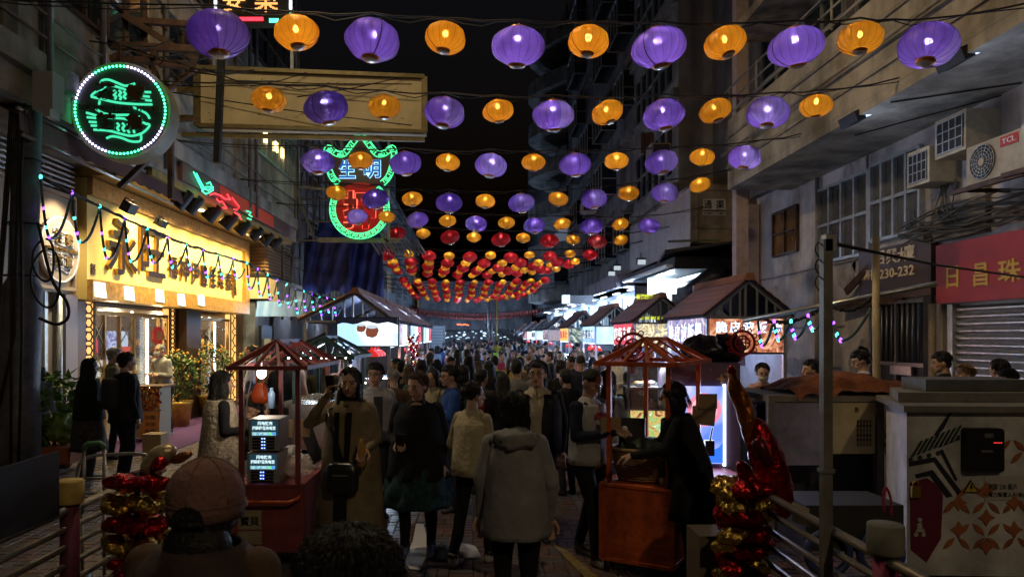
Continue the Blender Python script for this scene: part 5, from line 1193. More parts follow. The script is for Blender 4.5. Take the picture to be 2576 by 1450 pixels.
specs = [(13.4, 16.4, P_dark, P_saus, '脆皮波板腸', '脆皮波板腸', (wt, bl), 'tiled stall with glowing sausage print sign, nearest the camera on the right'),
 (19.5, 22.6, P_red, P_noodle, '廟街牛雜', '', (wt, rd), 'tiled stall with red side sign and noodle picture'),
 (25.8, 29.0, P_blue, P_pale, '多寶美食', '', (dkl, wt), 'tiled stall with pale blue side sign and sausage on white'),
 (33, 36.4, P_or, P_bowl, '龍鬚糖', '', (rd, yl), 'tiled stall with orange side sign and bowl picture'),
 (42, 45.5, P_skew, P_skew, '', '', (wt, bl), 'tiled stall with skewer pictures on both signs'),
 (50.5, 54, P_wht, P_pale, '串燒', '', (dkl, dkl), 'tiled stall with white framed side sign, sixth along the right'),
 (59, 63, P_mix, P_wht, '', '', (wt, bl), 'tiled stall with red and blue side sign'),
 (68, 72, P_blue, P_wht, '', '', (wt, bl), 'small far tiled stall, eighth along the right')]
for i, s in enumerate(specs): stall(i, s[0], s[1], s[2], s[3], s[4], s[5], s[6], s[7], i < 3)
# details: pale stall sausage, second stall price discs
b = MB(); b.tube(smooth([(4.75, 25.86, 2.12), (4.95, 25.86, 2.15), (5.2, 25.86, 2.1), (5.45, 25.86, 2.12)]), .05, 6); b.xf(Matrix.Identity(4))
# ---- left stalls
def lstall(i, Y0, Y1, desc, near):
    x0, x1, xa, ze, za = -4.23, -1.95, -2.85, 2.37, 3.04
    root = thing('market_stall', desc, 'market stall', (xa, (Y0 + Y1) / 2, 0), 0, 'tiled stalls along the left')
    roof(root, x0, x1, xa, ze, za, Y0, Y1, near); gable(root, x0 + .05, x1 - .05, xa, ze, za, Y0 + .05)
    q = MB()
    for x in (x0 + .15, x0 + 1.05, x1 - .1):
        for y in (Y0 + .16, (Y0 + Y1) / 2, Y1 - .16): q.bx(x - .035, y - .035, 0, x + .035, y + .035, ze - .05)
    q.build('frame', galv, root)
    q = MB(); q.bx(x1 - .5, Y0 + .5, .05, x1 - .06, Y1 - .2, .9); q.bx(x0 + .95, Y0 + .22, .05, x1 - .2, Y0 + .6, .9); q.bx(x0 + .9, Y0 + .2, .905, x1 - .15, Y0 + .65, .94); q.build('counter', chrome, root)
    q = MB(); q.bx(x0 + .2, Y1 - .2, 0, x1 - .2, Y1 - .17, 2.3); q.bx(x0 + .9, Y0 + .3, 0, x0 + .93, Y1 - .3, 2.2); q.build('back_wall', darkwall, root)
    for j, m_ in enumerate((P_wht, P_mix, P_pale) if near else (P_blue, P_wht, P_red)):
        L = (Y1 - Y0 - .8) / 3; panel(root, 'side_sign', m_, x1 - .1, Y0 + .5 + j * L, 1.74, x1 - .07, Y0 + .5 + (j + .8) * L, 2.32)
    for k in range(3): heat_lamp(root, xa + .35 + k * .03, Y0 + .4 + k * .35, 1.48, .2)
    q = MB(); q.bx(x0 + .16, Y0 + .2, 2.30, x1 - .12, Y1 - .13, 2.315); q.build('light_block_sheet', under, root)  # added here too, stops lamp light from reaching the roof
    lamp('stall_lamp', 'AREA', (xa + .3, (Y0 + Y1) / 2, 2.24), 170, (.45, .62, 1), root, .6, (xa + .6, Y0, .8), sizey=1.5)
    q = MB(); q.bx(x1 - .09, Y0 + .4, 1.70, x1 - .065, Y1 - .3, 1.725); q.build('led_strip', glow('added_strip_glow', (.6, .78, 1), 3), root)  # added strip and lamp, lighting the crowd from the left
    lamp('added_crowd_light', 'AREA', (x1 - .03, (Y0 + Y1) / 2, 1.69), 110, (.40, .6, 1), root, .05, (x1 + 2, (Y0 + Y1) / 2, .9), sizey=4)
    return root
s0 = lstall(0, 17, 22.2, 'tiled stall with a bright video screen showing two brown jars, nearest on the left', True)
lstall(1, 22.6, 28, 'tiled stall behind the video screen stall on the left', False); lstall(2, 28.5, 34.5, 'farthest tiled stall in the left row', False)
# video screen with two jars
Ys = 16.94; a, c = U(849, 800, Ys), U(1001, 869, Ys)
q = MB(); q.bx(a.x - .03, Ys + .005, c.z - .03, c.x + .03, Ys + .10, a.z + .03); sc = q.build('video_screen', black, s0)
q = MB(); q.bx(a.x, Ys - .004, c.z, c.x, Ys + .004, a.z); q.build('screen_picture', picture('snow_picture', [(.35, .6, .95), (.75, .92, 1), (.95, 1, 1)], 1.25, .9), sc)
q = MB(); vs = [(a.x, Ys - .008, a.z)] + [(a.x + (c.x - a.x) * k / 12, Ys - .008, a.z - .09 + .05 * abs(k - 6.5) / 6 * -1 + .03 * sin(k * 1.4)) for k in range(13)] + [(c.x, Ys - .008, a.z)]
q.prism(vs, (0, .002, 0)); q.build('dark_horizon', glow('screen_dark', (.005, .01, .03), .4), sc)
for (px, py, w, h) in ((909, 824, 24, 22), (936, 832, 34, 34)):
    o = U(px, py, Ys - .012); ww, hh = w * Ys / KF / 2, h * Ys / KF / 2
    q = MB(); q.prism([(o.x + ww * x, o.y, o.z + hh * z) for x, z in ((-.8, .6), (.8, .6), (1, .1), (.7, -.7), (.1, -1), (-.8, -.8), (-1, -.2))], (0, .003, 0)); q.build('jar_image', glow('ham_brown', (.22, .06, .03), .8), sc)
    q = MB(); q.prism([(o.x + ww * .85 * cos(t * pi / 6), o.y - .003, o.z + hh * (.65 + .3 * sin(t * pi / 6))) for t in range(12)], (0, .002, 0)); q.build('jar_mouth', glow('ham_rim', (.6, .7, .8), .8), sc)
lamp('heat_glow', 'POINT', (-2.48, 17.3, 1.42), 30, (1, .5, .34), s0, .1)
lamp('screen_glow', 'AREA', (-2.54, 16.85, 2.08), 90, (.6, .8, 1), s0, 1.3, (-2.2, 12, 1.6), sizey=.6)
# far left stall stuff: hanging rings of red ornaments beside the left row
for i, (px, py, Y, w) in enumerate(((1029, 905, 15.5, 30), (1033, 800 + 90, 20, 18), (1048, 875, 24, 16))):
    c = U(px, py, Y); b = MB(); rr = random.Random(i)
    for k in range(26): b.ell((c.x + rr.uniform(-.1, .1) + (.012 * k if i == 0 else 0), Y + rr.uniform(-.1, .1), c.z + .5 - k * .045), (.05, .05, .03), 6, 4, k % 4 == 0)
    b.build('firecracker_string', [mat('foil_red', (.5, .02, .02), .25, .8), mat('foil_gold', (.7, .42, .08), .25, .9)], label=('string of red paper firecrackers hanging by the video screen stall', 'string of red firecrackers on the second left stall', 'far string of red firecrackers on the third left stall')[i], cat='decoration')
# ---- rope lights: swags hung on a cable across the left side and on the right pipe
def ropelight(name, lab, A, B, n, hang, lead=.58, tail=None, seed=1):
    A = Vector(A); B = Vector(B); root = thing(name, lab, 'rope light', A); rr = random.Random(seed)
    q = MB(); N = 40
    for s in range(3): q.tube([A.lerp(B, t / N) + Vector((rr.uniform(-.02, .02), rr.uniform(-.02, .02), -.12 * sin(pi * t / N) + rr.uniform(-.02, .02))) for t in range(N + 1)], .016, 5)
    q.build('cable', wirem, root)
    d = (B - A) / n; pts = []; beads = ([], [])
    for k in range(n):
        h = hang * rr.uniform(.75, 1.12) * (1 - .45 * k / n); sag = -.12 * sin(pi * k / n)
        for j in range(14):
            u = j / 14; z = -h * (sin(pi * u) ** .8)
            p = A + d * (k + lead * u if u < .5 else k + lead * .5 + (1 - lead * .5) * (u - .5) * 2) + Vector((0, -.02, z + sag)); pts.append(p)
            if u <= .56 and j % 2 == 0: beads[((j // 2) + k) % 2].append(p)
    q = MB(); q.tube(pts, .018, 6); q.build('tube', mat('rope_tube', (.05, .10, .10), .2, spec=.7), root)
    for j, colr in enumerate(((.05, .75, .6), (.28, .06, 1.0))):
        q = MB()
        for p in beads[j]: q.ell(p, (.022, .022, .034), 6, 4)
        q.build('led_bead', glow('bead_%d' % j, colr, 5), root, kind='stuff')
    return root
ropelight('rope_light', 'purple and green rope light swagged from street pole to the left stall', U(105, 446, 8.8), U(620, 660, 14.2), 10, .72, seed=3)
ropelight('rope_light', 'far tightly swagged rope light above the blue plastic sheet', U(622, 662, 14.2), U(858, 758, 18), 11, .62, seed=5)
c = ropelight('rope_light', 'rope light hung from the pipe between the right post and first stall', U(1905, 800, 9.4), U(2075, 770, 9.0), 4, .36, seed=6)
ropelight('rope_light', 'single swag of rope light between square post and thin pole', U(2085, 765, 8.6), U(2200, 742, 8.2), 1, .5, seed=8)
b = MB(); b.tube([U(1870, 806, 9.45), U(2357, 713, 7.8)], .03, 8); b.build('cross_pipe', galv, label='long thin metal pipe carrying rope lights toward the red banner', cat='pipe')
# ------------------------------------------------------------------ CARTS AND KIOSKS
def cart(name, desc, loc, rz, w, d, z0, z1, ze, zr, m, over=.03, post=.038):
    root = thing(name, desc, 'street cart', loc, rz)
    q = MB(); q.bx(0, 0, z0, w, d, z1); q.build('body', m, root, local=True)
    q = MB()
    for x, y in ((0, 0), (w, 0), (0, d), (w, d)): q.box((x, y, (z0 + z1) / 2), (.03, .03, z1 - z0 + .004))
    q.bx(-.014, -.014, z1 - .001, w + .014, d + .014, z1 + .022); q.bx(-.012, -.012, z0 - .02, w + .012, d + .012, z0 + .006); q.build('edge_trim', m, root, local=True)
    for x, y in ((.05, .06), (w - .05, .06), (.05, d - .06), (w - .05, d - .06)):
        q = MB(); q.box((x, y, (z1 + ze) / 2), (post, post, ze - z1)); q.build('post', m, root, local=True)
        q = MB(); q.tube([(x - .025, y, .075), (x + .025, y, .075)], .07, 12); q.box((x, y, .15), (.05, .05, max(.03, z0 - .13))); q.build('wheel', black, root, local=True)
    q = MB(); o = over; c = [(-o, -o), (w + o, -o), (w + o, d + o), (-o, d + o)]
    for i in range(4): q.bar((*c[i], ze), (*c[(i + 1) % 4], ze), .045, .035)
    ya, yb, xm = d * .2, d * .78, w / 2
    q.bar((xm, ya, zr), (xm, yb, zr), .035)
    for cx, cy in c: q.bar((cx, cy, ze), (xm, ya if cy < d / 2 else yb, zr), .036)
    for k in range(1, 4):
        y = -o + (d + 2 * o) * k / 4; t = min(1, max(0, (y - ya) / (yb - ya)))
        for x in (-o, w + o): q.bar((x, y, ze), (xm, ya + (yb - ya) * t, zr), .016)
    for k in range(1, 3):
        x = -o + (w + 2 * o) * k / 3
        for y, yy in ((-o, ya), (d + o, yb)): q.bar((x, y, ze), (xm, yy, zr), .022)
    q.build('roof_frame', m, root, local=True); return root
pinkred = mat('dull_red_cart', (.23, .05, .05), .5, var=.35, scale=6, bump=.1)
orangec = mat('orange_red_cart', (.46, .09, .022), .5, var=.5, scale=9, bump=.3, bscale=18, streak=5)
tealc = mat('teal_cart', (.06, .13, .14), .5, var=.3); bluec = mat('blue_cart', (.03, .08, .2), .5, var=.3)
LC = cart('street_cart', 'dull red street cart carrying the phone charging station', (-2.02, 5.94, 0), 0, .58, 1.35, .2, .725, 1.727, 1.95, pinkred)
q = MB(); q.tube([(.06, -.10, .62), (.50, -.10, .62), (.56, -.06, .64), (.57, 0, .66)], .014, 6); q.tube([(.06, -.10, .62), (.03, -.05, .64), (.03, 0, .66)], .014, 6); q.build('push_handle', orangec, LC, local=True)
q = MB(); q.box((.14, -.006, .45), (.2, .006, .16)); q.build('notice', mat('notice_paper', (.3, .26, .16), .7, var=.3), LC, local=True)
q = MB(); text(q, '寶貝', (.06, -.012, .40), (1, 0, 0), (0, 0, 1), .16, .08, depth=.002); q.build('lettering', black, LC, local=True, fix=False)
q = MB(); q.box((.14, -.006, .3), (.2, .006, .11)); q.build('notice', mat('notice_paper', (0, 0, 0)), LC, local=True)
b = MB(); bc = U(658, 938, 6.5); b.ell(bc, (.045, .045, .05), 12, 8); b.build('cart_bulb', glow('cart_bulb_m', (1, .9, .75), 14), label='bare round bulb glowing under the dull red cart roof', cat='light bulb')
lamp('cart_bulb_light', 'POINT', bc + Vector((0, 0, -.1)), 7, (1, .82, .62), None, .04)
b = MB(); b.tube([bc + Vector((0, 0, .05)), bc + Vector((0, 0, .18)), U(640, 925, 6.2), U(622, 1000, 6.0), U(612, 1110, 6.0)], .006, 5); b.build('white_wire', white, label='thin white wire running from cart bulb down the post', cat='wire')
b = MB(); c = U(654, 985, 7.2)
b.loft([(c.x, 7.2, c.z - .11, .085, .04), (c.x, 7.2, c.z - .04, .095, .05), (c.x, 7.2, c.z + .05, .06, .03), (c.x, 7.2, c.z + .09, .035, .02)], 16, fold=.2)
for s_ in (-1, 1): b.tube(smooth([(c.x + s_ * .03, 7.2, c.z + .08), (c.x + s_ * .034, 7.2, c.z + .14), (c.x + s_ * .012, 7.2, c.z + .18), (c.x, 7.2, c.z + .19)]), .008, 5)
b.build('orange_bag', mat('orange_plastic', (.38, .06, .015), .4), label='orange plastic carrier bag hanging under the bulb', cat='plastic bag')
# charging station: two stacked units
for i, (p0, q0, p1, q1) in enumerate(((626, 1052, 703, 1132), (622, 1137, 701, 1216))):
    Y = 6.0; a, c = U(p0, q0, Y), U(p1, q1, Y); w, h = c.x - a.x, a.z - c.z
    r = thing('charging_station', ('upper phone charging station unit with lit screen', 'lower phone charging station unit standing on the red cart')[i], 'charging station', (a.x, Y, c.z))
    q = MB(); q.bx(0, 0, 0, w, .3, h - .004); q.build('casing', mat('silver_casing', (.34, .33, .34), .4, .3), r, local=True)
    q = MB(); q.bx(.02, -.006, h * .46, w - .012, -.001, h * .95); sc = q.build('screen', glow('screen_navy', (.02, .06, .09), .5), r, local=True)
    for s, sz, zz, x0, x1 in (('闪电快充', .05, h * .80, .30, .78), ('扫码租借充电宝', .05, h * .65, .12, .88)):
        q = MB(); text(q, s, (w * x0, -.009, zz), (1, 0, 0), (0, 0, 1), w * (x1 - x0), h * .12, bold=.03, depth=.001); q.build('lettering', glow('pale_cyan', (.7, .95, 1), .9), sc, local=True, fix=False)
    q = MB(); q.bx(.03, -.009, h * .48, w - .03, -.0065, h * .58); q.build('screen_band', picture('cyan_band', [(.05, .3, .4), (.5, .8, .9)], .8, 20), sc, local=True)
    for j, cc in enumerate(((.15, .8, .3), (.05, .3, .9))):
        q = MB(); q.bx(w * (.66 + .13 * j), -.011, h * .49, w * (.75 + .13 * j), -.0092, h * .575); q.build('app_icon', glow('icon_%d' % j, cc, .9), sc, local=True)
    for j in range(4):
        q = MB(); z = h * (.38 - .1 * j); q.bx(w * .12, -.006, z - .009, w * .84, .001, z + .009); s_ = q.build('slot', black, r, local=True)
        if (i, j) != (1, 3):
            q = MB(); q.box((w * .44, -.009, z), (.011, .004, .008)); q.box((w * .52, -.009, z), (.011, .004, .008)); q.build('led', glow('slot_led', (.15, .25, 1), 5), s_, local=True)
# clear wrapped goods on the red cart, menu slate
clearp = mat('clear_wrap', (.6, .58, .55), .12, alpha=.45, spec=.9, bump=1, bscale=40)
for i, (px, py, Y, s) in enumerate(((742, 1172, 6.3, .13), (728, 1145, 6.6, .11), (775, 1180 - 20, 6.7, .09))):
    b = MB(); blob(b, U(px, py, Y), (s * 1.2, s, s * .8), .4, i + 2, freq=4); b.build('wrapped_goods', clearp, label=('large bundle of goods in clear wrap on the red cart', 'small clear wrapped bundle behind the large one', 'clear wrapped packet by the leaning slate')[i], cat='package')
b = MB(); b.bar(U(768, 1070, 6.7), U(800, 1160, 6.6), .03, .14); b.build('slate', black, label='black menu slate leaning on the red cart', cat='menu board')
for i, (px, py) in enumerate(((720, 1077), (762, 1075))):
    b = MB(); a = U(px, py, 6.55); b.box(a, (.13, .01, .16), ry=.06); b.build('card_tag', mat('kraft_card', (.3, .2, .11), .8), label=('brown card tag hanging by the front post', 'brown card clipped on the rear post')[i], cat='card')
TC = cart('street_cart', 'teal framed food cart with fairy lights behind the red cart', (-1.98, 7.55, 0), 0, .66, 1.3, .2, .8, 1.76, 1.98, tealc)
q = MB(); q.bx(-.01, -.012, .21, .67, -.002, .79); q.build('front_panel', bluec, TC, local=True)
q = MB(); rr = random.Random(12)
for k in range(46):
    t = rr.random(); e = rr.randrange(5)
    p = ((.66 * t, -.05, 1.76), (.69, 1.3 * t, 1.76), (.66, .06, 1.7 - .8 * t), (.33 + .33 * t, .25, 1.98 - .2 * t), (.64, 1.24, 1.7 - .8 * t))[e]; q.ell(p, .009, 6, 4)
q.build('fairy_lights', glow('fairy', (1, .95, .8), 12), TC, local=True, kind='stuff')
b = MB(); c = U(785, 1085, 7.6); b.bx(c.x - .2, 7.4, .8, c.x + .2, 7.9, 1.28); r = b.build('steel_cabinet', chrome, label='stainless food cabinet standing on the teal cart', cat='cabinet')
for k in range(3):
    b = MB(); c = U(735 + k * 30, 1015 - k * 8, 8.0); blob(b, c, (.10, .1, .05), .3, k + 9); b.build('food_packet', clearp, label='clear bagged food %s along the teal cart top' % ON[k], cat='package')
b = MB(); rr = random.Random(4)
for k in range(30): b.lathe([(.03, 0), (.035, .045)], (-1.45 + rr.uniform(-.25, .15), 8.6 + rr.uniform(-.2, .3), 1.18 + .05 * (k % 3)), 8)
b.build('clear_cups', mat('cup_clear', (.6, .7, .8), .15, alpha=.6), label='stacks of clear plastic cups at the back of teal cart', cat='cups')
b = MB()
for k in range(8): b.bar((-1.92 + k * .012, 8.15, 1.0), (-1.96 + k * .02, 8.15, 1.24), .01)
b.build('skewer_sticks', mat('pale_sticks', (.55, .45, .28), .7), label='bundle of pale wooden skewers on the teal cart', cat='skewers')
b = MB(); c = U(683, 1000, 6.9); b.lathe([(.035, 0), (.036, .14), (.018, .17), (.018, .2)], (c.x, 6.9, c.z - .1), 10); b.build('water_bottle', mat('blue_bottle', (.25, .4, .65), .15, alpha=.8), label='plastic water bottle with blue cap behind the charging station', cat='bottle')
c = U(792, 862, 9.2); r = thing('panel_light', 'tilted bright led panel light above the teal cart', 'lamp', c)
q = MB(); q.box((0, 0, 0), (.34, .22, .04), rx=R(35), ry=R(-25)); q.build('housing', black, r, local=True); q = MB(); q.box((-.01, -.012, -.024), (.32, .2, .006), rx=R(35), ry=R(-25)); q.build('lens', glow('panel_lens', (.85, .95, 1), 8), r, local=True)
q = MB(); q.tube([(0, 0, 0), (.05, .1, -.3), (.05, .12, -1.9)], .018, 6); q.build('stand', black, r, local=True)
lamp('panel_light_lamp', 'SPOT', c + Vector((0, -.05, -.06)), 14, (.8, .92, 1), r, .1, c + Vector((.3, -.8, -1)), 120, .6)

# ---- right cart
RZ = R(-30)
RC = cart('street_cart', 'orange red street cart with a bare hipped roof frame and wicker basket', (1.077, 5.93, 0), RZ, .6, 1.2, .14, .745, 1.765, 1.97, orangec)
def RL(x, y, z): return Vector((1.077, 5.93, 0)) + Matrix.Rotation(RZ, 3, 'Z') @ Vector((x, y, z))
r = thing('wicker_basket', 'deep wicker basket resting tilted on the orange cart', 'basket', RL(.28, .26, .77), RZ + .25)
q = MB(); n = 36
for j in range(11):
    z = j * .022; rx, ry = .20 + .06 * j / 10, .15 + .05 * j / 10
    q.tube([(rx * cos(2 * pi * k / n) * (1 + .02 * (-1) ** (k + j)), ry * sin(2 * pi * k / n) * (1 + .03 * (-1) ** (k + j)), z + .02) for k in range(n)], .012, 5, closed=True)
qr = MB(); qr.tube([(.265 * cos(2 * pi * k / n), .205 * sin(2 * pi * k / n), .27) for k in range(n)], .018, 6, closed=True); qr.build('rim', mat('wicker', (.30, .18, .09), .7, var=.4, scale=14), r, local=True)
q.loft([(0, 0, .0, .19, .14), (0, 0, .22, .24, .18)], 20); q.build('weave', mat('wicker', (.30, .18, .09), .7, var=.4, scale=14), r, local=True)
b = MB(); blob(b, RL(.30, .30, 1.02), (.24, .17, .10), .35, 5); b.build('leaf_parcel', mat('dark_green_leaf', (.02, .035, .018), .5, var=.4), label='dark leafy parcel heaped in the wicker basket', cat='parcel')
b = MB(); c = U(1590, 1085, 6.1); b.box(c, (.22, .03, .24), rx=-.25, rz=-.3); b.box(c + Vector((0, .05, -.15)), (.05, .05, .2)); b.build('tablet_stand', black, label='black tablet on a stand over the basket', cat='tablet')
b = MB(); b.lathe([(.04, 0), (.045, .06), (.045, .065)], RL(.5, .12, .77), 12); b.build('paper_cup', cream, label='pale round tub on the orange cart corner', cat='tub')
b = MB(); c = U(1537, 1070, 5.95); b.box(c, (.17, .008, .14)); b.build('card_tag', mat('kraft_card', (.3, .2, .11)), label='brown card tied to the left post of the orange cart', cat='card')
b = MB(); c = U(1770, 1045, 6.2); b.box(c, (.2, .02, .16), ry=.1); b.box(c + Vector((.03, -.02, .13)), (.16, .016, .13)); b.build('card_tag', mat('kraft_card', (.3, .2, .11)), label='folded brown cards on the right post of the orange cart', cat='card')
def knot(c, s, lab, arc=True):
    r = thing('chinese_knot', lab, 'decoration', c); rm = mat('knot_red_cord', (.35, .012, .02), .5, var=.3)
    q = MB(); q.tube([(s * cos(t * pi / 12), 0, s * sin(t * pi / 12)) for t in range(24)], s * .11, 8, closed=True); q.tube([(s * .6 * cos(t * pi / 12), 0, s * .6 * sin(t * pi / 12)) for t in range(24)], s * .07, 6, closed=True)
    for k in range(-1, 2):
        q.tube([(-s * .55, 0, k * s * .3), (s * .55, 0, k * s * .3)], s * .06, 5); q.tube([(k * s * .3, .01, -s * .55), (k * s * .3, .01, s * .55)], s * .06, 5)
    q.build('medallion', rm, r, local=True); q = MB()
    for k in range(9):
        a = R(-30 + k * 30); u, v = s * 1.18 * cos(a), s * 1.18 * sin(a)
        q.tube([(u + s * .17 * cos(t * pi / 5), 0, v + s * .17 * sin(t * pi / 5)) for t in range(10)], s * .05, 5, closed=True)
    q.tube([(0, 0, s * 1.1), (0, 0, s * 1.7)], s * .03, 5); q.build('loops', rm, r, local=True)
    q = MB()
    for k in range(9): q.tube([(-s * .2 + k * s * .05, 0, -s * 1.0), (-s * .22 + k * s * .055, .01, -s * 1.9)], s * .022, 4)
    q.build('tassel', rm, r, local=True); return r
knot(U(1592, 873, 6.35), .125, 'round red chinese knot tied on the front of the orange cart roof')
knot(U(1868, 862, 7.05), .12, 'red chinese knot sticking out beside the black plastic bundle')
# ---- purple kiosk with lit panel
r = thing('vending_kiosk', 'purple starred kiosk with a lit pink and blue panel', 'kiosk', (1.95, 7.0, 0), R(-6)); pk = mat('purple_kiosk', (.12, .085, .15), .5, var=.25, scale=4)
q = MB(); q.bx(0, 0, .0, .68, .75, 1.73); q.build('body', pk, r, local=True)
q = MB(); q.bx(.10, -.02, .74, .52, -.002, 1.5); lp = q.build('lit_panel', picture('panel_gradient', [(.12, .25, .9), (.45, .5, 1), (.85, .9, 1)], .9, 1.2), r, local=True)
def discp(q, x, z, rad, y, m=0, n=28): q.prism([(x + rad * cos(2 * pi * k / n), y, z + rad * sin(2 * pi * k / n)) for k in range(n)], (0, .003, 0), m)
q = MB(); discp(q, .33, 1.27, .165, -.026); q.build('pink_ring', glow('panel_pink', (.9, .28, .42), .85), lp, local=True)
q = MB(); discp(q, .33, 1.27, .125, -.030); q.build('ring_centre', glow('panel_pink_light', (1, .55, .6), .9), lp, local=True)
q = MB()
for a in range(4): discp(q, .33 + .065 * cos(a * pi / 2), 1.27 + .065 * sin(a * pi / 2), .052, -.034)
q.build('pink_disc', glow('panel_pink_dark', (.85, .2, .33), .8), lp, local=True, kind='stuff')
q = MB(); q.prism([(.11, -.026, .75)] + [(.11 + .4 * k / 10, -.026, .98 + .10 * sin(k * .6)) for k in range(11)] + [(.51, -.026, .75)], (0, .003, 0)); q.build('blue_wave', glow('panel_blue', (.03, .18, .9), .9), lp, local=True)
q = MB()
for x in (.095, .525): q.bx(x - .012, -.03, .72, x + .012, -.003, 1.52)
q.build('edge_light', glow('panel_edge', (.75, .85, 1), 3), lp, local=True)
q = MB()
for (x, z, s) in ((.56, 1.62, .05), (.5, 1.57, .06), (.6, 1.55, .04), (.4, 1.66, .012), (.2, 1.6, .012), (.3, 1.68, .01), (.63, 1.3, .012), (.6, .6, .02)):
    q.prism([(x + (s if k % 2 == 0 else s * .3) * cos(k * pi / 4), -.006, z + (s if k % 2 == 0 else s * .3) * sin(k * pi / 4)) for k in range(8)], (0, .003, 0))
q.build('star_print', mat('star_gold', (.45, .32, .12), .5), r, local=True, kind='stuff')
lamp('kiosk_panel_lamp', 'AREA', (2.25, 6.9, 1.15), 12, (.6, .65, 1), None, .4, (2.1, 5.5, 1.0), sizey=.7)
b = MB(); c = U(1812, 885, 7.3); blob(b, (2.40, 7.35, 1.85), (.22, .26, .15), .35, 7, 26, 16, freq=2.6); blob(b, (2.64, 7.35, 1.84), (.17, .22, .17), .3, 11, 20, 12); b.build('covered_bundle', mat('black_plastic', (.012, .013, .018), .25, spec=.6, bump=1.0, bscale=14), label='bundle wrapped in shiny black plastic on top of the purple kiosk', cat='bundle')
b = MB(); c = U(1783, 1125, 6.9); b.box(c, (.09, .07, .15)); b.tube([c, c + Vector((.03, -.02, .2))], .01, 5); b.build('card_reader', black, label='small black payment reader beside the lit panel', cat='card reader')
b = MB(); b.bx(2.02, 6.35, .0, 2.5, 6.95, .70); b.build('red_crate_table', mat('deep_red_box', (.15, .02, .03), .55, var=.3), label='deep red box table under the lit panel', cat='table')
# food case left of the kiosk
r = thing('food_display_case', 'glass food display case with lit food posters', 'display case', (1.62, 7.35, 0), R(-8))
q = MB(); q.bx(0, 0, 0, .4, .6, .85); q.build('base', darkwall, r, local=True)
q = MB(); q.bx(.02, -.014, .88, .38, -.002, 1.22); q.build('food_poster', picture('skewered_food', [(.15, .03, .02), (.7, .4, .15), (.2, .45, .1), (.95, .9, .85)], 1.0, 8, dist=2), r, local=True)
q = MB(); q.bx(.02, -.014, .66, .38, -.002, .86); q.build('food_poster', picture('grill_food', [(.1, .02, .01), (.6, .2, .08), (.9, .6, .4)], .9, 10), r, local=True)
q = MB()
for x in (0, .4):
    for y in (0, .6): q.box((x, y, 1.45), (.025, .025, .46))
for z in (1.23, 1.45, 1.68): q.bx(-.01, -.01, z - .012, .41, .61, z + .012)
q.build('frame', chrome, r, local=True)
q = MB(); q.bx(.0, .0, 1.24, .4, .004, 1.67); q.build('glass', shopglass, r, local=True)
q = MB(); rr = random.Random(3)
for k in range(16): q.ell((rr.uniform(.05, .35), rr.uniform(.08, .5), rr.choice((1.26, 1.48))), (.05, .05, .03), 8, 5, k % 3)
q.build('food', [mat('fried_food', (.4, .2, .06)), mat('pink_food', (.5, .2, .16), .4), white], r, local=True, kind='stuff')
lamp('case_lamp', 'AREA', (1.85, 7.5, 1.66), 6, (.85, .93, 1), None, .3, (1.85, 7.3, 1), sizey=.4)
# podium, planters, kumquat shrubs before the gold shop
r = thing('menu_podium', 'orange lettered podium draped with red tinsel before the gold shop', 'podium', (-6.1, 13.4, 0)); 
q = MB(); q.bx(-.3, -.25, .1, .25, .25, 1.02); q.build('stand', mat('podium_grey', (.3, .27, .2), .5), r, local=True); q = MB(); q.bx(-.36, -.3, 1.025, .32, .3, 1.06); q.build('top', wood, r, local=True)
q = MB(); q.prism([(-.12, -.262, .08), (.24, -.262, .12), (.27, -.262, .60), (-.10, -.262, .56)], (0, .008, 0)); sg = q.build('orange_sign', mat('orange_board', (.45, .2, .05), .5, var=.2), r, local=True)
q = MB()
for k, s in enumerate(('優惠', '金飾', '珠寶')): text(q, s, (-.02, -.268, .44 - k * .13), (1, 0, 0), (0, 0, 1), .2, .08, depth=.002)
q.build('lettering', wood, sg, local=True, fix=False)
q = MB(); rr = random.Random(7)
for k in range(260): q.box((rr.uniform(-.32, .3), -.28 + rr.uniform(-.06, .03), rr.uniform(.6, 1.03)), (rr.uniform(.01, .05), .008, rr.uniform(.01, .06)), k % 2, rz=rr.uniform(-1, 1), ry=rr.uniform(-1, 1))
q.build('tinsel', [mat('foil_red', (.5, .02, .02)), mat('foil_gold', (.7, .42, .08))], r, local=True, kind='stuff')
leafm = mat('leaf_green', (.03, .065, .015), .5, var=.5, scale=4); leaf2 = mat('leaf_pale', (.16, .24, .05), .5, var=.4, scale=4); fruit = mat('kumquat', (.55, .25, .03), .4)
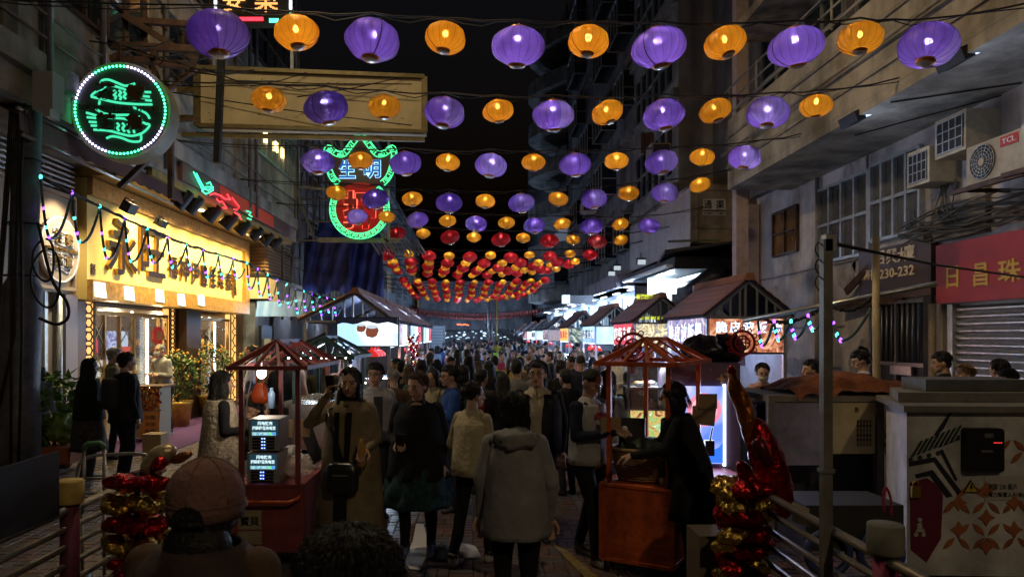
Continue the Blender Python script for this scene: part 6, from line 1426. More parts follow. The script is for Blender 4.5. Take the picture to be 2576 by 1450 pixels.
def shrub(loc, rx, rz_, z0, lab, fruits, potm, seed, lm=None, nl=1500, ls=.07):
    r = thing('potted_shrub', lab, 'potted plant', loc); rr = random.Random(seed)
    q = MB(); q.lathe([(rx * .55, 0), (rx * .72, z0 * .9), (rx * .76, z0), (rx * .66, z0 - .02)], (0, 0, 0), 14); q.build('pot', potm, r, local=True)
    q = MB(); q.tube([(0, 0, z0 - .05), (.02, 0, z0 + rz_)], .03, 6); q.build('stem', wood, r, local=True)
    q = MB()
    for k in range(nl):
        d = Vector((rr.gauss(0, 1), rr.gauss(0, 1), rr.gauss(0, 1))).normalized() * rr.uniform(.55, 1.05) ** .6; c = Vector((d.x * rx, d.y * rx, z0 + rz_ + d.z * rz_))
        a = Vector((rr.gauss(0, 1), rr.gauss(0, 1), rr.gauss(0, 1))).normalized(); u = a.cross(Vector((0, 0, 1))).normalized(); s = ls * rr.uniform(.6, 1.3)
        q.add([c - u * s * .4, c - a * s * .1 + u * 0, c + a * s, c + u * s * .4], [(0, 1, 3), (1, 2, 3), (0, 2, 1)] if False else [(0, 2, 3, 1)], 0 if rr.random() < .75 else 1)
    q.build('foliage', lm or [leafm, leaf2], r, local=True, kind='stuff', fix=False)
    if fruits:
        q = MB()
        for k in range(fruits):
            d = Vector((rr.gauss(0, 1), rr.gauss(0, 1), rr.gauss(.5, 1))).normalized(); q.ell((d.x * rx * 1.02, d.y * rx * 1.02, z0 + rz_ + d.z * rz_ * 1.02), (.024, .024, .027), 6, 5)
        q.build('fruit', fruit, r, local=True, kind='stuff')
goldpot = mat('gold_pot', (.5, .3, .06), .3, .6, var=.4, scale=12, bump=.5, bscale=50); redpot = mat('terracotta_pot', (.3, .09, .04), .6, var=.3)
shrub((-6.45, 15.4, .02), .42, .55, .55, 'kumquat bush in a gold pot beside the dark column', 60, goldpot, 1)
shrub((-6.35, 17.2, .02), .5, .6, .55, 'large kumquat bush in a gold pot before the right shop window', 90, goldpot, 2)
shrub((-5.6, 18.0, .02), .42, .55, .6, 'kumquat bush in a red pot seen behind the red cart roof', 55, redpot, 3)
shrub((-6.3, 10.6, .02), .40, .55, .35, 'broad leaved shrub standing by the beige tea house wall', 0, redpot, 4, [mat('leaf_bright', (.12, .24, .05), .45, var=.4), leaf2], 420, .16)  # brighter green than the kumquat foliage
b = MB(); c = U(150, 1115, 10.4); b.prism([(c.x - .2, 10.3, .12), (c.x + .2, 10.3, .12), (c.x + .23, 10.3, .36), (c.x - .23, 10.3, .36)], (0, .35, 0)); b.build('planter_box', redpot, label='terracotta planter box at the foot of the tea house', cat='planter')
b = MB(); blob(b, U(155, 1075, 10.4), (.2, .18, .2), .6, 4, 24, 14); b.build('planter_bush', leaf2, label='scrubby yellow green plant in the terracotta planter', cat='plant')
b = MB(); c = U(408, 1108, 11.5); b.bx(c.x - .28, 11.4, .02, c.x + .02, 11.7, .4); b.build('carton', mat('cardboard', (.36, .26, .14), .8), label='yellowish carton on the paving behind the man with backpack', cat='box')
# ------------------------------------------------------------------ PEOPLE
skin = mat('skin', (.42, .25, .17), .5, var=.12, scale=10); lipm = mat('lips', (.3, .10, .09), .45); browm = mat('brow', (.02, .015, .012), .7); eyem = mat('eye_dark', (.012, .01, .01), .1, spec=.8)
hairb = mat('black_hair', (.008, .007, .007), .55, var=.4, scale=30, bump=.8, bscale=60); hairbr = mat('brown_hair', (.06, .03, .015), .45, var=.5, scale=30, bump=.8, bscale=60)
hairg = mat('grey_hair', (.17, .165, .155), .55, var=.5, scale=30, bump=.8, bscale=60); hairbl = mat('dark_blond_hair', (.22, .12, .05), .5, var=.5, scale=30, bump=.8, bscale=60)
_cl = {}
def cloth(name, col, rough=.85, var=.25):
    return mat('cloth_' + name, col, rough, var=var, scale=6, bump=1.0, bscale=7, spec=.2)
CL = {n: cloth(n, c) for n, c in dict(black=(.010, .010, .012), navy=(.014, .018, .04), grey=(.19, .19, .185), lightgrey=(.33, .33, .33), white=(.55, .55, .56), cream=(.42, .36, .25), beige=(.40, .34, .21), olive=(.12, .11, .06), brown=(.09, .055, .035), trench=(.21, .165, .10), blue=(.03, .08, .30), paleblue=(.25, .33, .45), yellow=(.55, .45, .06), red=(.3, .03, .03), green=(.04, .09, .06), pink=(.45, .28, .26), charcoal=(.035, .035, .04), denim=(.04, .06, .12), tealprint=(.02, .05, .06), lime=(.35, .6, .04), rose=(.35, .05, .09), khaki=(.2, .16, .1)).items()}
shoem = mat('dark_shoe', (.03, .03, .032), .6); shoew = mat('pale_shoe', (.4, .38, .34), .6)
def solid(mb, vox, it=5, tri=0):
    """one continuous skin round overlapping forms; keeps each form's material"""
    src = mb.mesh('tmp', [skin]); o = bpy.data.objects.new('tmp', src); COL.objects.link(o)
    m = o.modifiers.new('r', 'REMESH'); m.mode = 'VOXEL'; m.voxel_size = vox
    s = o.modifiers.new('s', 'SMOOTH'); s.factor = .5; s.iterations = it
    if tri: d = o.modifiers.new('d', 'DECIMATE'); d.ratio = tri
    dg = bpy.context.evaluated_depsgraph_get(); dg.update(); me = bpy.data.meshes.new_from_object(o.evaluated_get(dg))
    tree = BVHTree.FromPolygons([Vector(v) for v in mb.v], mb.f); vs = [v.co.copy() for v in me.vertices]; fs = [tuple(p.vertices) for p in me.polygons]; ms = []
    for p in me.polygons:
        r_ = tree.find_nearest(p.center); ms.append(mb.m[r_[2]] if r_[2] is not None else 0)
    bpy.data.objects.remove(o); bpy.data.meshes.remove(src); bpy.data.meshes.remove(me); return vs, fs, ms
def addsolid(dst, got):
    vs, fs, ms = got; o = len(dst.v); dst.v += [tuple(v) for v in vs]
    for f, m in zip(fs, ms): dst.f.append(tuple(i + o for i in f)); dst.m.append(m); dst.sm.append(True)
ARMS = {'down': ((.225, -.03, 1.12), (.235, .05, .87)), 'phone': ((.225, -.02, 1.12), (.15, .24, 1.13)), 'face': ((.27, .17, 1.26), (.10, .22, 1.50)), 'cross': ((.235, .07, 1.13), (-.02, .21, 1.20)),
        'reach': ((.24, .16, 1.2), (.2, .42, 1.2)), 'hold': ((.225, -.03, 1.12), (.2, .22, 1.06)), 'pocket': ((.265, -.06, 1.13), (.18, .08, .92)), 'together': ((.225, .04, 1.13), (.05, .30, 1.18)), 'out': ((.27, .1, 1.16), (.36, .34, 1.1)), 'walk': ((.225, -.1, 1.13), (.23, -.08, .88))}
# material slots: 0 skin 1 top 2 sleeve 3 trousers 4 shoe 5 lip 6 brow
def hand(mb, w, d, side, curl=.5, vox=0, sc=1):
    """hand at wrist w pointing along d: palm, four unequal bent fingers, thumb from the side"""
    d = Vector(d).normalized(); up = Vector((0, 0, 1)) if abs(d.z) < .8 else Vector((0, 1, 0)); s = d.cross(up).normalized() * side; n = s.cross(d).normalized() * side
    q = MB(); w = Vector(w); P = lambda a, b_, c_: w + (d * a + s * b_ + n * c_) * sc
    q.cap(P(-.02, 0, 0), .026 * sc, P(.03, 0, 0), .028 * sc); q.cap(P(.03, -.024, 0), .019 * sc, P(.075, -.028, 0), .016 * sc); q.cap(P(.03, .02, 0), .019 * sc, P(.08, .026, 0), .016 * sc); q.cap(P(.03, 0, 0), .02 * sc, P(.08, 0, 0), .017 * sc)
    for k, L in enumerate((.062, .072, .067, .052)):
        b_ = .030 - k * .020; r_ = .0098; a0 = P(.078, b_, 0); c1 = curl * 1.0; c2 = curl * 1.9
        p1 = a0 + (d * cos(c1) - n * sin(c1)) * L * .5 * sc; p2 = p1 + (d * cos(c2) - n * sin(c2)) * L * .55 * sc
        q.cap(a0, r_ * 1.1 * sc, p1, r_ * sc, n=7); q.cap(p1, r_ * sc, p2, r_ * .85 * sc, n=7)
    t1 = P(.02, .03, -.005); t2 = P(.055, .055, -.02 - .02 * curl); t3 = P(.085, .05, -.035 - .03 * curl); q.cap(t1, .014 * sc, t2, .012 * sc, n=7); q.cap(t2, .012 * sc, t3, .0095 * sc, n=7)
    return q
def body(h=1.7, bulk=1.0, arms=('down', 'down'), legs='stand', lean=0, yaw=0, nod=0, tilt=0, hi=True, sleeve=2, female=False, neck_open=False, coat=1.0, mats=None, handcurl=.45, seed=0):
    s = h / 1.7; B = MB(); b = bulk; J = {}
    hip = Vector((0, 0, .93)); ML = Matrix.Translation(hip) @ Matrix.Rotation(R(-lean), 4, 'X') @ Matrix.Translation(-hip)
    up = lambda p: ML @ Vector(p)
    st = len(B.v)
    sh = .155 if female else .175; hp = .155 if female else .145
    B.loft([(0, .0, .84, hp * .8 * b, .10 * b), (0, 0, .90, (hp + .012) * b, .115 * b), (0, 0, .98, (hp + .004) * b, .112 * b), (0, .005, 1.09, (.122 if female else .138) * b, .098 * b), (0, .01, 1.22, .152 * b, .112 * b), (0, .005, 1.32, (sh - .008) * b, .105 * b), (0, -.005, 1.39, (sh - .02) * b, .088 * b), (0, -.012, 1.43, .105, .07), (0, -.012, 1.465, .062, .058)], 20, 1)
    if female: 
        for sx in (-1, 1): B.ell((sx * .07, .085 * b, 1.24), (.065, .06, .065), 12, 8, 1)
    for i in range(st, len(B.v)):
        if B.v[i][2] > .93: B.v[i] = tuple(up(B.v[i]))
    # legs
    for sx in (-1, 1):
        fy = {'stand': (.0, .0), 'walk': (.17, -.16), 'apart': (.03, -.02)}[legs][0 if sx > 0 else 1]; x = sx * (.088 if legs != 'apart' else .12)
        kz = .50; hipj = (sx * .085 * b, 0, .88); knee = (x, .03 + fy * .55, kz); ank = (x, -.03 + fy, .095 if fy >= 0 else .12)
        B.cap(hipj, .090 * b, knee, .062, 3); B.cap(knee, .062, ank, .047, 3); B.cap((ank[0], ank[1] - .02, .05 if fy >= 0 else .075), .042, (x + sx * .02, ank[1] + .15, .035 if fy >= -.1 else .03), .036, 4); B.cap(ank, .05, (ank[0], ank[1], .06), .045, 4)
    hands = MB()
    for i, sx in enumerate((-1, 1)):
        spec = ARMS[arms[i]] if isinstance(arms[i], str) else arms[i]
        e, w = [Vector((p[0] * sx, p[1], p[2])) for p in spec]; e.x *= (1 + (b - 1) * .5); S0 = up((sx * (sh - .01) * b, -.005, 1.375)); e = up(e); w = up(w) 
        B.cap(S0, .064 * (.5 + .5 * b), e, .050 * (.6 + .4 * b), sleeve); B.cap(e, .049, w, .036, sleeve); d = (w - e).normalized(); J['hand%d' % i] = w + d * .09; J['dir%d' % i] = d
        if hi: addsolid(hands, solid(hand(None, w + d * .01, d, sx, handcurl), .0055, 2))
        else: B.cap(w, .035, w + d * .09, .032, 0)
    got = solid(B, .015 if hi else .024, 5 if hi else 3, .6 if hi else .5)
    out = MB(); addsolid(out, got)
    for i, v in enumerate(out.v):                                                # cloth folds
        p = Vector(v)
        if p.z > .1: d = noise.noise(Vector((p.x * 9 + seed, p.y * 9, p.z * 5))) * .014 + noise.noise(Vector((p.x * 22, p.y * 22 + seed, p.z * 13))) * .004; n = Vector((p.x, p.y, 0)); n = n.normalized() if n.length > .01 else n; out.v[i] = tuple(p + n * d)
    # head
    N0 = up((0, -.012, 1.45)); H = N0 + (ML.to_3x3() @ Vector((0, .025, 0))) + Vector((0, .012, .135)); MH = Matrix.Translation(H) @ Matrix.Rotation(R(yaw), 4, 'Z') @ Matrix.Rotation(R(-nod), 4, 'X') @ Matrix.Rotation(R(tilt), 4, 'Y'); J['head'] = MH.copy()
    F = MB(); F.ell((0, 0, .015), (.077, .096, .10), 16, 12); F.ell((0, .028, -.045), (.060, .064, .066), 14, 10); F.ell((0, .062, -.088), (.028, .026, .022), 10, 7)
    if hi:
        F.cap((0, .094, .012), .008, (0, .111, -.026), .0125); F.ell((-.011, .101, -.03), (.009, .01, .008), 8, 5); F.ell((.011, .101, -.03), (.009, .01, .008), 8, 5)
        F.cap((-.04, .078, .030), .012, (.04, .078, .030), .012)
        for sx in (-1, 1): F.ell((sx * .042, .062, -.018), (.022, .025, .022), 8, 6); F.ell((sx * .079, -.008, -.01), (.010, .022, .032), 8, 6)
        F.cap((-.018, .091, -.056), .0065, (.018, .091, -.056), .0065, 5); F.cap((-.014, .089, -.066), .0065, (.014, .089, -.066), .0065, 5)
        for sx in (-1, 1): F.cap((sx * .018, .0925, .031), .0045, (sx * .046, .081, .033), .0045, 6)
    else: F.cap((0, .094, .012), .009, (0, .108, -.026), .014); F.ell((.078, -.008, -.01), (.012, .022, .03), 6, 5); F.ell((-.078, -.008, -.01), (.012, .022, .03), 6, 5)
    F.xf(MH); F.cap(H + Vector((0, -.03, -.06)), .052, N0 + Vector((0, 0, -.02)), .060, 0)
    if neck_open: F.ell(up((0, .07, 1.37)), (.075, .03, .075), 12, 8, 0)
    addsolid(out, solid(F, .0058 if hi else .011, 3 if hi else 2, .7 if hi else .6)); addsolid(out, (hands.v, hands.f, hands.m))
    out.v = [tuple(Vector(v) * s) for v in out.v]; me = out.mesh('person', mats or [skin] * 7)
    J['s'] = s; J['up'] = up; return me, J
def hair_mesh(style, J, seed=0, hi=True):
    q = MB(); E = q.ell
    if style == 'buzz': E((0, -.012, .035), (.081, .094, .088))
    elif style == 'short': E((0, -.018, .036), (.087, .098, .096)); E((0, .045, .085), (.06, .05, .035)); E((0, -.06, -.02), (.07, .045, .06))
    elif style == 'bob': E((0, -.016, .03), (.094, .104, .10)); E((-.074, -.02, -.05), (.030, .05, .08)); E((.074, -.02, -.05), (.030, .05, .08)); E((0, -.06, -.06), (.085, .055, .095))
    elif style in ('long', 'longfront'):
        E((0, -.016, .03), (.092, .102, .10)); E((-.072, -.01, -.06), (.03, .06, .1)); E((.072, -.01, -.06), (.03, .06, .1)); E((0, -.075, -.08), (.085, .055, .14)); E((0, -.105, -.22), (.095, .045, .16)); E((0, -.115, -.34), (.08, .035, .1))
        if style == 'longfront':
            for sx in (-1, 1): E((sx * .085, .055, -.18), (.03, .035, .14)); E((sx * .085, .085, -.34), (.035, .03, .14))
    elif style == 'bun': E((0, -.018, .036), (.087, .099, .095)); E((0, -.115, .05), (.042, .04, .042))
    elif style == 'pony': E((0, -.018, .036), (.088, .099, .095)); E((0, -.12, .03), (.03, .04, .035)); E((0, -.15, -.08), (.03, .03, .11)); E((0, -.15, -.18), (.02, .02, .06))
    elif style == 'braid': E((0, -.018, .036), (.088, .1, .095)); E((0, -.06, -.02), (.08, .05, .07)); [E((-.075 - .004 * k, .02 + .012 * k, -.08 - .035 * k), (.017, .017, .024), 8, 6) for k in range(8)]
    vs, fs, ms = solid(q, .008 if hi else .013, 2, .8); MH = J['head']; s = J['s']; o = MB()
    cb = []
    for v in vs:
        d = noise.noise(Vector((v.x * 70 + seed, v.y * 70, v.z * 12))) * .006 + noise.noise(v * 25 + Vector((seed, 0, 0))) * .005
        n = Vector(v).normalized(); cb.append((MH @ (Vector(v) + n * d)) * s)
    o.v = [tuple(v) for v in cb]; o.f = fs; o.m = [0] * len(fs); o.sm = [True] * len(fs); return o.mesh('hair', hairb)
def strands(J, root, n, drop, m=None, wave=.004, rx=.096, ry=.108, rz=.106, seed=1, face=.9, r0=.0028):
    rr = random.Random(seed); q = MB()
    for k in range(n):
        a = rr.uniform(-pi, pi); front = cos(a - pi / 2) > .22; t1 = face if front else rr.uniform(1.5, 1.95); t0 = rr.uniform(.05, .8); f = rr.uniform(.98, 1.06); ph = rr.random() * 6; pts = []
        for i in range(6):
            t = t0 + (t1 - t0) * i / 5; w = wave * sin(ph + i * 1.9); pts.append(Vector(((rx * f + w) * sin(t) * cos(a), (ry * f + w) * sin(t) * sin(a) - .016, rz * f * cos(t) + .03 + w)))
        if not front and drop:
            L = drop * rr.uniform(.75, 1.08)
            for i in range(1, 4): pts.append(pts[5] + Vector((w * i + .006 * sin(ph + i), -.012 * i * (1 if sin(a) < 0 else 0), -L * i / 3)))
        q.tube(pts, [r0 * (1 - .6 * i / len(pts)) for i in range(len(pts))], 3)
    return headpiece(J, root, 'hair', q, m or hairb)
def eyes(J, root):
    for sx in (-1, 1):
        q = MB(); q.ell((sx * .031, .0855, .010), (.0135, .006, .0055), 8, 6); q.xf(J['head']); q.v = [tuple(Vector(v) * J['s']) for v in q.v]; q.build('eye', eyem, root, local=True)
def headpiece(J, root, name, mb, mats): mb.xf(J['head']); mb.v = [tuple(Vector(v) * J['s']) for v in mb.v]; return mb.build(name, mats, root, local=True)
def glasses(J, root):
    q = MB()
    for sx in (-1, 1):
        q.tube([(sx * .032 + .022 * cos(t * pi / 6), .106, .009 + .016 * sin(t * pi / 6)) for t in range(12)], .0022, 4, closed=True); q.tube([(sx * .054, .104, .012), (sx * .08, .05, .012), (sx * .082, -.01, .008)], .0022, 4)
    q.tube([(-.01, .108, .013), (.01, .108, .013)], .002, 4); headpiece(J, root, 'glasses', q, black)
def mask(J, root):
    q = MB(); vs = []; n = 10
    for j in range(7):
        z = -.018 - .085 * j / 6
        for k in range(n + 1):
            a = pi * (.08 + .84 * k / n); r_ = .072 - .012 * (j / 6) ** 2; vs.append((r_ * cos(a), .032 + (.088 - .02 * (abs(j - 2) / 4)) * sin(a) ** .8, z))
    q.add(vs, [(j * (n + 1) + k, j * (n + 1) + k + 1, (j + 1) * (n + 1) + k + 1, (j + 1) * (n + 1) + k) for j in range(6) for k in range(n)], 0, True)
    for sx in (-1, 1): q.tube([(sx * .068, .045, -.03), (sx * .083, -.005, -.0)], .0018, 4)
    headpiece(J, root, 'face_mask', q, mat('mask_white', (.6, .6, .6), .8))
def cap_(J, root, m, back=False):
    q = MB(); pr = [(.098 * cos(t), .03 + .088 * sin(t)) for t in [i * pi / 2 / 7 for i in range(8)]]
    q.lathe([(max(.001, r_), z) for r_, z in pr], (0, -.005, 0), 20); q.ell((0, -.005, .122), (.008, .008, .006), 6, 4)
    vs = []
    for k in range(13):
        a = pi * (.14 + .72 * k / 12); vs += [(.097 * cos(a), -.005 + .097 * sin(a), .034), (.09 * cos(a), -.005 + .097 * sin(a) + .075 * sin(pi * k / 12), .022)]
    q.add(vs, [(2 * k, 2 * k + 1, 2 * k + 3, 2 * k + 2) for k in range(12)], 0, True); q.add([(v[0], v[1], v[2] - .006) for v in vs], [(2 * k, 2 * k + 1, 2 * k + 3, 2 * k + 2) for k in range(12)], 0, True)
    return headpiece(J, root, 'cap', q, m)
def garment(root, J, rings, m, name='coat', fold=.06, nf=7, n=40, ph=0, open_front=False):
    """coat, skirt or hood hanging round the body: rings (z, rx, ry[, y])"""
    s = J['s']; q = MB(); rr = [(0, (r_[3] if len(r_) > 3 else 0), r_[0], r_[1], r_[2]) for r_ in rings]
    fine = []
    for a, c in zip(rr, rr[1:]):
        for t in (0, .25, .5, .75): fine.append(tuple(a[i] + (c[i] - a[i]) * t for i in range(5)))
    fine.append(rr[-1]); q.loft(fine, n, 0, cap=False, fold=fold, nf=nf, ph=ph)
    up = J['up']; q.v = [tuple((up(v) if v[2] > .93 else Vector(v)) * s) for v in q.v]
    for i, v in enumerate(q.v): p = Vector(v); q.v[i] = tuple(p + Vector((p.x, p.y, 0)) * (.05 * noise.noise(Vector((p.x * 10 + ph, p.y * 10, p.z * 4)))))
    o = q.build(name, m, root, local=True); md = o.modifiers.new('thick', 'SOLIDIFY'); md.thickness = .008; md.offset = 1; return o
GR = 'people in the market street'
def person(label, px, top, Y, rot=0, hair='short', hm=None, mats=('black', 'black', 'denim'), shoe=None, x=None, z=None, face=True, h=None, **kw):
    """figure placed by where its head appears; rot 0 looks up the street, 180 to the camera (degrees, counter-clockwise)"""
    c = U(px, top, Y); H_ = h or max(1.2, c.z)
    bend = kw.pop('bend', None)
    m3 = [CL[m_] if isinstance(m_, str) else m_ for m_ in mats]; ms = [kw.pop('skinm', skin), m3[0], m3[1], m3[2], shoe or shoem, lipm, browm]
    st_ = kw.pop('st', None); me, J = body(h=(bend or H_) - .02, mats=ms, seed=px * .1, **kw)
    o = bpy.data.objects.new('person', me); COL.objects.link(o); tag(o, label, 'person', GR)
    hx = (J['head'] @ Vector((0, 0, 0))) * J['s']; off = Matrix.Rotation(R(rot), 3, 'Z') @ Vector((hx.x, hx.y, 0))
    o.location = (c.x - off.x, Y - off.y, 0); o.rotation_euler = (0, 0, R(rot))
    if hair:
        hmx = hair_mesh(hair, J, px, kw.get('hi', True)); hmx.materials[0] = hm or hairb; link('hair', hmx, o)
    if kw.get('hi', True) and hair not in (None, 'buzz') and Y < 10: strands(J, o, 170, {'bob': .10, 'long': .42, 'longfront': .42}.get(hair, 0), hm, seed=px)
    if face and kw.get('hi', True): eyes(J, o)
    return o, J
def world(o, p): return Matrix.Translation(o.location) @ Matrix.Rotation(o.rotation_euler.z, 4, 'Z') @ Vector(p)
def phone(o, J, i, lab, d=.02, lit=False):
    p = world(o, J['hand%d' % i] * J['s']); fwd = Matrix.Rotation(o.rotation_euler.z, 3, 'Z') @ Vector((0, 1, 0))
    b = MB(); b.box(p + fwd * d + Vector((0, 0, .03)), (.072, .009, .145), rz=o.rotation_euler.z, rx=-.3); b.build('phone', black, label=lab, cat='phone')
def bag(o, p, size, lab, m, cat='bag', strap=None, rz=0):
    w = world(o, p); r = thing('shoulder_bag' if cat == 'bag' else 'backpack', lab, cat, w, o.rotation_euler.z + rz); a, b_, c_ = size; q = MB()
    vs = []; n = 20
    for j, (f, zz) in enumerate(((.7, -.5), (.95, -.42), (1, -.2), (1, .2), (.93, .42), (.6, .5))): vs.append((0, 0, zz * c_, a / 2 * f, b_ / 2 * f))
    q.loft(vs, n); 
    for i, v in enumerate(q.v):
        x, y, z = v; t = atan2(y / b_, x / a); k = 1 / max(abs(cos(t)), abs(sin(t))) ** .7; q.v[i] = (x * k, y * k, z)
    q.build('bag_body', m, r, local=True)
    q = MB(); q.box((0, b_ / 2 + .006, c_ * .12), (a * .5, .008, .012)); q.build('zip', galv, r, local=True)
    if strap: q = MB(); q.tube([Matrix.Rotation(-(o.rotation_euler.z + rz), 3, 'Z') @ (world(o, s_) - w) for s_ in strap], .012, 5); q.build('strap', m, r, local=True)
    return r
RB = (0, -.12, 1.1)
# --- near figures, left to right
o, J = person('woman with long black hair in dark jacket and patterned skirt before the tea house', 228, 900, 9.8, -35, 'long', mats=('black', 'black', 'charcoal'), female=True, arms=('hold', 'hold'))
garment(o, J, ((1.02, .17, .13), (.85, .22, .17), (.62, .25, .2), (.42, .26, .22)), mat('dark_print_skirt', (.045, .04, .04), .9, var=.8, scale=16), 'skirt', .07)
garment(o, J, ((1.42, .16, .12), (1.25, .21, .16), (1.0, .23, .18), (.86, .24, .19)), CL['black'], 'jacket', .03)
o, J = person('man with short black hair and dark backpack before the gold shop', 320, 885, 9.6, -40, 'short', mats=('black', 'black', 'black'), bulk=1.1, arms=('down', 'down'))
garment(o, J, ((1.43, .15, .12), (1.3, .21, .16), (1.0, .23, .18), (.80, .235, .19)), CL['black'], 'jacket', .03)
bag(o, (0, -.20, 1.22), (.30, .16, .42), 'black backpack worn by the man before the gold shop', CL['charcoal'], 'backpack')
person('grey haired man in olive jacket half hidden behind the backpack man', 288, 872, 11.4, -60, 'short', hairg, ('olive', 'olive', 'black'), bulk=1.1, arms=('hold', 'hold'))
o, J = person('older man in pale hoodie leaning on the orange lettered podium, mask under his chin', 402, 868, 13.9, 155, 'buzz', hairg, ('lightgrey', 'lightgrey', 'black'), shoe=shoew, arms=('cross', 'cross'), lean=12, bend=1.86)
mask(J, o)
person('man seen in profile behind the podium by the gold shop door', 383, 880, 15.2, 90, 'buzz', hairb, ('brown', 'brown', 'black'), arms=('hold', 'down'))
person('person in pale blue top partly hidden behind the street pole', 100, 985 - 70, 8.9 + 1.6, 0, 'long', None, ('paleblue', 'paleblue', 'denim'), female=True)
o, J = person('woman with long black hair in a fleece vest by the red cart', 560, 932, 6.9, -55, 'long', None, ('cream', 'black', 'cream'), female=True, arms=('phone', 'phone'))
garment(o, J, ((1.43, .14, .115), (1.34, .19, .15), (1.1, .215, .18), (.9, .24, .20), (.72, .25, .21)), mat('cloth_fleece', (.36, .31, .23), .95, var=.4, scale=26, bump=1.2, bscale=30), 'vest', .03)
o, J = person('boy in a black cap raising a phone to his face behind the charging station', 632, 998, 7.25, -80, None, None, ('charcoal', 'charcoal', 'lightgrey'), arms=('face', 'face'), nod=12); cap_(J, o, CL['black']); phone(o, J, 0, 'black phone held to the face of the boy in a cap')
person('dark haired person bending behind the boy in a cap', 658, 972, 8.3, -100, 'bob', None, ('black', 'black', 'black'), nod=20)
o, J = person('street cook in dark grey shirt holding out a hand above the teal cart', 712, 868, 9.1, 170, 'short', None, ('charcoal', 'charcoal', 'black'), bulk=1.15, arms=('down', 'out'), sleeve=0)
garment(o, J, ((1.02, .18, .14), (.8, .2, .16), (.5, .21, .17)), CL['charcoal'], 'apron', .02)
person('man standing at the fairy lights looking at the food', 812, 890, 9.8, 180, 'buzz', hairbr, ('olive', 'olive', 'black'), arms=('hold', 'hold'))
person('stall vendor in pink and white bending at the video screen stall', 872, 888, 15.6, 110, 'bob', None, ('pink', 'pink', 'black'), female=True, nod=25, arms=('reach', 'reach'))
person('woman in white seen past the red cart roof by the side shops', 628, 865, 16.5, 90, 'bun', None, ('white', 'white', 'denim'), female=True)
# trench coat woman
o, J = person('woman in long trench coat holding up a phone, black hair and crossbody bag', 880, 924, 6.0, 172, 'longfront', None, ('trench', 'trench', 'black'), female=True, arms=('hold', ((.30, .16, 1.26), (.13, .24, 1.50))), bulk=1.05, yaw=8, nod=4, shoe=shoem)
garment(o, J, ((1.44, .13, .11), (1.36, .20, .15), (1.15, .225, .18), (.95, .24, .19), (.65, .265, .22), (.34, .285, .245)), CL['trench'], 'trench_coat', .035, 5)
garment(o, J, ((1.47, .07, .075), (1.40, .115, .11, .02), (1.30, .10, .09, .06)), CL['black'], 'scarf', .06)
q = MB(); up = J['up']
for sx in (-1, 1): q.prism([(sx * .03, .20, 1.36), (sx * .075, .19, 1.36), (sx * .06, .235, .95), (sx * .03, .24, .95)], (0, .012, 0))
q.prism([(-.045, .232, 1.0), (.045, .232, 1.0), (.055, .282, .36), (-.055, .282, .36)], (0, .012, 0)); q.v = [tuple(Vector(v) * J['s']) for v in q.v]; q.build('lapel', CL['black'], o, local=True)
phone(o, J, 1, 'black phone held up by the woman in the trench coat', .03)
bag(o, (-.02, .28, .84), (.27, .10, .25), 'black crossbody bag on the front of the trench coat woman', mat('black_leather', (.012, .012, .014), .35, spec=.6), 'bag', [(-.02, .26, .95), (.14, .17, 1.38), (.1, -.1, 1.42)])
p = world(o, J['hand0'] * J['s']); b = MB(); b.lathe([(.03, -.1), (.035, -.08), (.035, .06), (.016, .1), (.016, .125)], p, 12); b.build('drink_bottle', mat('amber_drink', (.45, .25, .06), .1, alpha=.8, spec=.8), label='small amber drink bottle in the trench coat woman\'s hand', cat='bottle')
# young man with glasses
o, J = person('young man with glasses in a light grey jacket behind the trench coat woman', 944, 912, 7.7, 200, 'short', None, ('lightgrey', 'lightgrey', 'charcoal'), arms=('down', 'hold'), yaw=-30)
glasses(J, o)
garment(o, J, ((1.43, .13, .11), (1.34, .20, .155), (1.1, .22, .175), (.88, .225, .18)), CL['lightgrey'], 'jacket', .04)
q = MB(); q.prism([(-.05, .172, 1.36), (.05, .172, 1.36), (.04, .20, .9), (-.04, .20, .9)], (0, .012, 0)); q.v = [tuple(Vector(v) * J['s']) for v in q.v]; q.build('shirt_front', CL['charcoal'], o, local=True)
# braided woman
o, J = person('woman with a braid in black top and teal print skirt looking down at her phone', 1050, 934, 6.35, 176, 'braid', hairbr, ('black', 'black', 'black'), female=True, bulk=1.22, arms=('down', ((.225, -.02, 1.10), (.14, .24, 1.09))), legs='apart', yaw=-28, nod=12, neck_open=True, shoe=mat('blue_sneaker', (.10, .13, .2), .6))
garment(o, J, ((1.10, .185, .15), (.98, .225, .18), (.8, .265, .21), (.62, .30, .24), (.48, .30, .25)), mat('teal_print_skirt', (.012, .045, .055), .85, var=1.0, scale=18, bump=.8, bscale=12), 'skirt', .09, 8)
garment(o, J, ((1.42, .16, .125), (1.30, .225, .165), (1.1, .235, .18), (.9, .27, .21), (.74, .29, .22)), CL['black'], 'cardigan', .04)
phone(o, J, 1, 'black phone in the hand of the braided woman', .03)
q = MB()
for k in range(14): q.ell((-.13 - .004 * k + .03, .09 + .006 * k, 1.47 - .02 * k), (.013, .013, .016), 6, 5)
# blue jacket man
o, J = person('man in bright blue jacket with crossed arms, glasses and green backpack', 1130, 918, 8.0, 105, 'short', None, ('blue', 'blue', 'charcoal'), arms=('cross', 'cross'), yaw=10); glasses(J, o); mask(J, o) if False else None
bag(o, (0, -.2, 1.2), (.28, .15, .4), 'green and grey backpack on the man in blue jacket', CL['green'], 'backpack', [(.1, -.12, 1.38), (.11, .1, 1.38), (.11, .15, 1.2), (.12, .02, 1.0)])
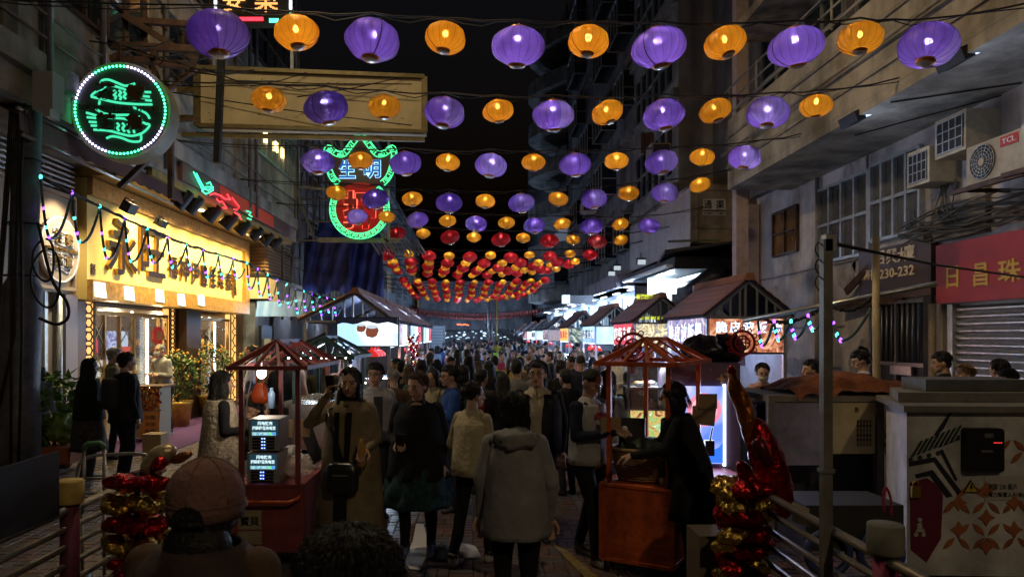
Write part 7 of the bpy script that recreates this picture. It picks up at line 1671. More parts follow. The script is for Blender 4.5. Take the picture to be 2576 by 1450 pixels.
# beige fleece woman
o, J = person('woman in beige fleece with hair tied up and glasses, back turned', 1193, 958, 6.15, -35, 'bun', None, ('beige', 'beige', 'black'), female=True, arms=('hold', 'phone'), yaw=-25, legs='walk', shoe=shoew); glasses(J, o)
garment(o, J, ((1.455, .072, .07), (1.40, .13, .105), (1.32, .185, .145), (1.1, .20, .165), (.86, .215, .175)), mat('cloth_beige_fleece', (.44, .38, .24), .9, var=.15, scale=8, bump=.6, bscale=20), 'fleece', .02)
# grey hooded coat
o, J = person('person with black bob in a grey hooded coat, back to the camera, nearest mid street', 1297, 984, 4.55, -6, 'bob', None, ('grey', 'grey', 'black'), female=True, bulk=1.12, arms=('down', 'down'))
greycoat = mat('cloth_grey_coat', (.21, .21, .205), .85, var=.3, scale=5, bump=1.0, bscale=8)
o.data.materials[1] = greycoat; o.data.materials[2] = greycoat
garment(o, J, ((1.45, .10, .09), (1.38, .17, .13), (1.25, .205, .155), (1.05, .215, .17), (.88, .225, .18), (.76, .225, .185)), greycoat, 'hooded_coat', .03, 6)
q = MB(); blob(q, (0, -.11, 1.42), (.15, .085, .075), .25, 5, 24, 14, freq=3); q.v = [tuple(Vector(v) * J['s']) for v in q.v]; q.build('hood', greycoat, o, local=True)
# smiling man
o, J = person('smiling older man in dark jacket with an open cream collar', 1352, 905, 6.85, 165, 'short', hairg if False else hairb, ('cream', 'black', 'black'), bulk=1.08, arms=('down', 'down')); glasses(J, o)
q = MB()
for sx in (-1, 1):
    q.loft([(sx * .12, .0, 1.40, .085, .10), (sx * .13, .02, 1.25, .105, .135), (sx * .135, .02, 1.05, .105, .145), (sx * .135, .02, .86, .11, .15)], 18, 0, fold=.04)
q.v = [tuple(Vector(v) * J['s']) for v in q.v]; q.build('jacket', CL['black'], o, local=True)
q = MB()
for sx in (-1, 1): q.prism([(sx * .012, .10, 1.44), (sx * .07, .05, 1.47), (sx * .085, .09, 1.40), (sx * .03, .135, 1.37)], (0, .01, .004))
q.v = [tuple(Vector(v) * J['s']) for v in q.v]; q.build('collar', CL['cream'], o, local=True)
# raglan shirt man
o, J = person('man in a raglan sweatshirt with dark sleeves looking down at his hands', 1488, 923, 6.2, -138, 'buzz', None, ('lightgrey', 'navy', 'black'), arms=('together', 'together'), nod=30, bulk=1.04, legs='walk', shoe=mat('grey_sneaker', (.10, .09, .075), .6))
garment(o, J, ((1.40, .15, .115), (1.3, .185, .14), (1.1, .19, .15), (.88, .195, .155)), CL['lightgrey'], 'sweatshirt', .03)
q = MB(); text(q, 'OLD NAVY', (.11, .150, 1.285), (-1, 0, 0), (0, 0, 1), .22, .05, bold=.03, depth=.003); q.v = [tuple(Vector((v[0], v[1] + .012 - .5 * v[0] ** 2, v[2])) * J['s']) for v in q.v]; q.build('lettering', CL['red'], o, local=True, fix=False)
bag(o, (-.17, .08, .86), (.24, .09, .22), 'dark crossbody bag at the hip of the raglan shirt man', CL['black'], 'bag', [(-.17, .06, .95), (.0, .17, 1.28), (.13, .05, 1.42)])
b = MB(); b.ell(world(o, (J['hand0'] + J['hand1']) * .5 * J['s']) + Vector((0, 0, .02)), (.03, .03, .025), 8, 6); b.build('snack', white, label='small white wrapped snack in the raglan shirt man\'s hands', cat='snack')
# vendor in black with mask at the orange cart
o, J = person('masked vendor with bobbed hair in black leaning over the orange cart', 1690, 988, 5.75, 78, 'bob', None, ('black', 'black', 'black'), female=True, bulk=1.08, arms=('reach', 'reach'), lean=14, nod=6, bend=1.64); mask(J, o); glasses(J, o)
garment(o, J, ((1.42, .15, .12), (1.28, .2, .155), (1.05, .215, .175), (.85, .23, .19), (.55, .24, .2)), CL['black'], 'jacket', .04)
# behind the orange cart
o, J = person('woman with long black hair in pale blue top behind the raglan shirt man', 1528, 930, 7.5, -15, 'long', None, ('paleblue', 'paleblue', 'khaki'), female=True, arms=('hold', 'hold'))
o, J = person('woman in black dress and dark visor at the food display case', 1590, 930, 7.9, -30, 'pony', None, ('black', 'black', 'black'), female=True, arms=('reach', 'hold'), nod=8); cap_(J, o, CL['green'])
person('vendor in white jacket working under the heat lamps of the second stall', 1556, 868, 10.5, 140, 'short', None, ('white', 'white', 'black'), arms=('reach', 'reach'), nod=20)
o, J = person('masked woman vendor in pale pink blouse beside the purple kiosk', 1918, 912, 9.2, 150, 'bun', None, ('pink', 'pink', 'denim'), female=True, arms=('hold', 'reach'), yaw=20, nod=14); mask(J, o)
# right side by the shutter
person('person in dark checked shirt bending behind the square steel post', 2040, 893, 9.0, 90, 'short', None, (mat('cloth_check', (.14, .12, .1), .9, var=.9, scale=18), mat('cloth_check', (0, 0, 0)), 'black'), lean=35, bend=1.8)
person('man in white t-shirt looking down before the barred gate', 2165, 880, 9.4, 75, 'short', None, ('white', 'white', 'black'), nod=22)
person('man in black vest seen in profile before the roller shutter', 2368, 884, 8.9, 70, 'short', None, ('black', 'charcoal', 'black'), nod=10)
person('woman with dark blond hair tied back before the roller shutter', 2425, 915, 8.3, 80, 'bun', hairbl, ('black', 'black', 'black'), female=True, yaw=10)
person('tall person with black hair seen over the kiosk roof', 2512, 902, 8.6, 10, 'short', None, ('black', 'black', 'black'))
o, J = person('man in black knitted hat before the roller shutter, looking left', 2536, 925, 7.7, 95, None, None, ('black', 'black', 'black')); q = MB(); q.ell((0, -.012, .045), (.09, .105, .095), 18, 12); headpiece(J, o, 'knitted_hat', q, CL['black'])
person('person in white fleece between the shutter and the kiosk', 2478, 955, 8.0, 20, 'long', None, ('white', 'white', 'black'), female=True)
# very near heads at the bottom edge
o, J = person('person in a dusty pink cap and dark jacket right in front of the camera', 520, 1142, 2.15, -6, None, None, ('brown', 'brown', 'black'), bulk=1.12, face=False)
pc = mat('dusty_pink_cap', (.19, .10, .085), .95, var=.3, scale=5, bump=.6, bscale=40)
q = MB(); pr = [(.120 * cos(t), .0 + .128 * sin(t)) for t in [i * pi / 2 / 9 for i in range(10)]]; q.lathe([(.118, -.06), (.121, -.03)] + [(max(.002, r_), z) for r_, z in pr], (0, -.005, 0), 32)
vs = []
for k in range(13): a = pi * (.12 + .76 * k / 12); vs += [(.118 * cos(a), .118 * sin(a), -.02), (.12 * cos(a), .118 * sin(a) + .075 * sin(pi * k / 12), -.04)]
q.add(vs, [(2 * k, 2 * k + 1, 2 * k + 3, 2 * k + 2) for k in range(12)], 0, True); cp = headpiece(J, o, 'cap', q, pc)
q = MB()
for k in range(6): q.tube([(.1215 * cos(t) * cos(k * pi / 3 + .5), -.005 + .1215 * cos(t) * sin(k * pi / 3 + .5), .1295 * sin(t)) for t in [i * pi / 2 / 8 for i in range(9)]], .0022, 4)
q.tube([(.1225 * cos(i * pi / 16), -.005 + .1225 * sin(i * pi / 16), -.012) for i in range(32)], .002, 4, closed=True); q.ell((0, -.005, .13), (.011, .011, .007), 8, 5); headpiece(J, o, 'cap_seams', q, pc)
q = MB(); q.prism([(.052 * cos(pi * k / 12), -.129, -.052 + .05 * sin(pi * k / 12)) for k in range(13)], (0, .008, 0)); q.tube([(-.054, -.127, -.054), (0, -.131, -.056), (.054, -.127, -.054)], .009, 6)
q2 = MB(); q2.ell((0, -.02, -.06), (.10, .10, .09), 18, 12); q2.ell((0, -.06, -.15), (.11, .08, .10), 18, 12); headpiece(J, o, 'hair', q2, hairb); headpiece(J, o, 'cap_opening', q, hairb)
garment(o, J, ((1.44, .12, .11), (1.38, .20, .15), (1.22, .25, .19), (.9, .26, .2)), mat('cloth_dark_brown_jacket', (.05, .03, .028), .9, var=.5, scale=9, bump=1, bscale=9), 'jacket', .04)
o, J = person('dark curly head right at the bottom edge before the camera', 880, 1342, 1.75, 4, None, None, ('black', 'black', 'black'), face=False)
q = MB(); rr = random.Random(5)
for k in range(60):
    d = Vector((rr.gauss(0, 1), rr.gauss(0, 1), rr.gauss(.3, 1))).normalized(); c = Vector((d.x * .142, d.y * .14 - .03, .0 + d.z * .125)); r_ = rr.uniform(.010, .022)
    if not (c.y > .06 and c.z < .05): q.ell(c, (r_, r_, r_ * .8), 8, 6)
q.ell((0, -.02, .01), (.14, .135, .125), 20, 12); headpiece(J, o, 'hair', q, hairb); strands(J, o, 900, .05, None, .016, .142, .138, .125, 9, 1.3, .0022)
# ------------------------------------------------------------------ FOREGROUND: railings, bollards, balloons, kiosk
railm = mat('worn_rail', (.24, .21, .16), .45, .6, var=.4, scale=12)
for sx, X, y0, y1, lab in ((-1, -2.46, 1.6, 5.6, 'steel pipe railing before the tea house side'), (1, 1.955, 1.6, 5.2, 'steel pipe railing before the painted kiosk')):
    r = thing('railing', lab, 'railing', (X, 3.5, 0), 0, None)
    for k, z in enumerate((.94, .83, .72, .61, .50, .38)):
        q = MB(); q.tube([(X, y0, z), (X, y1, z)], .019 if k else .026, 8); q.build('rail', railm, r)
    for y in (1.7, 2.9, 4.75 if sx > 0 else 5.5):
        q = MB(); q.bx(X - .025, y - .025, 0, X + .025, y + .025, .97); q.build('post', black, r)
def bollard(x, y, top, m1, m2, lab):
    r = thing('bollard', lab, 'bollard', (x, y, 0))
    q = MB(); q.lathe([(.078, top - .14), (.08, top - .13), (.08, top - .005), (.074, top)], (x, y, 0), 24); q.build('collar', m1, r)
    q = MB(); q.lathe([(.055, 0), (.055, top - .14)], (x, y, 0), 20); q.build('post', m2, r)
bollard(-2.46, 4.3, 1.12, mat('yellow_collar', (.40, .28, .07), .6, var=.3, scale=12), mat('maroon_post', (.10, .012, .03), .6, var=.3), 'maroon bollard with a yellow collar on the left railing')
bollard(1.955, 3.34, 1.11, mat('grey_collar', (.15, .145, .11), .7, var=.35, scale=12), mat('magenta_post', (.20, .015, .06), .6), 'magenta bollard with a grey collar before the painted kiosk')
b = MB(); b.prism([(-2.43, 2.2, .97), (-2.43, 4.12, .95), (-2.42, 4.10, 1.33), (-2.43, 2.2, 1.31)], (.012, 0, 0)); b.build('dark_board', mat('navy_sheet', (.012, .012, .02), .7, var=.3), label='dark navy sheet board tied along the left railing', cat='board')
b = MB(); b.prism([U(1993, 1262, 4.35), U(2036, 1278, 4.2), U(2036, 1326, 4.2), U(1993, 1310, 4.35)], (0, .004, 0)); b.build('paper_notice', mat('yellowed_paper', (.42, .36, .2), .8, var=.2), label='yellowed paper notice tied to the right railing', cat='notice')
# square post and thin pole on the right
r = thing('square_post', 'square steel post standing on the right railing', 'post', (1.955, 3.82, 0)); q = MB(); q.bx(1.888, 3.795, 0, 1.938, 3.845, 2.52); q.build('shaft', mat('grey_post', (.17, .16, .14), .5, .3, var=.45, streak=3), r)
q = MB(); q.box((1.913, 3.82, 1.27), (.066, .066, .02)); q.box((1.93, 3.82, 2.5), (.06, .05, .09)); q.build('clamp', galv, r)
q = MB()
for k in range(3): q.tube(smooth([(1.888, 3.80, 2.48 - k * .09), (1.86, 3.80, 2.50 - k * .09), (1.845, 3.80, 2.46 - k * .09), (1.865, 3.80, 2.42 - k * .09)]), .004, 5)
q.build('hooks', wirem, r)
b = MB(); b.tube([U(2207, 1010, 7.1) + Vector((0, 0, -1.33)), U(2203, 596, 7.1)], .036, 8); b.build('thin_pole', mat('bamboo_pole', (.42, .34, .2), .55, var=.25), label='thin tan pole in front of the building name panel', cat='pole')
b = MB(); b.tube([U(2085, 610, 3.84), U(2350, 665, 7.0), U(2600, 700, 8)], .012, 5); b.build('slack_cable', wirem, label='slack black cable from the square post to the red banner', cat='cable')
# foil balloons
foilr = mat('foil_red', (.5, .02, .02), .25, .8); foilr = mat('shiny_red_foil', (.36, .012, .016), .22, .9, var=.5, scale=10, bump=1.0, bscale=22); foilg = mat('shiny_gold_foil', (.5, .32, .06), .2, .95, var=.2, bump=1.0, bscale=26)
def foil_mesh(m, seed):
    q = MB(); rr = random.Random(seed); n = 30
    for k in range(5):
        a = k * 2 * pi / 5; c = Vector((.045 * cos(a), .045 * sin(a), 0)); blob(q, c, (.05, .05, .034), .28, seed + k, 14, 9, freq=3.5)
    blob(q, (0, 0, 0), (.06, .06, .045), .2, seed + 9, 14, 9); vs, fs, ms = solid(q, .009, 1); o = MB(); o.add(vs, fs, 0, True)
    for i, v in enumerate(o.v): p = Vector(v); o.v[i] = tuple(p * (1 + .10 * noise.noise(p * 60) + .05 * noise.noise(p * 140)))
    return o.mesh('foil_balloon', m)
FM = [[foil_mesh(foilr, 1), foil_mesh(foilr, 4)], [foil_mesh(foilg, 2), foil_mesh(foilg, 7)]]
def column(px, top, Y, n, pitch, rad, lab, seed):
    c = U(px, top, Y); r = thing('balloon_column', lab, 'balloons', (c.x, Y, 0)); rr = random.Random(seed)
    for k in range(n):
        z = c.z - pitch * (k + .5); m = FM[k % 2] if seed == 1 else FM[rr.randrange(2)]
        for j in range(4):
            a = j * pi / 2 + (k % 2) * .6 + rr.uniform(-.2, .2); s = rad / .09 * rr.uniform(.85, 1.1)
            o = link('foil_balloon', rr.choice(m if seed == 1 else FM[rr.randrange(2)]), r, (rad * cos(a), rad * sin(a), z + rr.uniform(-.015, .015)), (rr.uniform(-.4, .4), rr.uniform(-.4, .4), rr.uniform(0, 6))); o.scale = (s, s, s * 1.1)
    q = MB(); q.tube([(0, 0, 0), (0, 0, c.z)], .02, 6); q.build('stand', black, r, local=True)
column(345, 1185, 4.6, 8, .135, .11, 'column of banded red and gold foil balloons by the left railing', 1)
column(1868, 1205, 4.7, 11, .10, .105, 'column of mixed red and gold foil balloons by the square post', 2)
def foilform(lab, parts, mats, name='foil_figure_balloon'):
    r = thing(name, lab, 'balloon', parts[0][1][0])
    for nm, segs, rad, mi in parts:
        q = MB(); q.tube(smooth([tuple(s) for s in segs], 5), [max(.004, rad * x) for x in ([sin(pi * min(1, (i + .6) / ((len(segs) - 1) * 5 + 1.2))) ** .6 for i in range((len(segs) - 1) * 5 + 1)])], 14)
        for i, v in enumerate(q.v): p = Vector(v); q.v[i] = tuple(p + Vector((noise.noise(p * 16), noise.noise(p * 16 + Vector((5, 0, 0))), noise.noise(p * 16 + Vector((0, 7, 0))))) * .012)
        q.build(nm, mats[mi], r)
darkfoil = mat('dark_print_foil', (.10, .015, .02), .3, .6); 
Yb = 4.75
foilform('large red foil fish balloon with a scaled golden tail, floating over the right railing', [('body', [U(1898, 1052, Yb), U(1915, 1110, Yb), U(1938, 1180, Yb), U(1958, 1245, Yb), U(1972, 1300, Yb)], .118, 0), ('tail', [U(1840, 938, Yb), U(1850, 975, Yb), U(1872, 1020, Yb), U(1882, 1075, Yb), U(1888, 1120, Yb)], .06, 1), ('fin', [U(1855, 1160, Yb - .1), U(1872, 1185, Yb - .1), U(1890, 1220, Yb - .1), U(1900, 1250, Yb - .1)], .05, 0),
   ('face_patch', [U(1905, 1100, Yb - .13), U(1920, 1140, Yb - .14), U(1938, 1170, Yb - .13)], .05, 2), ('knot_tie', [U(1838, 918, Yb), U(1842, 930, Yb), U(1841, 945, Yb)], .03, 0)], [foilr, mat('scaled_copper_foil', (.45, .14, .03), .3, .8, var=.5, scale=30, bump=.8, bscale=30), darkfoil])
foilform('cream and red foil figure balloon above the left balloon column', [('body', [U(362, 1192, 4.7), U(385, 1165, 4.7), U(412, 1140, 4.7), U(440, 1125, 4.7)], .075, 0), ('belly', [U(385, 1175, 4.64), U(402, 1165, 4.62), U(420, 1158, 4.62)], .045, 1), ('limb', [U(430, 1160, 4.7), U(455, 1150, 4.7), U(485, 1138, 4.7)], .03, 2)], [mat('cream_foil', (.45, .36, .22), .3, .5, bump=.6, bscale=20), foilr, mat('copper_foil', (.3, .12, .04), .35, .7)])
# hand truck, bent barrier, low cardboard box
r = thing('hand_truck', 'hand truck with green grip standing behind the left railing', 'hand truck', U(235, 1240, 5.4)); q = MB(); A = U(207, 1290, 5.4); B2 = U(262, 1290, 5.4); C_ = U(212, 1130, 5.4); D_ = U(262, 1128, 5.4)
q.tube([A, C_], .014, 6); q.tube([B2, D_], .014, 6)
for t in (.25, .55): q.tube([A.lerp(C_, t), B2.lerp(D_, t)], .01, 6)
A2 = Vector((A.x, A.y, .08)); B3 = Vector((B2.x, B2.y, .08)); q.tube([A, A2], .014, 6); q.tube([B2, B3], .014, 6); q.box(((A.x + B2.x) / 2, A.y - .1, .03), (.3, .25, .012)); q.build('frame', steel, r)
q = MB(); q.tube([C_, C_ + Vector((.01, 0, .03)), C_ + Vector((.03, 0, .045)), D_ + Vector((-.03, 0, .045)), D_ + Vector((-.01, 0, .03)), D_], .02, 8); q.build('grip', mat('green_grip', (.06, .16, .08), .5), r)
for x in (A.x, B2.x): q = MB(); q.tube([(x - .02, A.y + .05, .08), (x + .02, A.y + .05, .08)], .08, 14); q.build('wheel', black, r)
b = MB(); b.tube(smooth([U(190, 1290, 5.9), U(195, 1180, 5.9), U(225, 1148, 5.9), U(300, 1141, 5.9), U(352, 1141, 5.9), U(375, 1160, 5.9), U(380, 1290, 5.9)]) , .014, 8); b.tube([U(195, 1240, 5.9), U(378, 1240, 5.9)], .012, 6)
for px in (192, 379): b.tube([U(px, 1285, 5.9), Vector(((px - VX) * 5.9 / KF, 5.9, 0.01))], .014, 6)
b.build('crowd_barrier', galv, label='bent chrome barrier frame behind the green gripped hand truck', cat='barrier')
b = MB(); b.bx(1.56, 4.85, 0, 1.82, 5.15, .62); b.build('cardboard_box', mat('dull_cardboard', (.13, .10, .07), .8, var=.2), label='tall dull cardboard box at the foot of the balloon column', cat='box')
b = MB(); b.bx(-2.35, 5.0, 0, -2.0, 5.4, .35)
for k in range(4): b.bx(-2.36, 4.99, .05 + k * .08, -1.99, 5.41, .075 + k * .08)
b.build('plastic_crate', mat('green_crate', (.03, .09, .07), .5), label='dark green plastic crate behind the left railing', cat='crate')

# ---- painted street kiosk on the right
Yk = 5.72
r = thing('painted_kiosk', 'white electricity kiosk painted with tiled roof and orange petal mural', 'kiosk', (4.2, 6.2, 0))
kw = mat('kiosk_white', (.50, .49, .47), .65, var=.45, scale=3, streak=1.5, bump=.15)
q = MB(); q.prism([(3.52, Yk, .06), (5.4, Yk - .10, .06), (5.5, 6.6, .06), (3.87, 6.6, .06)], (0, 0, 1.32)); q.build('body', kw, r)
q = MB(); q.prism([(3.46, Yk - .06, 1.385), (5.45, Yk - .16, 1.385), (5.5, 6.7, 1.385), (3.83, 6.7, 1.385)], (0, 0, .05)); q.prism([(3.60, Yk + .25, 1.437), (5.45, Yk + .2, 1.437), (5.45, 6.6, 1.437), (3.9, 6.6, 1.437)], (0, 0, .08)); q.build('lid', mat('grey_lid', (.17, .165, .15), .7, var=.3), r)
q = MB(); q.prism([(3.9, Yk + .35, 1.52), (4.75, Yk + .33, 1.52), (4.75, 6.5, 1.52), (3.95, 6.5, 1.52)], (0, 0, .10)); q.build('slab', mat('dark_grey_slab', (.10, .105, .11), .7, var=.3), r)
q = MB(); q.prism([(3.5, Yk + .0, 0), (5.4, Yk - .1, 0), (5.5, 6.6, 0), (3.85, 6.6, 0)], (0, 0, .058)); q.build('plinth', black, r)
def KP(px, py, off=.004):                       # point on the kiosk front from its place in the photo
    sl = -.10 / 1.88; d = (px - VX) / KF; Y = (Yk - sl * 3.52) / (1 - sl * d); p = U(px, py, Y); return p + Vector((0, -off, 0))
def flat(q, pts, off=.004, t=.003, m=0): q.prism([KP(x, y, off) for x, y in pts], (0, -t, 0), m)
murp = mat('mural_dark', (.012, .012, .02), .7); murg = mat('mural_green', (.02, .04, .03), .7); muro = mat('mural_orange', (.34, .11, .04), .75, var=.5, scale=7); murm = mat('mural_maroon', (.13, .01, .03), .7); murw = mat('mural_white', (.45, .44, .41), .7, var=.3)
q = MB()
for (x, y) in ((2405, 1275), (2480, 1275), (2555, 1275), (2442, 1235), (2518, 1235), (2442, 1330), (2518, 1330), (2405, 1365), (2480, 1365), (2555, 1365), (2575, 1150), (2545, 1120)):
    for a in (45, 135):
        ca, sa = cos(R(a)), sin(R(a)); pts = []
        for k in range(8): t = k / 7; pts.append((-34 + 68 * t, 11 * sin(pi * t)))
        for k in range(1, 7): t = 1 - k / 7; pts.append((-34 + 68 * t, -11 * sin(pi * t)))
        if x > 2360: flat(q, [(x + (u * ca - v * sa) * .62 + (19 if a == 45 else -19), y + (u * sa + v * ca) * .62) for u, v in pts])
for (x, y) in ((2410, 1262), (2480, 1300), (2550, 1262), (2480, 1215 + 15), (2410, 1330), (2550, 1330), (2480, 1372)): flat(q, [(x - 22, y), (x - 8, y + 8), (x, y + 22), (x + 8, y + 8), (x + 22, y), (x + 8, y - 8), (x, y - 22), (x - 8, y - 8)], .0075)
q.build('petal_pattern', muro, r)
q = MB(); flat(q, [(2288, 1212), (2330, 1200), (2362, 1222), (2371, 1245), (2366, 1352), (2330, 1412), (2290, 1380)]); q.build('maroon_shape', murm, r)
q = MB()
flat(q, [(2286, 1160), (2352, 1148), (2418, 1235), (2408, 1242), (2348, 1160), (2286, 1172)]); flat(q, [(2300, 1192), (2345, 1180), (2396, 1246), (2380, 1250), (2338, 1195), (2305, 1202)])
flat(q, [(2350, 1090), (2376, 1052), (2388, 1036), (2394, 1036), (2372, 1078), (2350, 1102)]); flat(q, [(2340, 1100), (2352, 1112), (2412, 1092), (2414, 1104), (2360, 1125), (2342, 1122)]); flat(q, [(2362, 1132), (2370, 1128), (2408, 1205), (2402, 1208)]); q.build('ink_lines', murp, r)
q = MB(); qo = MB()
for k in range(8):
    x = 2288 + k * 14; y = 1150 - k * 5.5
    flat(q, [(x, y), (x + 10, y - 3), (x + 34, y - 44), (x + 26, y - 42)], .004); flat(qo, [(x + 10, y - 3), (x + 12.5, y - 3), (x + 36, y - 44), (x + 34, y - 44)], .0045)
    if k < 4: flat(q, [(x + 6 * cos(t * pi / 5) + 2 + k * 9, y + 5 + 6 * sin(t * pi / 5)) for t in range(10)], .0045)
q.build('roof_tiles_art', murg, r); qo.build('white_outline', murw, r)
q = MB(); a, c = KP(2416, 1074), KP(2516, 1184); w, h = c.x - a.x, a.z - c.z; pts = []
for cx, cz, a0 in ((a.x + .03, c.z + .03, 180), (c.x - .03, c.z + .03, 270), (c.x - .03, a.z - .03, 0), (a.x + .03, a.z - .03, 90)):
    for k in range(5): t = R(a0 + 22.5 * k); pts.append((cx + .03 * cos(t), KP(2416, 1074).y - .0, cz + .03 * sin(t)))
q.prism(pts, (0, -.06, 0)); mb_ = q.build('meter_box', mat('meter_black', (.012, .012, .016), .4), r)
q = MB()
for k in range(5): q.box((KP(2489 + k * 4.5, 1110).x, a.y - .064, KP(0 + 2489, 1110).z), (.006, .004, .004))
q.build('red_led', glow('meter_led', (1, .04, .03), 2), mb_)
q = MB(); q.box((KP(2475, 1096).x, a.y - .062, KP(2475, 1092).z), (.07, .003, .035)); q.box((KP(2470, 1130).x, a.y - .062, KP(2470, 1131).z), (.09, .003, .02)); q.build('sticker', mat('worn_sticker', (.12, .12, .13), .6), mb_)
q = MB(); flat(q, [(2419, 1238), (2462, 1238), (2440, 1205)], .005); tr = q.build('warning_triangle', murp, r); q = MB(); flat(q, [(2425, 1235), (2456, 1235), (2440, 1211)], .009); q.build('yellow_inner', mat('warning_yellow', (.5, .36, .03), .6), tr)
q = MB(); flat(q, [(2441, 1214), (2436, 1226), (2441, 1226), (2438, 1234), (2446, 1222), (2441, 1222), (2444, 1214)], .013); q.build('lightning_bolt', murp, tr)
q = MB(); flat(q, [(2475, 1198), (2600, 1194), (2600, 1255), (2475, 1258)], .005); pl = q.build('notice_plate', mat('pale_plate', (.42, .40, .36), .6), r)
q = MB(); text(q, '剩餘 230 獎戶', KP(2484, 1230, .010), (1, -.05, 0), (0, 0, 1), .22, .05, depth=.001); text(q, '電力裝置人行通道', KP(2484, 1248, .010), (1, -.05, 0), (0, 0, 1), .30, .04, depth=.001); q.build('lettering', murp, pl, fix=False)
# rider emblem sticker on the maroon shape: a small rider on a two wheeler
q = MB(); c = KP(2312, 1330, .009)
for dx in (-.03, .03): q.prism([(c.x + dx + .018 * cos(k * pi / 6), c.y, c.z - .04 + .018 * sin(k * pi / 6)) for k in range(12)], (0, -.002, 0))
q.prism([(c.x - .04, c.y, c.z - .02), (c.x + .045, c.y, c.z - .02), (c.x + .03, c.y, c.z + .01), (c.x - .02, c.y, c.z + .01)], (0, -.002, 0)); q.prism([(c.x - .02, c.y, c.z + .012), (c.x + .02, c.y, c.z + .012), (c.x + .015, c.y, c.z + .06), (c.x - .02, c.y, c.z + .05)], (0, -.002, 0)); q.prism([(c.x + .018 * cos(k * pi / 5), c.y, c.z + .08 + .018 * sin(k * pi / 5)) for k in range(10)], (0, -.002, 0)); q.build('rider_sticker', murw, r)
b = MB(); c = KP(2298, 1215, .03); b.box(c + Vector((0, 0, -.06)), (.07, .02, .09)); b.tube([c + Vector((-.02, 0, -.015)), c + Vector((-.02, 0, .02)), c + Vector((.02, 0, .02)), c + Vector((.02, 0, -.015))], .006, 6); b.build('padlock', mat('brass_lock', (.42, .27, .06), .35, .8), label='brass padlock hanging on the painted kiosk edge', cat='padlock')
# covered stall with orange cloth beside the kiosk
r = thing('covered_stall', 'closed stall counter with clear side sheet and yellowish notice board', 'stall', (3.3, 7.2, 0))
q = MB(); q.bx(2.85, 6.8, 1.36, 4.3, 7.9, 1.42); q.build('top_board', mat('stall_top', (.22, .2, .15), .7, var=.3), r)
q = MB()
for x in (2.87, 3.42, 3.92): q.bx(x - .03, 6.78, 0, x + .03, 6.84, 1.36)
q.build('posts', steel, r)
q = MB(); q.bx(2.9, 7.2, 0, 4.2, 7.8, 1.3); q.build('dark_body', mat('stall_dark', (.03, .03, .035), .6), r)
q = MB(); q.bx(2.9, 6.80, .75, 3.39, 6.808, 1.35); q.build('clear_sheet', mat('violet_sheet', (.26, .24, .30), .25, spec=.7, var=.5, scale=3, bump=.4, bscale=8), r)
q = MB(); q.bx(3.46, 6.80, .86, 3.88, 6.81, 1.35); nb = q.build('notice_board', mat('yellow_notice', (.46, .38, .2), .55, var=.2, streak=2), r)
q = MB()
for k in range(5): text(q, '注意事項通告', (3.72 + k * .03, 6.795, .93), (0, 0, 1), (-1, 0, 0), .26, .02, depth=.001)
text(q, '告', (3.68, 6.795, 1.26), (1, 0, 0), (0, 0, 1), .04, .05, depth=.001); q.build('lettering', murp, nb, fix=False)
b = MB(); vs = []; n, m_ = 54, 30
for j in range(m_ + 1):
    for k in range(n + 1):
        u, v = k / n, j / m_; x = 3.12 + 1.3 * u; y = 6.72 + 1.1 * v; z = 1.44 + .17 * sin(pi * min(1, max(0, u))) ** .7 * sin(pi * min(1, v * .9 + .1)) ** .6 + .018 * sin(u * 22 + v * 5) + .04 * noise.noise(Vector((u * 7, v * 7, 0))) + .02 * noise.noise(Vector((u * 18, v * 18, 3)))
        if v < .08: z -= .06
        vs.append((x, y, z))
b.add(vs, [(j * (n + 1) + k, j * (n + 1) + k + 1, (j + 1) * (n + 1) + k + 1, (j + 1) * (n + 1) + k) for j in range(m_) for k in range(n)], 0, True)
b.build('orange_cloth', mat('rust_orange_cloth', (.14, .042, .014), .9, var=.35, scale=8, bump=.6, bscale=30), label='rust orange cloth spread over the closed stall top', cat='cloth')
r = thing('hand_cart', 'dark hand cart with blue rimmed wheels behind the right railing', 'cart', (2.9, 5.6, 0)); q = MB(); q.bx(2.55, 5.4, .35, 3.3, 5.9, .7); q.build('bed', mat('cart_dark', (.03, .03, .03), .6), r)
for x in (2.7, 3.1):
    q = MB(); q.tube([(x + .16 * cos(t * pi / 10), 5.36, .35 + .16 * sin(t * pi / 10)) for t in range(20)], .03, 8, closed=True); q.build('wheel', mat('blue_rim', (.03, .05, .14), .5), r)
# puddle of litter tags and a red loop hanging from the post
b = MB(); b.tube(smooth([U(2225, 1290, 4.2), U(2222, 1250, 4.2), U(2228, 1225, 4.2), U(2240, 1250, 4.2), U(2243, 1300, 4.2)]), .008, 6); b.build('red_loop', mat('red_cord', (.3, .02, .05), .6), label='red cord loop hanging above the grey collared bollard', cat='cord')
# ------------------------------------------------------------------ THE CROWD DOWN THE STREET
rc = random.Random(21)
bases = []
for k, (hs, fem, arms, nod, bulk, hn) in enumerate((('short', 0, ('down', 'down'), 0, 1.05, 'short haired'), ('short', 0, ('hold', 'hold'), 10, 1.12, 'short haired'), ('bob', 1, ('down', 'hold'), 0, 1.0, 'bob haired'), ('long', 1, ('hold', 'down'), 0, 1.0, 'long haired'),
        ('bun', 1, ('phone', 'phone'), 14, 1.02, 'bun haired'), ('buzz', 0, ('down', 'down'), 0, 1.15, 'crop haired'), ('pony', 1, ('down', 'hold'), 4, 1.0, 'ponytailed'), ('short', 0, ('face', 'down'), -4, 1.05, 'phone raising'))):
    me, J = body(1.68, bulk, arms, 'walk' if k % 2 else 'stand', 0, rc.uniform(-15, 15), nod, hi=False, female=bool(fem), seed=k * 3); hm2 = hair_mesh(hs, J, k, False); bases.append((me, hm2, hn))
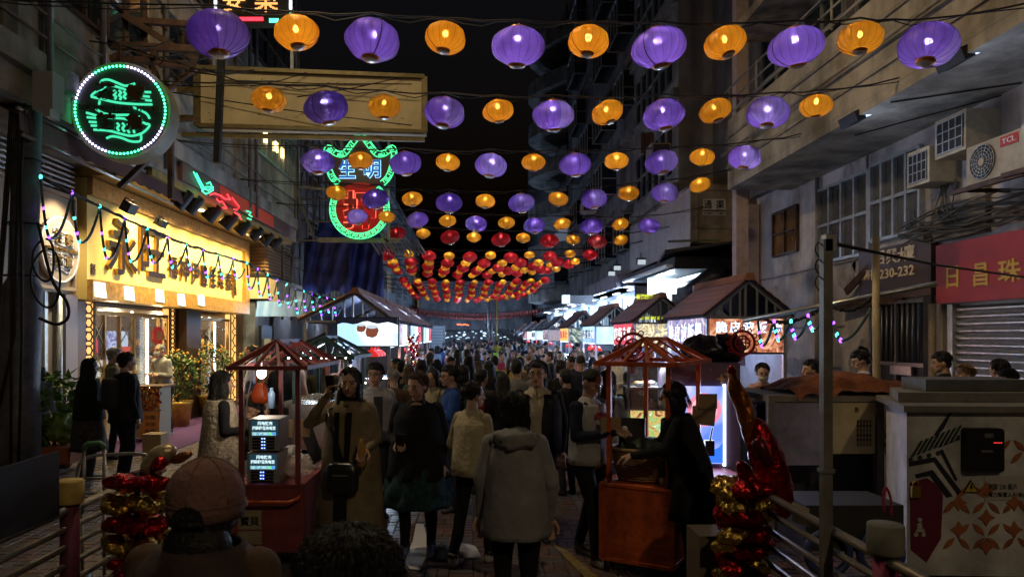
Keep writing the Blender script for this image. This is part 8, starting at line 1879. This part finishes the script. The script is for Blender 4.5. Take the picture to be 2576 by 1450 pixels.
CM = {n: [skin, CL[n], CL[n]] for n in CL}
bnames = ['%s backpack worn in the crowd, %s from the camera among those seen from behind' % (a, b_) for b_, a in zip(('nearest', 'second', 'third', 'fourth', 'fifth', 'sixth', 'seventh', 'eighth', 'ninth', 'tenth', 'eleventh', 'twelfth', 'thirteenth', 'fourteenth', 'fifteenth', 'sixteenth', 'seventeenth', 'eighteenth', 'nineteenth', 'twentieth') * 2, ['plain'] * 20 + ['small'] * 20)]
named = [(1150, 878, 14, 0, 3, 'white', hairb), (1244, 893, 13, 20, 1, 'yellow', hairb), (1300, 900, 9.2, 10, 0, 'grey', hairb), (1386, 882, 15, 80, 0, 'black', hairbr), (1460, 890, 11, -20, 5, 'navy', hairb), (1500, 905, 12.5, 150, 0, 'black', hairb),
         (1080, 885, 15, -60, 2, 'charcoal', hairb), (1010, 905, 11, 30, 0, 'navy', hairb), (1030, 915, 9.8, 10, 3, 'black', hairbr), (1215, 868, 21, 180, 0, 'paleblue', hairb), (1280, 872, 20, 185, 5, 'grey', hairg), (1180, 893, 12, 60, 3, 'charcoal', hairb),
         (1230, 905, 10.2, 5, 3, 'black', hairb), (1330, 888, 16, 20, 6, 'brown', hairbl), (1262, 885, 17, 175, 6, 'rose', hairbr), (1100, 868, 22, -30, 2, 'paleblue', hairb), (1060, 902, 10.5, -10, 2, 'beige', hairb), (1410, 905, 10.4, -40, 0, 'black', hairb),
         (1120, 868, 25, 0, 7, 'blue', hairb), (1235, 868, 26, 0, 5, 'lime', hairg), (1310, 895, 12.8, 15, 0, 'yellow', hairb), (1355, 872, 21, 190, 4, 'navy', hairb), (1440, 895, 13.5, 90, 4, 'black', hairb), (990, 925, 9.0, 40, 5, 'brown', hairg),
         (1265, 935, 8.6, -15, 3, 'black', hairb), (1210, 925, 8.8, -30, 0, 'charcoal', hairb), (1165, 915, 9.4, 10, 2, 'black', hairb), (1090, 925, 8.9, 160, 2, 'beige', hairb), (1425, 925, 8.8, 40, 0, 'black', hairb), (1490, 930, 9.3, -120, 2, 'pink', hairb)]
pts_ = []; crowd = []
for e in named: crowd.append(e); c = U(e[0], e[1], e[2]); pts_.append((c.x, e[2]))
tries = 0; cw = ['black'] * 7 + ['navy', 'navy', 'charcoal', 'charcoal', 'grey', 'lightgrey', 'white', 'white', 'brown', 'olive', 'paleblue', 'red', 'beige', 'denim', 'khaki', 'green', 'rose', 'yellow']
while len(crowd) < 150 and tries < 9000:
    tries += 1; Y = 12 + 46 * rc.random() ** 1.25; x = rc.uniform(-1.6 if Y > 16 else -1.9, 4.1 if Y > 12 else 3.2)
    if any((x - a) ** 2 + ((Y - b_) * .8) ** 2 < .34 for a, b_ in pts_): continue
    hgt = rc.gauss(1.66, .09); px = VX + x * KF / Y; top = VY - (hgt - 2) * KF / Y
    pts_.append((x, Y)); crowd.append((px, top, Y, rc.choice((0, 10, -15, 25, 180, 170, 200, 90, -90, 40)), rc.randrange(8), rc.choice(cw), rc.choice((hairb,) * 6 + (hairbr, hairbr, hairg, hairbl))))
HN = {id(hairb): 'black', id(hairbr): 'brown', id(hairg): 'grey', id(hairbl): 'blond'}; used = {}
trs = [CL['black'], CL['denim'], CL['charcoal'], CL['khaki']]
ROWY = [r_[0] for r_ in ROWS]
crowd.sort(key=lambda e: e[2])
for (px, top, Y, rot, bi, colr, hmat) in crowd:
    me, hm2, hn = bases[bi]; c = U(px, top, Y); o = bpy.data.objects.new('person', me); COL.objects.link(o); s = max(1.5, min(1.85, c.z)) / 1.7
    o.location = (c.x, Y, 0); o.rotation_euler = (0, 0, R(rot + rc.uniform(-10, 10))); o.scale = (s, s, s)
    for i, m_ in enumerate([skin, CL[colr], CL[colr], rc.choice(trs), shoem, lipm, browm]): o.material_slots[i].link = 'OBJECT'; o.material_slots[i].material = m_
    h2 = link('hair', hm2, o); h2.material_slots[0].link = 'OBJECT'; h2.material_slots[0].material = hmat
    r90 = abs((rot + 180) % 360 - 180); fac = 'back turned' if r90 < 50 else 'facing the camera' if r90 > 130 else 'side on'
    row = min(range(len(ROWY)), key=lambda j: abs(ROWY[j] - Y)); side = 'left' if c.x < .1 else 'middle' if c.x < 2.1 else 'right'
    lab = '%s %s person in %s, %s, %s of street, %s lantern string' % (HN[id(hmat)], hn, {'paleblue': 'pale blue', 'lightgrey': 'light grey'}.get(colr, colr), fac, side, RN[row])
    k = used.get(lab, 0); used[lab] = k + 1
    if k: lab = lab.replace(' of street', '') + (', farther', ', deepest', ', last')[min(2, k - 1)]
    tag(o, lab, 'person', GR)
    if Y < 22 and fac == 'back turned' and rc.random() < .45 and bnames:
        bm3 = rc.choice((CL['charcoal'], CL['navy'], CL['green'], CL['red'], CL['khaki'], CL['lightgrey'])); bag(o, (0, -.2 * s, 1.2 * s), (.28, .16, .4), bnames.pop(0), bm3, 'backpack')
